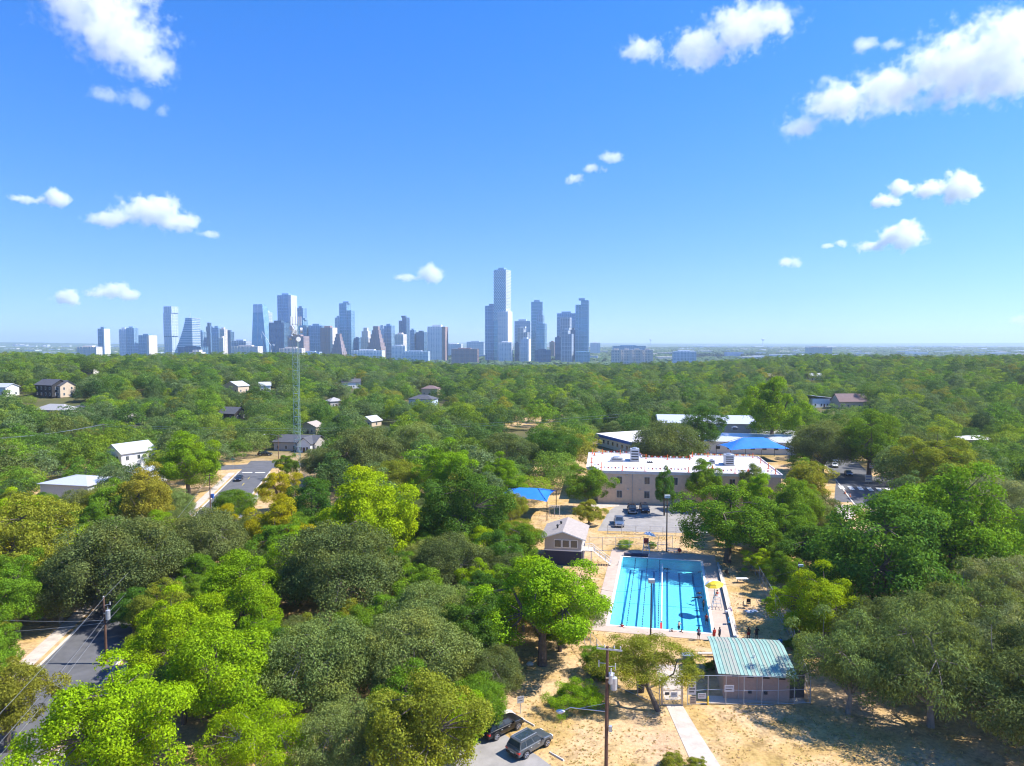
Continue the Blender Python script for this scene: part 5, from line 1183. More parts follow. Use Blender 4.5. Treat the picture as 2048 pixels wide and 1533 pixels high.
    for s in (-1, 1):
        b = MB(); b.box(xr - .01, xr + .22, s * Wd * .40 - .16, s * Wd * .40 + .16, lower[0][2] - .22, lower[0][2] - .04); b.build('taillight', M['lamp_red'], t)
        b = MB(); b.box(xf - .28, xf + .005, s * Wd * .34 - .2, s * Wd * .34 + .2, lower[-1][2] - .04, lower[-1][2] + .1); b.build('headlight', M['lamp_clear'], t)
        b = MB(); b.cbox((g['b1'] - .35, s * (Wd / 2 + .1), g['zb'] + .1), (.14, .24, .17)); b.build('mirror', M[paint], t)
        for dx in (-.75, .25): b = MB(); b.cbox((dx, s * (Wd / 2 + .015), g['zb'] - .2), (.2, .03, .04)); b.build('door_handle', M['steel'], t)
    b = MB(); b.box(xr - .05, xr + .12, -Wd * .43, Wd * .43, lower[0][1] - .02, lower[0][1] + .18); b.build('rear_bumper', M['black' if kind != 'pickup' else 'steel'], t)
    b = MB(); b.box(xf - .12, xf + .05, -Wd * .43, Wd * .43, lower[-1][1] - .06, lower[-1][1] + .14); b.build('front_bumper', M['black' if kind != 'pickup' else 'steel'], t)
    b = MB(); b.box(xf - .02, xf + .02, -.5, .5, lower[-1][1] + .16, lower[-1][2] - .02); b.build('grille', M['black'], t)
    b = MB(); b.box(xr - .03, xr - .015, -.26, .26, lower[0][2] - .42 + .1, lower[0][2] - .22); b.build('number_plate', M['sign_white'], t)
    if kind == 'pickup':
        b = MB(); b.box(-2.75, -1.05, -Wd * .4, Wd * .4, 1.163, 1.168); b.build('truck_bed', M['black'], t)
        for s in (-1, 1): b = MB(); b.box(-2.85, -1.0, s * Wd * .44 - .06, s * Wd * .44 + .06, 1.14, 1.32); b.build('bed_side', M[paint], t)
        b = MB(); b.box(-2.9, -2.8, -Wd * .45, Wd * .45, 1.1, 1.32); b.build('tailgate', M[paint], t)
    return t
car('parked_car', 'grey SUV with roof rails parked at the bottom edge', 'car', (1.75, 67.5, .015), R(44), 'suv', 'car_grey', rails=True)
car('parked_car', 'black SUV half hidden under the oak behind the grey one', 'car', (-1.1, 70.6, .015), R(42), 'suv', 'car_black')
p = P(1238, 1050); car('pickup_truck', 'blue-grey pickup truck in the front of the school lot', 'truck', (p.x, p.y, .02), R(-97), 'pickup', 'car_blue')
p = P(1264, 1024); car('pickup_truck', 'black pickup truck with chrome bumper parked by the tan wall', 'truck', (p.x, p.y, .02), R(-97), 'pickup', 'car_black')
p = P(1289, 1023); car('pickup_truck', 'dark navy SUV truck right of the black pickup', 'truck', (p.x, p.y, .02), R(-93), 'suv', 'car_dark')
p = P(1364, 1001); car('parked_car', 'silver car behind the narrow cedar in the lot', 'car', (p.x, p.y, .02), R(-95), 'sedan', 'car_silver')
p = P(1542, 994); car('pickup_truck', 'white pickup truck at the right end of the tan wall', 'truck', (p.x, p.y, .02), R(-100), 'pickup', 'car_white')
p = P(474, 961); car('parked_car', 'dark blue sedan parked at the left kerb of the street', 'car', (p.x + .6, p.y, .012), R(-79), 'sedan', 'car_dark')
p = P(530, 912); car('parked_car', 'dark car in the shade beyond the street crossing', 'car', (p.x, p.y, .02 + th(p.x, p.y)), R(10), 'suv', 'car_black')
p = P(1669, 934); car('parked_car', 'white car parked beyond the crosswalk', 'car', (p.x, p.y, .012), R(-107), 'sedan', 'car_white')
p = P(1697, 951); car('parked_car', 'black car waiting behind the crosswalk', 'car', (p.x, p.y, .012), R(-107), 'sedan', 'car_black')
p = P(1692, 930); car('parked_car', 'teal car behind the waiting black car', 'car', (p.x - 1, p.y + 6, .02), R(-107), 'sedan', 'car_blue')
# wheel stops, boulder, road sign, bins, cone
for px_, py_, lb in ((1113, 1514, 'pale concrete wheel stop right of the grey SUV'), (1056, 1446, 'concrete wheel stop in front of the black SUV')):
    q = P(px_, py_); t = thing('wheel_stop', lb, 'wheel stop', q, R(-46)); b = MB(); b.poly([(-.95, -.1, 0), (.95, -.1, 0), (.95, .1, 0), (-.95, .1, 0), (-.9, -.06, .14), (.9, -.06, .14), (.9, .06, .14), (-.9, .06, .14)], [(0, 1, 5, 4), (1, 2, 6, 5), (2, 3, 7, 6), (3, 0, 4, 7), (4, 5, 6, 7)]); b.build('block', M['concrete'], t)
    for x in (-.6, .6): b = MB(); b.tube((x, 0, .1), (x, 0, .16), .02); b.build('pin', M['dark_metal'], t)
def rock(label, px_, py_, s, m='limestone', seed=1):
    q = P(px_, py_); bm = bmesh.new(); bmesh.ops.create_icosphere(bm, subdivisions=3, radius=s); r = random.Random(seed)
    for v in bm.verts:
        n = math.sin(v.co.x * 3.1 / s + seed) * math.cos(v.co.y * 2.7 / s) * .14 + math.sin(v.co.z * 5 / s + v.co.x * 4 / s) * .06; v.co *= 1 + n; v.co.z = max(-s * .4, v.co.z * .62)
    o = link('boulder', bm, M[m]); o.location = q + Vector((0, 0, s * .3)); tag(o, label, 'boulder')
rock('white limestone boulder beside the oak above the black SUV', 1016, 1434, .75, seed=3); rock('small pale rock near the path fence left of the pool', 1060, 1330, .4, seed=5)
panel_sign('road_sign', 'grey square sign on a thin post above the parked SUVs', P(1041, 1428), .75, .75, 1.2, 'galv', 2, True, R(20))
p = P(425, 997); t = thing('recycling_bin', 'blue wheeled bin on the kerb of the left street', 'bin', p); b = MB(); b.poly([(-.28, -.3, 0), (.28, -.3, 0), (.28, .3, 0), (-.28, .3, 0), (-.34, -.38, 1.0), (.34, -.38, 1.0), (.34, .38, 1.0), (-.34, .38, 1.0)], [(0, 1, 5, 4), (1, 2, 6, 5), (2, 3, 7, 6), (3, 0, 4, 7), (3, 2, 1, 0)]); b.build('body', M['blue_paint'], t); b = MB(); b.box(-.37, .37, -.41, .41, 1.0, 1.09); b.build('lid', M['blue_paint'], t)
for x in (-.27, .27): b = MB(); b.tube((x - .03, .34, .12), (x + .03, .34, .12), .12, .12, 10); b.build('wheel', M['rubber'], t)
for px_, py_, lb in ((1700, 994, 'orange traffic cone below the crosswalk'), (1690, 988, 'second orange cone left of the other below the crosswalk')):
    t = thing('traffic_cone', lb, 'cone', P(px_, py_)); b = MB(); b.tube((0, 0, .05), (0, 0, .9), .24, .04, 10); b.build('cone', M['orange'], t); b = MB(); b.cbox((0, 0, .03), (.6, .6, .06)); b.build('base', M['black'], t); b = MB(); b.tube((0, 0, .45), (0, 0, .6), .155, .115, 10); b.build('band', M['white_paint'], t)
panel_sign('street_sign', 'white school notice board beyond the crosswalk', P(1737, 968), 2.0, 2.0, .5, 'sign_white', 2, True, 0, 'blue_paint')
panel_sign('street_sign', 'red and white street sign on a post beyond the crosswalk', P(1743, 960), 1.4, 1.4, 3.4, 'sign_white', 2, True, 0, 'red')
panel_sign('street_sign', 'green street name blade at the left crossing', P(466, 938), 1.2, .35, 2.9, 'green_sign', 1, True, 0, 'sign_white')
panel_sign('street_sign', 'turquoise tarpaulin sign half hidden in the right trees', P(1768, 1065), 2.4, 1.8, .6, 'teal', 1, True, R(-15), 'sign_white')
# ---------------------------------------------------------------- poles and wires
def wire(label, a, c, sag, grp='overhead wires', r=.022, m='galv'):
    a, c = Vector(a), Vector(c); b = MB(); n = 14; b.path([a.lerp(c, k / n) - Vector((0, 0, 4 * sag * (k / n) * (1 - k / n))) - a for k in range(n + 1)], r, r, 4)
    o = b.build('power_line', M[m]); o.location = a; return tag(o, label, 'wire', grp)
def transformer(parent, loc, r=.3, h=1.0):
    b = MB(); x, y, z = loc; b.tube((x, y, z), (x, y, z + h), r, r, 12).ball((x, y, z + h), r, 12, 5, (1, 1, .35)); tk = b.build('transformer', M['galv'], parent)
    b = MB(); b.tube((x, y, z + h), (x, y, z + h + .4), .05, .035, 6).ball((x, y, z + h + .42), .06); b.build('bushing', M['insulator'], tk); b = MB(); b.box(x - r - .25, x - r, y - .05, y + .05, z + h * .6, z + h * .75); b.build('bracket', M['steel'], tk)
up = thing('utility_pole', 'tall brown utility pole with transformers and street lamp arm', 'utility pole', (8.6, 62.6, 0))
b = MB(); b.path([(0, 0, -.5), (0, 0, 6), (.02, 0, 12.5)], .19, .13, 10); b.build('pole', M['wood_pole'], up)
b = MB(); b.cbox((.18, -.14, 12.25), (2.3, .1, .13), R(-14)); ca = b.build('crossarm', M['galv'], up)
for x in (-.85, -.25, .6, 1.15):
    b = MB(); y = -.14 - .25 * (x - .18); b.tube((x, y, 12.3), (x, y, 12.42), .03).ball((x, y, 12.5), .075).ball((x, y, 12.6), .055); b.build('insulator', M['insulator'], ca)
for s, z in ((-1, 10.9), (1, 10.6)):
    b = MB(); b.tube((0, 0, z), (s * .75, -.1, z + .1), .03).tube((s * .75, -.1, z - .25), (s * .75, -.1, z + .35), .045); b.build('fuse_cutout', M['insulator'], up)
transformer(up, (.42, .25, 8.9), .27, .95); transformer(up, (.6, -.2, 8.6), .3, 1.05); transformer(up, (.3, -.35, 9.2), .2, .8)
b = MB(); b.path([(0, 0, 6.4), (-2.6, -.1, 6.75), (-3.3, -.1, 6.85), (-3.8, -.1, 6.6)], .045, .04, 6); b.tube((0, 0, 7.2), (-2.6, -.1, 6.75), .015); ar = b.build('lamp_arm', M['steel'], up)
b = MB(); b.ball((-4.2, -.1, 6.5), .26, 12, 6, (1.7, .9, .55)); b.build('lamp_head', M['sign_white'], ar, True)
b = MB(); b.ball((-4.25, -.1, 6.38), .2, 12, 6, (1.4, .9, .55)); b.build('lamp_glass', M['galv'], ar, True)
b = MB(); b.box(.18, .48, -.2, .1, 4.6, 5.1); b.build('meter_box', M['galv'], up); b = MB(); b.tube((.2, -.05, 5.1), (.17, -.05, 9), .03); b.build('conduit', M['dark_metal'], up)
lp = thing('utility_pole', 'brown utility pole with grey transformer beside the left street', 'utility pole', P(213, 1328))
b = MB(); b.path([(0, 0, -.5), (0, 0, 4), (-.1, 0, 8.4)], .17, .12, 10); b.build('pole', M['wood_pole'], lp); transformer(lp, (.45, -.1, 5.7), .27, 1.1)
b = MB(); b.tube((0, 0, 7.4), (.8, -.1, 7.6), .035); b.build('bracket_arm', M['offwhite'], lp); b = MB(); b.ball((-.1, 0, 8.5), .1).tube((.75, -.1, 7.5), (.75, -.1, 7.9), .05); b.build('insulator', M['insulator'], lp)
LP = Vector(lp.location); nxt = Vector((-71, 165, 0)); prv = Vector((-40, 40, 0))
for i, (z, dz) in enumerate(((8.4, 0), (6.0, .1), (5.1, .3))):
    wire('one of the wires running down from the left utility pole to the near street', LP + Vector((0, 0, z)), prv + Vector((0, 0, z)), .7 + dz, 'wires of the left street pole', .013); wire('one of the wires running from the left utility pole up the street', LP + Vector((0, 0, z)), nxt + Vector((0, 0, z)), .9 + dz, 'wires of the left street pole', .013)
wire('service drop from the left utility pole to the left edge', LP + Vector((0, 0, 5.5)), (-85, 92, 5), .8, 'service drops'); wire('second service drop running left from the utility pole', LP + Vector((0, 0, 5.2)), (-85, 86, 4), .8, 'service drops')
sp_ = thing('utility_pole', 'thin pole at the kerb near the small spreading oak', 'utility pole', (nxt.x, nxt.y, 0)); b = MB(); b.path([(0, 0, -.4), (0, 0, 9)], .15, .11, 8); b.build('pole', M['wood_pole'], sp_); b = MB(); b.cbox((0, 0, 8.6), (2, .1, .12)); b.build('crossarm', M['wood_pole'], sp_)
def arm_lamp(label, base, h, arm, m='wood_pole', r=.13):
    t = thing('street_lamp', label, 'street lamp', base); b = MB(); b.path([(0, 0, -.3), (0, 0, h)], r, r * .75, 8); b.build('pole', M[m], t)
    b = MB(); b.path([(0, 0, h - .6), (arm * .6, 0, h), (arm, 0, h - .1)], .04, .03, 6); a = b.build('lamp_arm', M['steel'], t); b = MB(); b.ball((arm + (.2 if arm > 0 else -.2), 0, h - .15), .2, 8, 5, (1.7, .8, .5)); b.build('lamp_head', M['sign_white'], a, True); return t
arm_lamp('street lamp with long arm at the left crossing', P(557, 918), 8.5, -4.5); 
def box_lamp(label, base, h, m='wood_pole', w=1.0, hz=.55, r=.14):
    t = thing('light_pole', label, 'light pole', base); b = MB(); b.path([(0, 0, -.3), (0, 0, h)], r, r * .75, 8); b.build('pole', M[m], t)
    b = MB(); b.cbox((0, -.15, h + hz / 2), (w, .5, hz)); hd = b.build('floodlight', M['sign_white'], t); b = MB(); b.cbox((0, -.42, h + hz / 2 - .05), (w * .85, .03, hz * .6)); b.build('lens', M['galv'], hd)
    b = MB(); b.cbox((0, 0, h), (.5, .2, .14)); b.build('bracket', M['steel'], t); return t
box_lamp('wooden pole with white floodlight box behind the pool', P(1333, 1104), 10.4); box_lamp('dark green floodlight pole at the near end of the pool', P(1301, 1296), 8.7, 'green_steel' if 0 else 'dark_metal', .8, .5, .11)
t = thing('light_pole', 'bare dark pole standing in the vines right of the pool lawn', 'light pole', P(1598, 1280)); b = MB(); b.path([(0, 0, -.3), (-.25, 0, 10.6)], .13, .09, 8); b.build('pole', M['wood_pole'], t); b = MB(); b.tube((-.24, -.12, 10.0), (-.24, -.5, 10.3), .04).cbox((-.24, -.6, 10.35), (.6, .3, .25)); b.build('floodlight', M['galv'], t)
t = thing('utility_pole', 'dark utility pole beside the cross street on the right', 'utility pole', P(1641, 937)); b = MB(); b.path([(0, 0, -.3), (0, 0, 10.5)], .15, .11, 8); b.build('pole', M['wood_pole'], t); b = MB(); b.cbox((0, 0, 10), (2.2, .1, .12)); b.build('crossarm', M['wood_pole'], t)
q = P(1641, 937); wire('wire crossing above the right street', q + Vector((0, 0, 9.9)), P(1780, 925) + Vector((0, 0, 8)), .5, 'wires over the right street'); wire('second wire crossing above the right street', q + Vector((0, 0, 9)), P(1790, 930) + Vector((0, 0, 7)), .5, 'wires over the right street')
hp = G(208, 905); t = thing('utility_pole', 'utility pole top rising from the trees on the left hill', 'utility pole', hp); b = MB(); b.path([(0, 0, -.3), (0, 0, 10.5)], .15, .11, 8); b.build('pole', M['wood_pole'], t); b = MB(); b.cbox((0, 0, 10), (2.4, .1, .12)).cbox((0, 0, 9.3), (2, .1, .12)); b.build('crossarm', M['wood_pole'], t)
for k in range(3): wire('one of three pale wires sagging to the left edge over the trees', hp + Vector((-.8 + .8 * k, 0, 10.1)), (-190 + k, hp.y - 22, hp.z + 7.2 + .4 * k), 1.6, 'wires over the left trees', .035)
for k in range(2): wire('one of the wires crossing behind the lattice mast', hp + Vector((0, 0, 9.4 + k * .6)), (40, 262, 12 + k), 3.0, 'wires behind the mast', .03)
# floodlight wire over the pool
wire('thin wire sagging across above the pool', P(1301, 1296) + Vector((0, 0, 8.4)), P(1598, 1280) + Vector((-.2, 0, 9.6)), 1.0, 'wires above the pool', .02, 'dark_metal'); wire('thin wire from the pool floodlight to the left trees', P(1301, 1296) + Vector((0, 0, 8.2)), P(1180, 1240) + Vector((0, 0, 5)), .8, 'wires above the pool', .02, 'dark_metal')
# ---------------------------------------------------------------- lattice mast
ms = thing('lattice_mast', 'tall pale green lattice radio mast with antennas on top', 'mast', P(597, 955)); HM = 45.0; hw = .95
cn = [(hw, -hw * .58), (-hw, -hw * .58), (0, hw * 1.15)]
def mp(i, z): f = 1.0 if z > 8 else .35 + .65 * z / 8; return Vector((cn[i][0] * f, cn[i][1] * f, z))
for i in range(3): b = MB(); b.path([mp(i, z) for z in (0, 4, 8, 20, 32, HM)], .065, .05, 6); b.build('leg', M['green_steel'], ms)
b = MB(); nz_ = 20; zs = [HM * k / nz_ for k in range(nz_ + 1)]
for k in range(nz_):
    for i in range(3): j = (i + 1) % 3; b.tube(mp(i, zs[k + 1]), mp(j, zs[k + 1]), .045, None, 5); b.tube(mp(i, zs[k]), mp(j, zs[k + 1]), .022, None, 4); b.tube(mp(j, zs[k]), mp(i, zs[k + 1]), .022, None, 4)
b.build('bracing', M['green_steel'], ms)['kind'] = 'stuff'
for k, (a, z, r) in enumerate(((.3, 43.2, .75), (2.2, 42.6, .8), (4.2, 43.8, .7), (3.3, 41.0, .6), (5.4, 40.6, .7))):
    c = Vector((math.cos(a) * 1.5, math.sin(a) * 1.5, z)); d = Vector((math.cos(a), math.sin(a), 0)); b = MB(); b.tube(c - d * .3, c + d * .35, r, r, 14).tube(c - d * 1.3, c - d * .3, .06); b.build('dish', M['sign_white'], ms)
for k in range(5): a = 2 * PI * k / 5; b = MB(); b.tube((math.cos(a) * 1.5, math.sin(a) * 1.5, 44.6), (math.cos(a) * 1.5, math.sin(a) * 1.5, 47.2), .14).tube((0, 0, 44.9), (math.cos(a) * 1.5, math.sin(a) * 1.5, 44.9), .04); b.build('antenna', M['sign_white'], ms)
b = MB(); b.tube((0, 0, HM), (0, 0, 50.2), .12, .05, 6); b.build('whip', M['sign_white'], ms)
b = MB(); b.prism([(1.9 * math.cos(2 * PI * k / 8), 1.9 * math.sin(2 * PI * k / 8)) for k in range(8)], 42.0, 42.12); b.build('platform', M['galv'], ms)
# ---------------------------------------------------------------- agave and shrubs
def shrub(label, px_, py_, w, tone, kind='mesquite', hs=.8):
    q = P(px_, py_); s = w / 20.0; root = thing('shrub', label, 'shrub', q, random.uniform(0, 6)); root.scale = (s, s, s * hs)
    c = link('foliage', HI[kind][0][0], None, root); c.location = (0, 0, -1.6); c.color = (*TONE[tone], 1)
    b = MB(); 
    for k in range(5): a = k * 1.25; b.path([(0, 0, -.2), (math.cos(a) * .8, math.sin(a) * .8, 1.6), (math.cos(a) * 1.8, math.sin(a) * 1.8, 3.2)], .1, .04, 5)
    b.build('stem', M['bark'], root)
shrub('yellow-green shrub left of the tall utility pole', 1150, 1418, 11.5, 'bright'); shrub('dry bush under the leaning tree beside the fence', 1205, 1358, 5.5, 'dark', 'oak')
shrub('small bush at the bottom edge beside the path', 1345, 1536, 5.0, 'olive', 'elm', .6); shrub('second small bush at the bottom edge right of the first', 1392, 1540, 4.2, 'olive', 'elm', .6)
shrub('vines hanging over the top left of the shed fence', 1425, 1340, 4.4, 'green', 'pecan', .5); shrub('leafy bush behind the far chain-link fence left of the lifeguard', 1250, 1098, 6.5, 'bright', 'elm', .6); shrub('bush right of the far lifeguard chair', 1303, 1096, 4.0, 'green', 'elm', .7)
shrub('pale bush in front of the shed path', 1378, 1335, 4.0, 'green', 'elm', .6); shrub('low vine mound on the right pool fence', 1545, 1215, 5.2, 'bright', 'pecan', .7); shrub('vine heap at the near end of the right pool fence', 1583, 1300, 4.4, 'green', 'pecan', .7)
ag = thing('agave', 'blue-green agave with stiff pointed leaves beside the yellow-green shrub', 'agave', P(1192, 1402))
for k in range(26):
    a = k * 2.4; el = R(25 + 55 * (k / 26)); L_ = 1.25; d = Vector((math.cos(a) * math.cos(el), math.sin(a) * math.cos(el), math.sin(el))); s = Vector((-math.sin(a), math.cos(a), 0)); n = d.cross(s)
    b = MB(); b.poly([s * -.07, s * .07, d * L_ * .5 + s * .12 + n * .06, d * L_ * .5 - s * .12 + n * .06, d * L_], [(0, 1, 2, 3), (3, 2, 4)]); b.build('leaf', M['green_sign' if 0 else 'agave'] if 'agave' in M else mat('agave', (.10, .17, .13), .6), ag)
# ---------------------------------------------------------------- people
def person(label, loc, rz, skin, cloth, top=None, pose='stand', hair='hair', h=1.72):
    t = thing('person', label, 'person', loc, rz); s = h / 1.72
    J = dict(pel=(0, 0, .95), sp=(0, .01, 1.15), ch=(0, .01, 1.34), nk=(0, 0, 1.48), hd=(0, -.02, 1.60), ht=(0, -.02, 1.68),
             lsh=(-.17, .01, 1.41), lel=(-.25, .03, 1.14), lwr=(-.25, -.06, .90), lhd=(-.25, -.10, .80), rsh=(.17, .01, 1.41), rel=(.25, .03, 1.14), rwr=(.25, -.06, .90), rhd=(.25, -.10, .80),
             lhp=(-.09, 0, .90), lkn=(-.11, -.02, .50), lan=(-.12, .02, .09), lto=(-.13, -.14, .04), rhp=(.09, 0, .90), rkn=(.11, -.02, .50), ran=(.12, .02, .09), rto=(.13, -.14, .04))
    if pose == 'walk': J.update(rkn=(.1, -.18, .52), ran=(.1, -.10, .12), rto=(.1, -.26, .07), lkn=(-.1, .06, .5), lan=(-.1, .26, .12), lto=(-.1, .12, .05), lel=(-.26, .14, 1.16), lwr=(-.26, .1, .93), lhd=(-.26, .06, .84), rel=(.26, -.06, 1.15), rwr=(.26, -.2, .98), rhd=(.26, -.27, .92))
    if pose == 'akimbo': J.update(lel=(-.42, .1, 1.2), lwr=(-.2, -.08, 1.02), lhd=(-.15, -.1, 1.0))
    if pose == 'swim': J.update(lel=(-.42, -.1, 1.36), lwr=(-.5, -.34, 1.3), lhd=(-.5, -.44, 1.28), rel=(.42, -.1, 1.36), rwr=(.5, -.34, 1.3), rhd=(.5, -.44, 1.28))
    if pose == 'sit': J.update({k: (v[0], v[1], v[2] - .43) for k, v in J.items() if k not in ('lkn', 'lan', 'lto', 'rkn', 'ran', 'rto')}); J.update(lkn=(-.12, -.44, .52), lan=(-.12, -.42, .1), lto=(-.12, -.58, .05), rkn=(.12, -.44, .52), ran=(.12, -.42, .1), rto=(.12, -.58, .05), lwr=(-.2, -.22, .62), lhd=(-.16, -.32, .58), rwr=(.2, -.22, .62), rhd=(.16, -.32, .58))
    E = ['pel sp', 'sp ch', 'ch nk', 'nk hd', 'hd ht', 'ch lsh', 'lsh lel', 'lel lwr', 'lwr lhd', 'ch rsh', 'rsh rel', 'rel rwr', 'rwr rhd', 'pel lhp', 'lhp lkn', 'lkn lan', 'lan lto', 'pel rhp', 'rhp rkn', 'rkn ran', 'ran rto']
    Rd = dict(pel=.14, sp=.125, ch=.145, nk=.055, hd=.098, ht=.07, lsh=.062, rsh=.062, lel=.043, rel=.043, lwr=.03, rwr=.03, lhd=.032, rhd=.032, lhp=.095, rhp=.095, lkn=.058, rkn=.058, lan=.04, ran=.04, lto=.033, rto=.033)
    K = list(J); me = bpy.data.meshes.new('body'); V = [Vector(J[k]) * s for k in K]; Ed = [(K.index(e.split()[0]), K.index(e.split()[1])) for e in E]; rad = [Rd[k] * s for k in K]
    for side in 'lr':                                # fingers and thumb
        w_, h_ = Vector(J[side + 'wr']) * s, Vector(J[side + 'hd']) * s; d = (h_ - w_).normalized(); o = d.cross(Vector((0, 1, .3))).normalized(); hi = K.index(side + 'hd')
        for f in range(4):
            q = h_ + o * (.024 * (f - 1.5)) + d * .03; V += [q, q + d * (.05 + .012 * (f in (1, 2))) + Vector((0, -.015, 0))]; rad += [.009, .007]; Ed += [(hi, len(V) - 2), (len(V) - 2, len(V) - 1)]
        V += [w_ + d * .05 - o * .045, w_ + d * .1 - o * .07]; rad += [.011, .009]; Ed += [(hi, len(V) - 2), (len(V) - 2, len(V) - 1)]
    me.from_pydata([tuple(v) for v in V], Ed, []); o = link('body', me, M[skin], t)
    md = o.modifiers.new('skin', 'SKIN'); sv = me.skin_vertices[0].data
    for i, r_ in enumerate(rad): sv[i].radius = (r_, r_ * (.78 if i < 3 else 1)); sv[i].use_root = (i == 0)
    md.use_smooth_shade = True; sb = o.modifiers.new('sub', 'SUBSURF'); sb.levels = 1; sb.render_levels = 1
    hp = Vector(J['hd']) * s; b = MB(); b.ball(hp + Vector((0, .025, .045)), .108 * s, 10, 6, (1, 1.05, .95)); b.build('hair', M[hair], t, True)
    b = MB(); b.ball(hp + Vector((0, -.105 * s, -.01)), .016, 6, 4, (.8, 1.2, 1.3)); b.build('nose', M[skin], t)
    for e in (-1, 1): b = MB(); b.ball(hp + Vector((e * .035, -.09 * s, .02)), .012, 6, 4); b.build('eye', M['black'], t); 
    def tube_c(name, ks, m, g):
        b = MB()
        for a, c in zip(ks[:-1], ks[1:]): b.tube(Vector(J[a]) * s, Vector(J[c]) * s if not isinstance(c, tuple) else Vector(c), (Rd[a] + g) * s, (Rd[c] + g) * s, 10)
        return b.build(name, M[m], t, True)
    mk = lambda a, c, f: tuple((Vector(J[a]).lerp(Vector(J[c]), f)) * s)
    b = MB(); b.tube(Vector(J['pel']) * s + Vector((0, 0, -.1)), Vector(J['pel']) * s + Vector((0, 0, .1)), .165 * s, .15 * s, 12)
    for q in 'lr': b.tube(Vector(J[q + 'hp']) * s, mk(q + 'hp', q + 'kn', .75), .115 * s, .105 * s, 10)
    b.build('shorts', M[cloth], t, True)
    if top:
        b = MB(); b.tube(Vector(J['pel']) * s, Vector(J['ch']) * s + Vector((0, 0, .02)), .16 * s, .185 * s, 12).tube(Vector(J['ch']) * s + Vector((0, 0, .02)), Vector(J['nk']) * s - Vector((0, 0, .02)), .185 * s, .07 * s, 12)
        for q in 'lr': b.tube(Vector(J[q + 'sh']) * s, mk(q + 'sh', q + 'el', .6), .085 * s, .07 * s, 8)
        b.build('shirt', M[top], t, True)
    return t
person('man in dark shorts and purple top at the near end of the pool', P(1397, 1280, .045), R(160), 'skin_dark', 'cloth_navy', 'cloth_purple', 'walk')
person('person in red swimwear standing at the near right pool corner', P(1428, 1281, .045), R(200), 'skin_dark', 'cloth_red', 'cloth_red')
person('person in dark swimwear standing right of the pool corner', P(1439, 1280, .045), R(230), 'skin_dark', 'cloth_navy', 'cloth_navy')
person('bare-chested person in brown shorts standing on the lawn behind the shed', P(1497, 1279), R(170), 'skin_dark', 'cloth_red')
person('person with one hand on hip on the lawn behind the shed', P(1513, 1279), R(200), 'skin_dark', 'cloth_navy', 'black', 'akimbo')
person('lifeguard in red sitting on the chair under the yellow umbrella', CH1 + Vector((0, 0, 1.5)), POOL_A - R(90), 'skin_mid', 'cloth_red', 'cloth_red', 'sit')
person('lifeguard in red sitting on the far chair', CH2 + Vector((0, 0, 1.5)), POOL_A, 'skin_mid', 'cloth_red', 'cloth_red', 'sit')
for lb, px_, py_, dep, sk, top, ps in (
  ('swimmer with dark hair at the far side of the white lane rope', 1342, 1134, -1.62, 'skin_dark', None, 'swim'), ('swimmer in the shaded far right corner of the pool', 1396, 1140, -1.6, 'skin_dark', 'black', 'swim'),
  ('lone swimmer in the open right half of the pool', 1383, 1190, -1.5, 'skin_dark', 'cloth_navy', 'swim'), ('swimmer at the right pool wall beside the umbrella', 1403, 1180, -1.5, 'skin_dark', 'black', 'swim'),
  ('person at the right pool wall below the lifeguard', 1407, 1205, -1.3, 'skin_dark', 'black', 'stand'), ('person in red at the right pool wall near the steps', 1413, 1236, -1.1, 'skin_mid', 'cloth_red', 'stand'),
  ('bather standing waist deep at the near end of the pool', 1358, 1252, -1.0, 'skin_light', None, 'akimbo'), ('bather leaning in the shallow water left of the standing bather', 1344, 1264, -1.2, 'skin_light', None, 'swim'),
  ('child low in the shallow water at the near pool edge', 1363, 1265, -1.3, 'skin_light', None, 'swim'), ('bather by the near left corner of the pool', 1244, 1254, -1.15, 'skin_light', 'cloth_red', 'swim')):
    q = P(px_, py_); pr = ps == 'swim' and dep <= -1.5; o = person(lb, Vector((q.x, q.y, -.16 if pr else dep)), R(random.uniform(0, 360)), sk, 'cloth_navy', top, ps)
    if pr: o.rotation_euler = (R(78), 0, o.rotation_euler.z); o.location.z = -.42
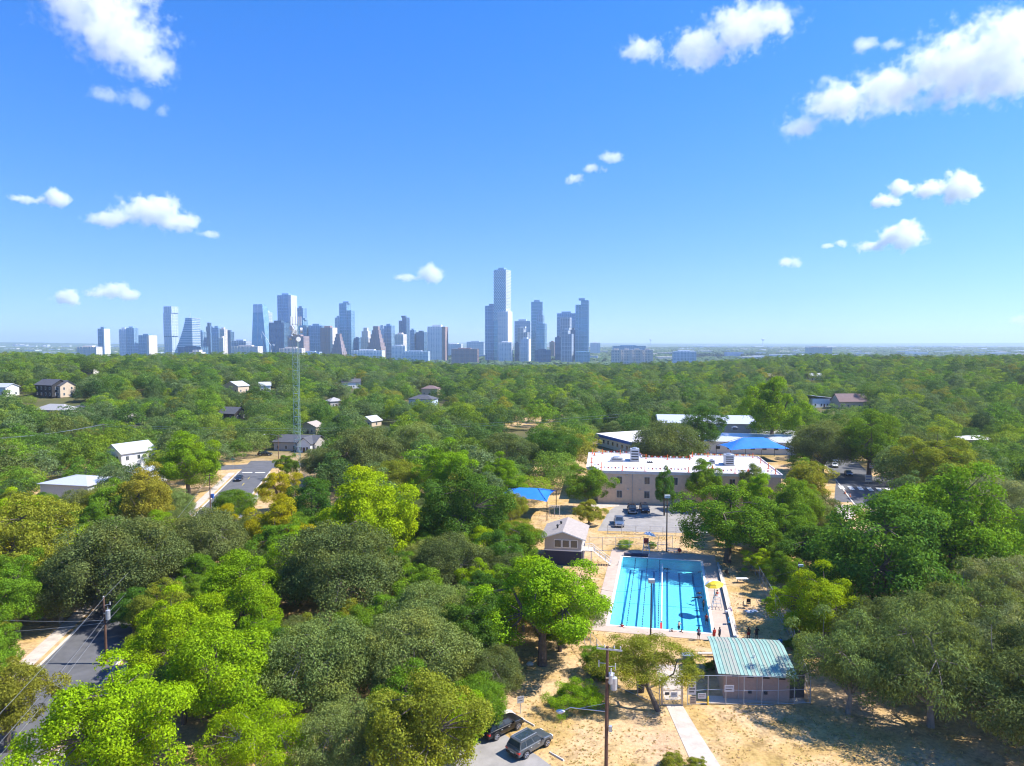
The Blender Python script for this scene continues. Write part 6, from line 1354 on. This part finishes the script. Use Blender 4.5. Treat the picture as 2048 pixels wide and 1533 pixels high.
# ---------------------------------------------------------------- skyline
def tower_mat(name, glass, frame, rough=.25, metal=.35, fx=3.4, fz=3.9, wfrac=.72):
    m = nm(name); N = m.node_tree; L = N.links; b = N.nodes['Principled BSDF']; tc = N.nodes.new('ShaderNodeTexCoord'); sp = N.nodes.new('ShaderNodeSeparateXYZ'); L.new(tc.outputs['Object'], sp.inputs[0])
    def cell(src, per, frac):
        d = N.nodes.new('ShaderNodeMath'); d.operation = 'DIVIDE'; L.new(src, d.inputs[0]); d.inputs[1].default_value = per
        f = N.nodes.new('ShaderNodeMath'); f.operation = 'FRACT'; L.new(d.outputs[0], f.inputs[0]); g = N.nodes.new('ShaderNodeMath'); g.operation = 'LESS_THAN'; L.new(f.outputs[0], g.inputs[0]); g.inputs[1].default_value = frac; return g.outputs[0]
    ad = N.nodes.new('ShaderNodeMath'); ad.operation = 'ADD'; L.new(sp.outputs['X'], ad.inputs[0]); L.new(sp.outputs['Y'], ad.inputs[1])
    a, c = cell(ad.outputs[0], fx, wfrac), cell(sp.outputs['Z'], fz, wfrac); mu = N.nodes.new('ShaderNodeMath'); mu.operation = 'MULTIPLY'; L.new(a, mu.inputs[0]); L.new(c, mu.inputs[1])
    no = N.nodes.new('ShaderNodeTexNoise'); no.inputs['Scale'].default_value = .045; no.inputs['Detail'].default_value = 6; L.new(tc.outputs['Object'], no.inputs['Vector'])
    gv = N.nodes.new('ShaderNodeMix'); gv.data_type = 'RGBA'; L.new(no.outputs['Fac'], gv.inputs[0]); gv.inputs[6].default_value = tuple(x * .55 for x in glass) + (1,); gv.inputs[7].default_value = tuple(min(1, x * 1.5) for x in glass) + (1,)
    mx = N.nodes.new('ShaderNodeMix'); mx.data_type = 'RGBA'; L.new(mu.outputs[0], mx.inputs[0]); mx.inputs[6].default_value = (*frame, 1); L.new(gv.outputs[2], mx.inputs[7]); L.new(mx.outputs[2], b.inputs['Base Color'])
    mm = N.nodes.new('ShaderNodeMath'); mm.operation = 'MULTIPLY'; L.new(mu.outputs[0], mm.inputs[0]); mm.inputs[1].default_value = metal; L.new(mm.outputs[0], b.inputs['Metallic'])
    mr = N.nodes.new('ShaderNodeMapRange'); L.new(mu.outputs[0], mr.inputs['Value']); mr.inputs['To Min'].default_value = .8; mr.inputs['To Max'].default_value = rough; L.new(mr.outputs[0], b.inputs['Roughness'])
    M[name] = m
tower_mat('t_blue', (.12, .31, .50), (.30, .44, .56), metal=.7); tower_mat('t_deep', (.055, .17, .31), (.15, .28, .42), metal=.7); tower_mat('t_pale', (.32, .48, .62), (.58, .66, .74), metal=.4); tower_mat('t_teal', (.11, .35, .48), (.30, .48, .58), metal=.7)
tower_mat('t_cream', (.20, .25, .31), (.76, .71, .65), .4, .1, 3.6, 3.6, .5); tower_mat('t_brown', (.13, .17, .24), (.42, .33, .33), .4, .2, 3.6, 3.6, .55); tower_mat('t_white', (.22, .32, .42), (.80, .80, .80), .4, .2, 4.2, 4.0, .52); tower_mat('t_grey', (.16, .26, .36), (.46, .51, .56), .35, .4)
mat('fin_pale', (.55, .60, .66), .6); mat('fin_blue', (.26, .42, .55), .5, .3); mat('fin_cream', (.66, .60, .54), .8); mat('fin_white', (.78, .78, .78), .7); mat('fin_brown', (.36, .26, .24), .8); mat('fin_dark', (.08, .15, .23), .5, .3)
FIN = dict(t_blue='fin_blue', t_deep='fin_dark', t_pale='fin_pale', t_teal='fin_blue', t_cream='fin_cream', t_brown='fin_brown', t_white='fin_white', t_grey='fin_pale')
BASE = -35.0
def tower(label, x0, x1, yt, Z, style, shape='box', rot=-18, dr=.8, cap=True, fins=True, bands=True, edge=None, name='tower'):
    z1 = CAM_H - (yt - 683.0) * Z / FOC; Hh = z1 - BASE; tot = (x1 - x0) * Z / FOC; a = abs(R(rot)); wf = tot / (math.cos(a) + dr * math.sin(a)); wd = wf * dr
    cx = ((x0 + x1) / 2 - 1024) / FOC * Z; t = thing(name, label, 'tower' if Hh > 60 else 'building', (cx, Z, BASE), R(rot)); X, Y = wf / 2, wd / 2
    fm = M[FIN[style]]
    def ring(b, z, g, h): b.box(-X - g, X + g, -Y - g, Y + g, z, z + h)
    def block(xa, xb, ya, yb, za, zb, nm_='body', st=None):
        b = MB(); b.box(xa, xb, ya, yb, za, zb); o = b.build(nm_, M[st or style], t)
        if bands:
            b = MB(); z = za + 11.7
            while z < zb - 4: b.box(xa - .35, xb + .35, ya - .35, yb + .35, z, z + 1.1); z += 11.7
            if b.v: b.build('floor_bands', fm, o)
        if fins:
            b = MB(); n = max(2, int((xb - xa) / 7.5))
            for k in range(n + 1):
                xx = xa + (xb - xa) * k / n
                b.box(xx - .55, xx + .55, ya - .7, ya + .1, za, zb + (.6 if k % 2 else 0))
            n = max(2, int((yb - ya) / 7.5))
            for k in range(1, n + 1): yy = ya + (yb - ya) * k / n; b.box(xb - .1, xb + .7, yy - .55, yy + .55, za, zb)
            b.build('fins', fm, o)
        return o
    if shape == 'box': block(-X, X, -Y, Y, 0, Hh)
    elif shape == 'step':
        block(-X, X, -Y, Y, 0, Hh * .72); block(-X * .72, X * .72, -Y * .72, Y * .72, Hh * .72, Hh * .9); block(-X * .42, X * .42, -Y * .42, Y * .42, Hh * .9, Hh)
    elif shape == 'zig':
        for k in range(6): f = 1 - .13 * k; block(-X * f, X * f, -Y * f, Y * f, Hh * (0 if k == 0 else .45 + .11 * (k - 1)), Hh * (.45 + .11 * k))
    elif shape == 'left_step': block(-X * .1, X, -Y, Y, 0, Hh); block(-X, -X * .1, -Y * .9, Y * .9, 0, Hh * .93)
    elif shape == 'right_step': block(-X, X * .25, -Y, Y, 0, Hh); block(X * .25, X, -Y * .9, Y * .9, 0, Hh * .88)
    elif shape == 'taper':
        b = MB(); b.poly([(-X, -Y, 0), (X, -Y, 0), (X, Y, 0), (-X, Y, 0), (-X * .72, -Y * .7, Hh), (X * .35, -Y * .7, Hh), (X * .35, Y * .7, Hh * .97), (-X * .72, Y * .7, Hh * .97)], [(0, 1, 5, 4), (1, 2, 6, 5), (2, 3, 7, 6), (3, 0, 4, 7), (4, 5, 6, 7)]); o = b.build('body', M[style], t); b = MB(); b.tube((-X * .2, -Y, 0), (-X * .15, -Y * .7, Hh * 1.01), 1.0, 1.0, 4); b.tube((X * .25, -Y, Hh * .5), (X, -Y, 0), .8, .8, 4); b.build('crease', M['fin_pale'], o)
        b = MB(); b.poly([(-X * .76, -Y * .75, Hh * .86), (X * .42, -Y * .75, Hh * .86), (X * .36, -Y * .72, Hh * .99), (-X * .73, -Y * .72, Hh * .99)], [(0, 1, 2, 3)]); b.build('crown_glass', M['t_pale'], o)
    elif shape == 'sail':
        n = 26; b = MB(); pr = MB()
        for k in range(n):
            f = k / n; xa = -X + 1.45 * X * (1 - (1 - f) ** 1.35); za, zb = Hh * k / n, Hh * (k + 1) / n; b.box(xa, X, -Y, Y, za, zb - .9); pr.box(xa - .8, X + .4, -Y - .8, Y + .4, zb - .9, zb)
        b.build('body', M[style], t); pr.build('floor_bands', M['fin_white'], t); b = MB(); b.tube((X * .45, 0, Hh), (X * .55, 0, Hh * 1.12), 1.2, .3, 4); b.build('spire', M['fin_pale'], t)
    elif shape == 'stack':
        zs = [0, .2, .44, .46, .88, 1.0]; of = [0, .06, -.08, -.02, .1]
        for k in range(5): d = of[k] * X; g = .9 if k == 2 else 1.0; block(-X * .88 * g + d, X * .88 * g + d, -Y, Y, Hh * zs[k], Hh * zs[k + 1], st='t_pale' if k != 2 else 't_deep')
    if cap and shape in ('box', 'left_step', 'right_step'):
        b = MB(); b.box(-X * .55, X * .45, -Y * .5, Y * .5, Hh, Hh + min(7, Hh * .05)); b.build('plant_room', fm, t)
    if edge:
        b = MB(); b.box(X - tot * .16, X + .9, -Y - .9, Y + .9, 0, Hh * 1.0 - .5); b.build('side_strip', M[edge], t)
    return t
T = tower
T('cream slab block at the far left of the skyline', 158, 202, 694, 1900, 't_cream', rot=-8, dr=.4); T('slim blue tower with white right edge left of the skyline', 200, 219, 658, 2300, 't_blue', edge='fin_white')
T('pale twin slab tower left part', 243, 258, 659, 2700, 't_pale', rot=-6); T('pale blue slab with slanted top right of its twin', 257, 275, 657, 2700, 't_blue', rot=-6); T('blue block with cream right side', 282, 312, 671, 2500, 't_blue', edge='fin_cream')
T('tall pale tower of shifted stacked boxes', 331, 357, 614, 2700, 't_pale', 'stack'); T('sail-shaped glass tower with white floor lines', 345, 397, 637, 2350, 't_blue', 'sail', rot=-6, dr=.6)
T('grey white strip tower right of the sail tower', 389, 398, 641, 2600, 't_white'); T('pale blue block behind the sail tower', 397, 413, 664, 2600, 't_blue'); T('blue tower with crowned top left of the brown strip', 413, 428, 646, 2800, 't_deep', 'step'); T('mid blue tower beside the crowned one', 427, 446, 656, 2600, 't_blue'); T('cream and grey tower left of the dark blue block', 442, 455, 659, 2500, 't_cream'); T('dark blue glass block in the left cluster', 453, 468, 664, 2550, 't_deep')
T('low blue office block at the foot of the sail tower', 361, 414, 694, 2100, 't_deep', rot=-10, dr=.5); T('low round-cornered cream block with terraces', 377, 414, 700, 1750, 't_cream', 'step', rot=-10, dr=.6); T('narrow cream strip block left of the wide low hotel', 440, 452, 676, 2000, 't_cream')
T('wide low striped cream hotel in front of the left cluster', 467, 523, 693, 1900, 't_cream', rot=-6, dr=.4); T('low grey block behind the wide striped hotel', 468, 500, 682, 2300, 't_grey', rot=-6)
T('faceted tapering glass tower left of centre', 506, 546, 610, 2450, 't_teal', 'taper', rot=-10); T('pale tower behind the faceted glass tower', 528, 545, 626, 2700, 't_pale')
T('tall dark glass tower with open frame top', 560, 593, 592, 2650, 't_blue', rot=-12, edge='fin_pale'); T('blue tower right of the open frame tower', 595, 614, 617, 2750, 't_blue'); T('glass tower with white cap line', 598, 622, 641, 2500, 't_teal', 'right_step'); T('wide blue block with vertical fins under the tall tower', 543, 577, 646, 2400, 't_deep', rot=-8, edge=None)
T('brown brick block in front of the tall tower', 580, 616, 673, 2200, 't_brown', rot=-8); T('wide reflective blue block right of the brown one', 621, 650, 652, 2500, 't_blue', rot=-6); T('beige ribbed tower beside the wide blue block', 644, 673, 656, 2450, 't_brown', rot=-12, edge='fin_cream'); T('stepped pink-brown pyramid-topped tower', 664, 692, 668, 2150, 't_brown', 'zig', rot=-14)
T('tall curved twin-step glass tower in the middle', 682, 709, 608, 2600, 't_teal', 'right_step', rot=-10); T('pale blue tower left of the tall twin-step tower', 672, 685, 636, 2750, 't_blue'); T('small dark block under the twin-step tower', 709, 722, 677, 2350, 't_deep'); T('cream stepped tower right of the twin-step tower', 722, 744, 656, 2600, 't_cream', 'step')
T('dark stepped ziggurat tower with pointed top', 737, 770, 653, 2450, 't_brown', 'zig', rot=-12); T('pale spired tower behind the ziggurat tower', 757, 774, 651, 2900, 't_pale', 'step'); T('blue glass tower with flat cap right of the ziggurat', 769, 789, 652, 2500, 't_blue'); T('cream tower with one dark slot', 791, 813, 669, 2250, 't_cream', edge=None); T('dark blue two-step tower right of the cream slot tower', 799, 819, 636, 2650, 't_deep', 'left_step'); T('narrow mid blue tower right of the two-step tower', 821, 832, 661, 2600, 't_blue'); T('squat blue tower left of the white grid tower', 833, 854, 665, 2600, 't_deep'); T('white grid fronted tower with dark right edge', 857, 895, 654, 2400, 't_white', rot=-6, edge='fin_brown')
T('white hotel with slotted windows below the mast', 562, 608, 697, 1500, 't_cream', rot=-4, dr=.4); T('wide white office block below the ziggurat tower', 706, 768, 701, 2000, 't_white', rot=-4, dr=.4); T('long pale block below the two-step tower', 806, 859, 703, 2000, 't_pale', rot=-4, dr=.4); T('low pale garage right of the mast base hotel', 605, 642, 704, 2000, 't_pale', rot=-4, dr=.4); T('low white block beside the cream slot tower', 785, 812, 692, 2150, 't_white', rot=-4, dr=.5)
T('wide brown brick block left of the tallest tower', 904, 957, 698, 2100, 't_brown', rot=-5, dr=.4); T('low white domed hall behind the brown block', 895, 925, 688, 3200, 't_white', rot=-5); T('pale terraced stand left of the tallest tower', 934, 970, 684, 3400, 't_pale', rot=-8, dr=.5)
T('blue tower left of and touching the tallest tower', 971, 1003, 613, 2450, 't_blue', rot=-10); 
tt = T('upper shaft of the tallest tower with diamond pattern', 988, 1022, 542, 2420, 't_teal', rot=-28, fins=False, edge=None)
dm = MB(); z1 = CAM_H - (542 - 683.0) * 2420 / FOC - BASE; tot = 34 * 2420 / FOC; a_ = R(28); wf = tot / (math.cos(a_) + .8 * math.sin(a_)); X, Y = wf / 2, wf * .4
for i in range(6):
    for k in range(34):
        z = z1 * .46 + k * (z1 * .54) / 34; s = (i + .5 * (k % 2)) / 6
        xx = -X + 2 * X * s; dm.box(xx - 1.2, xx + 1.2, -Y - .8, -Y + .1, z, z + 4.0)
        yy = -Y + 2 * Y * s; dm.box(X - .1, X + .9, yy - 1.7, yy + 1.7, z - 1, z + 3.2)
dm.build('diamond_panels', M['fin_white'], tt)
T('lower white ribbed half of the tallest tower', 996, 1024, 624, 2405, 't_white', rot=-28, cap=False, edge='fin_white'); T('white striped podium block at the foot of the tallest tower', 998, 1025, 685, 2250, 't_white', rot=-8, dr=.6)
T('pale hazy blue slab behind the middle towers', 1029, 1063, 643, 2800, 't_pale', rot=-6, fins=False); T('grey crowned tower in front of the hazy slab', 1035, 1059, 657, 2500, 't_grey', 'right_step'); T('small dark tower at the left foot of the grey crowned one', 1030, 1041, 686, 2300, 't_deep'); T('pale curved low tower with white side', 1041, 1061, 678, 2250, 't_pale', edge='fin_white')
T('tall flat blue tower behind the ribbed pair', 1062, 1087, 605, 2700, 't_teal', fins=False, rot=-8); T('blue ribbed tower with rounded cap', 1070, 1091, 621, 2550, 't_blue', 'step'); T('lower ribbed glass tower in front of the rounded cap tower', 1072, 1093, 648, 2400, 't_teal'); T('dark low block under the ribbed pair', 1069, 1102, 700, 2150, 't_deep', rot=-5); T('pink-brown block between the right clusters', 1099, 1111, 684, 2900, 't_brown')
T('broad glass tower with overhanging flat roof', 1113, 1153, 628, 2600, 't_blue', rot=-6); T('grey ribbed shaft in front of the flat roof tower', 1120, 1143, 636, 2450, 't_grey', cap=False); T('narrow dark tower at the left foot of the right cluster', 1110, 1124, 675, 2300, 't_deep'); T('silver crowned tower at the foot of the right cluster', 1123, 1147, 660, 2200, 't_grey', 'right_step', edge=None); T('tallest glass tower of the right cluster with stepped left side', 1150, 1178, 602, 2350, 't_teal', 'left_step', rot=-12); T('dark slab between the right cluster towers', 1141, 1152, 660, 2400, 't_deep')
T('glass podium of the right cluster', 1150, 1180, 704, 2200, 't_teal', rot=-6)
for k, (a, c_) in enumerate(((1222, 1243), (1243, 1264), (1263, 1285), (1284, 1306))):
    T(['first', 'second', 'third', 'fourth'][k] + ' section from the left of the ribbed brown and cream apartment slab', a, c_, 700, 1650, 't_cream', rot=-10, dr=.7, edge='fin_cream', name='apartment_block')
T('ribbed cream apartment slab far right on the plain', 1612, 1660, 695, 2300, 't_cream', rot=-6, dr=.35, name='apartment_block', edge='fin_cream'); T('flat-topped concrete hall right of the apartment slab', 1345, 1391, 703, 1800, 't_pale', rot=-6, dr=.5); T('long low blue roofed hall behind the apartment slab', 1225, 1290, 692, 3000, 't_blue', rot=-4, dr=.4)
T('white domed arena on the plain right of the glass cluster', 1180, 1200, 686, 3600, 't_white', rot=-4, dr=.6)
# construction crane by the open-frame tower
p = P(542, 700, -20); t = thing('tower_crane', 'white tower crane in front of the finned blue block', 'crane', ((542 - 1024) / FOC * 2200, 2200, BASE)); b = MB(); b.box(-1.3, 1.3, -1.3, 1.3, 0, 62); b.build('mast', M['fin_white'], t); b = MB(); b.tube((0, 0, 62), (-26, 0, 105), 1.1, .7, 4); b.build('jib', M['fin_white'], t); b = MB(); b.tube((0, 0, 62), (9, 0, 66), 1.0, 1.0, 4).cbox((9, 0, 63), (4, 3, 5)); b.build('counter_jib', M['fin_white'], t)
# water towers on the horizon
for px_, Z, lb in ((1525, 9000, 'tiny water tower standing on the right horizon'), (1301, 11000, 'tiny thin tower on the horizon right of the glass cluster')):
    x = (px_ - 1024) / FOC * Z; g = th(x, Z); t = thing('water_tower', lb, 'water tower', (x, Z, g)); b = MB(); b.tube((0, 0, 0), (0, 0, 85), 5, 4, 8); b.build('stem', M['fin_pale'], t); b = MB(); b.tube((0, 0, 78), (0, 0, 100), 6, 22, 12).ball((0, 0, 100), 22, 12, 6, (1, 1, .4)); b.build('tank', M['fin_pale'], t)
# scattered low roofs on the plain
n = 420; b = MB(); b2 = MB()
for k in range(n):
    y = math.sqrt(random.uniform(2300 ** 2, 9000 ** 2)); x = random.uniform(-.8, .8) * y; s = random.uniform(14, 60) * (1 + y / 6000); g = th(x, y); (b if k % 3 else b2).cbox((x, y, g + 8), (s, s * .5, 16 + random.uniform(0, 10)), random.uniform(-.4, .4))
b.build('distant_buildings', M['fin_pale'])['kind'] = 'stuff'; o = b2.build('distant_buildings', M['fin_cream']); o['kind'] = 'stuff'
for o in [q for q in COL.objects if q.name.startswith('distant_buildings')]: tag(o, 'pale low roofs scattered over the far plain', 'buildings')
# ---------------------------------------------------------------- clouds (volumes at about 1.3 km altitude)
CLOUD_Z = 1300.0
def cloud(label, px, py, lobes, dens=1.0, soft=0.45, seed=0, freq=1.0):
    """centre seen at (px,py); lobes: (dx,dy,rx,rz) in photo pixels about the centre"""
    d = ray(px, py)
    t = (CLOUD_Z - CAM_H) / d.z
    c = Vector((0, 0, CAM_H)) + d * t
    m = t / FOC                                  # metres per photo pixel out there
    az = math.atan2(d.x, d.y)
    mw = nm('cloud_%s' % seed); N = mw.node_tree; N.nodes.clear()
    out = N.nodes.new('ShaderNodeOutputMaterial')
    tc = N.nodes.new('ShaderNodeTexCoord')
    # warp
    n1 = N.nodes.new('ShaderNodeTexNoise'); n1.noise_dimensions = '4D'; n1.inputs['W'].default_value = seed * 7.3
    n1.inputs['Scale'].default_value = freq * 0.03 / m; n1.inputs['Detail'].default_value = 7; n1.inputs['Roughness'].default_value = 0.68
    N.links.new(tc.outputs['Object'], n1.inputs['Vector'])
    cur = None
    pts = []
    for (dx, dy, rx, rz) in lobes:
        lc = Vector((dx * m, 0, -dy * m)); ry = min(rx, 1.6 * rz) * 1.0
        sub = N.nodes.new('ShaderNodeVectorMath'); sub.operation = 'SUBTRACT'; sub.inputs[1].default_value = lc
        N.links.new(tc.outputs['Object'], sub.inputs[0])
        dv = N.nodes.new('ShaderNodeVectorMath'); dv.operation = 'DIVIDE'; dv.inputs[1].default_value = (rx * m, ry * m, rz * m)
        N.links.new(sub.outputs[0], dv.inputs[0])
        ln = N.nodes.new('ShaderNodeVectorMath'); ln.operation = 'LENGTH'; N.links.new(dv.outputs[0], ln.inputs[0])
        if cur is None: cur = ln.outputs['Value']
        else:
            mn = N.nodes.new('ShaderNodeMath'); mn.operation = 'SMOOTH_MIN'; mn.inputs[2].default_value = 0.25
            N.links.new(cur, mn.inputs[0]); N.links.new(ln.outputs['Value'], mn.inputs[1]); cur = mn.outputs[0]
        for i in range(60):
            th = random.uniform(0, 2 * PI); ph = math.acos(random.uniform(-1, 1))
            pts.append(lc + Vector((rx * m * math.sin(ph) * math.cos(th), ry * m * math.sin(ph) * math.sin(th), rz * m * math.cos(ph))) * 1.55)
    # f = 1 - dist + (noise-0.5)*k
    a = N.nodes.new('ShaderNodeMath'); a.operation = 'MULTIPLY_ADD'; a.inputs[1].default_value = 3.4; a.inputs[2].default_value = -1.82
    N.links.new(n1.outputs['Fac'], a.inputs[0])
    b = N.nodes.new('ShaderNodeMath'); b.operation = 'SUBTRACT'; b.inputs[0].default_value = 0.93; N.links.new(cur, b.inputs[1])
    e = N.nodes.new('ShaderNodeMath'); e.operation = 'ADD'; N.links.new(a.outputs[0], e.inputs[0]); N.links.new(b.outputs[0], e.inputs[1])
    mr = N.nodes.new('ShaderNodeMapRange'); mr.interpolation_type = 'SMOOTHSTEP'
    mr.inputs['From Min'].default_value = 0.0; mr.inputs['From Max'].default_value = soft
    size = max(max(l[2] for l in lobes) * m, 60)
    mr.inputs['To Max'].default_value = dens * 3.2 / size
    N.links.new(e.outputs[0], mr.inputs['Value'])
    vs = N.nodes.new('ShaderNodeVolumeScatter'); vs.inputs['Color'].default_value = (1, 1, 1, 1); vs.inputs['Anisotropy'].default_value = 0.1
    N.links.new(mr.outputs[0], vs.inputs['Density']); N.links.new(vs.outputs[0], out.inputs['Volume'])
    bm = bmesh.new()
    for p in pts: bm.verts.new(p)
    r = bmesh.ops.convex_hull(bm, input=bm.verts)
    bmesh.ops.delete(bm, geom=[g for g in r['geom_interior'] if isinstance(g, bmesh.types.BMVert)], context='VERTS')
    o = link('cloud', bm, mw)
    o.location = c; o.rotation_euler = (0, 0, -az)
    tag(o, label, 'cloud', 'clouds in the sky')
    return o
cloud('large white cloud cut off by the top edge above the left end of the skyline', 215, 60, [(-30,-60,130,70),(20,10,110,70),(80,60,60,40),(-60,-30,70,50)], 1.0, 0.5, 1)
cloud('faint torn wisp of cloud just below the large left cloud', 255, 195, [(-30,0,45,22),(20,2,40,20),(60,18,20,16)], 0.25, 0.6, 2)
cloud('white flat-based cloud floating over the left of the skyline', 305, 435, [(-75,8,42,24),(0,-12,75,36),(45,5,60,24),(100,25,28,12)], 1.2, 0.4, 3)
cloud('small flat white cloud near the left edge of the photo', 88, 398, [(-20,4,42,14),(25,-3,34,18)], 1.0, 0.4, 4)
cloud('lowest left small puff of cloud beside a larger oval one', 130, 597, [(0,0,30,18)], 1.0, 0.4, 5)
cloud('oval white cloud low over the left end of the skyline', 233, 586, [(-12,-2,42,20),(22,3,34,14)], 1.1, 0.4, 6)
cloud('small hazy cloud above the middle of the skyline', 845, 551, [(-22,4,36,14),(18,-2,36,20)], 0.8, 0.5, 7)
cloud('thin slanted streak of cloud right of the tallest tower', 1190, 335, [(-38,22,24,14),(-8,2,30,14),(30,-18,34,12)], 0.6, 0.5, 8)
cloud('long ragged cloud at the top centre right with a torn tail', 1420, 70, [(-130,15,60,26),(-20,25,80,42),(60,-5,90,52),(120,-15,60,40)], 0.9, 0.5, 9)
cloud('biggest white cloud bank at the right edge of the sky', 1850, 160, [(-235,60,48,30),(-150,15,90,48),(-60,10,90,52),(50,-15,110,80),(140,-40,90,90),(130,20,110,50)], 1.1, 0.45, 10)
cloud('small wisp sitting on top of the big right cloud bank', 1752, 85, [(-15,0,34,20),(20,6,26,16)], 0.35, 0.6, 11)
cloud('white fish-shaped cloud at right with a hooked left end', 1870, 378, [(-55,-6,34,20),(-10,0,50,22),(42,2,44,32)], 1.3, 0.35, 12)
cloud('small round cloud left of the fish-shaped cloud', 1768, 403, [(0,0,32,18)], 1.1, 0.4, 13)
cloud('heaped white cloud low on the right with ragged lower edge', 1782, 478, [(-30,12,42,16),(15,-4,52,30)], 1.2, 0.35, 14)
cloud('thin little cloud just left of the low heaped cloud', 1664, 490, [(-10,2,24,8),(14,-3,16,9)], 0.7, 0.5, 15)
cloud('faint low puff left of the thin little cloud', 1574, 525, [(0,0,28,15)], 0.6, 0.5, 16)
cloud('wispy cloud at the right edge just above the far plain', 2030, 642, [(0,0,40,12)], 0.5, 0.5, 17)
# ---------------------------------------------------------------- air
hm = nm('air'); N = hm.node_tree; N.nodes.clear(); out = N.nodes.new('ShaderNodeOutputMaterial'); pv = N.nodes.new('ShaderNodeVolumePrincipled')
pv.inputs['Color'].default_value = (0.72, 0.86, 1.0, 1); pv.inputs['Density'].default_value = 8.5e-5; pv.inputs['Anisotropy'].default_value = 0.2
N.links.new(pv.outputs[0], out.inputs['Volume'])
HZ = 70000.0
b = MB(); b.box(-HZ, HZ, -HZ, HZ, -40, 290); o = b.build('haze', hm); o['kind'] = 'stuff'; tag(o, 'thin blue haze lying over the plain and the city', 'haze')
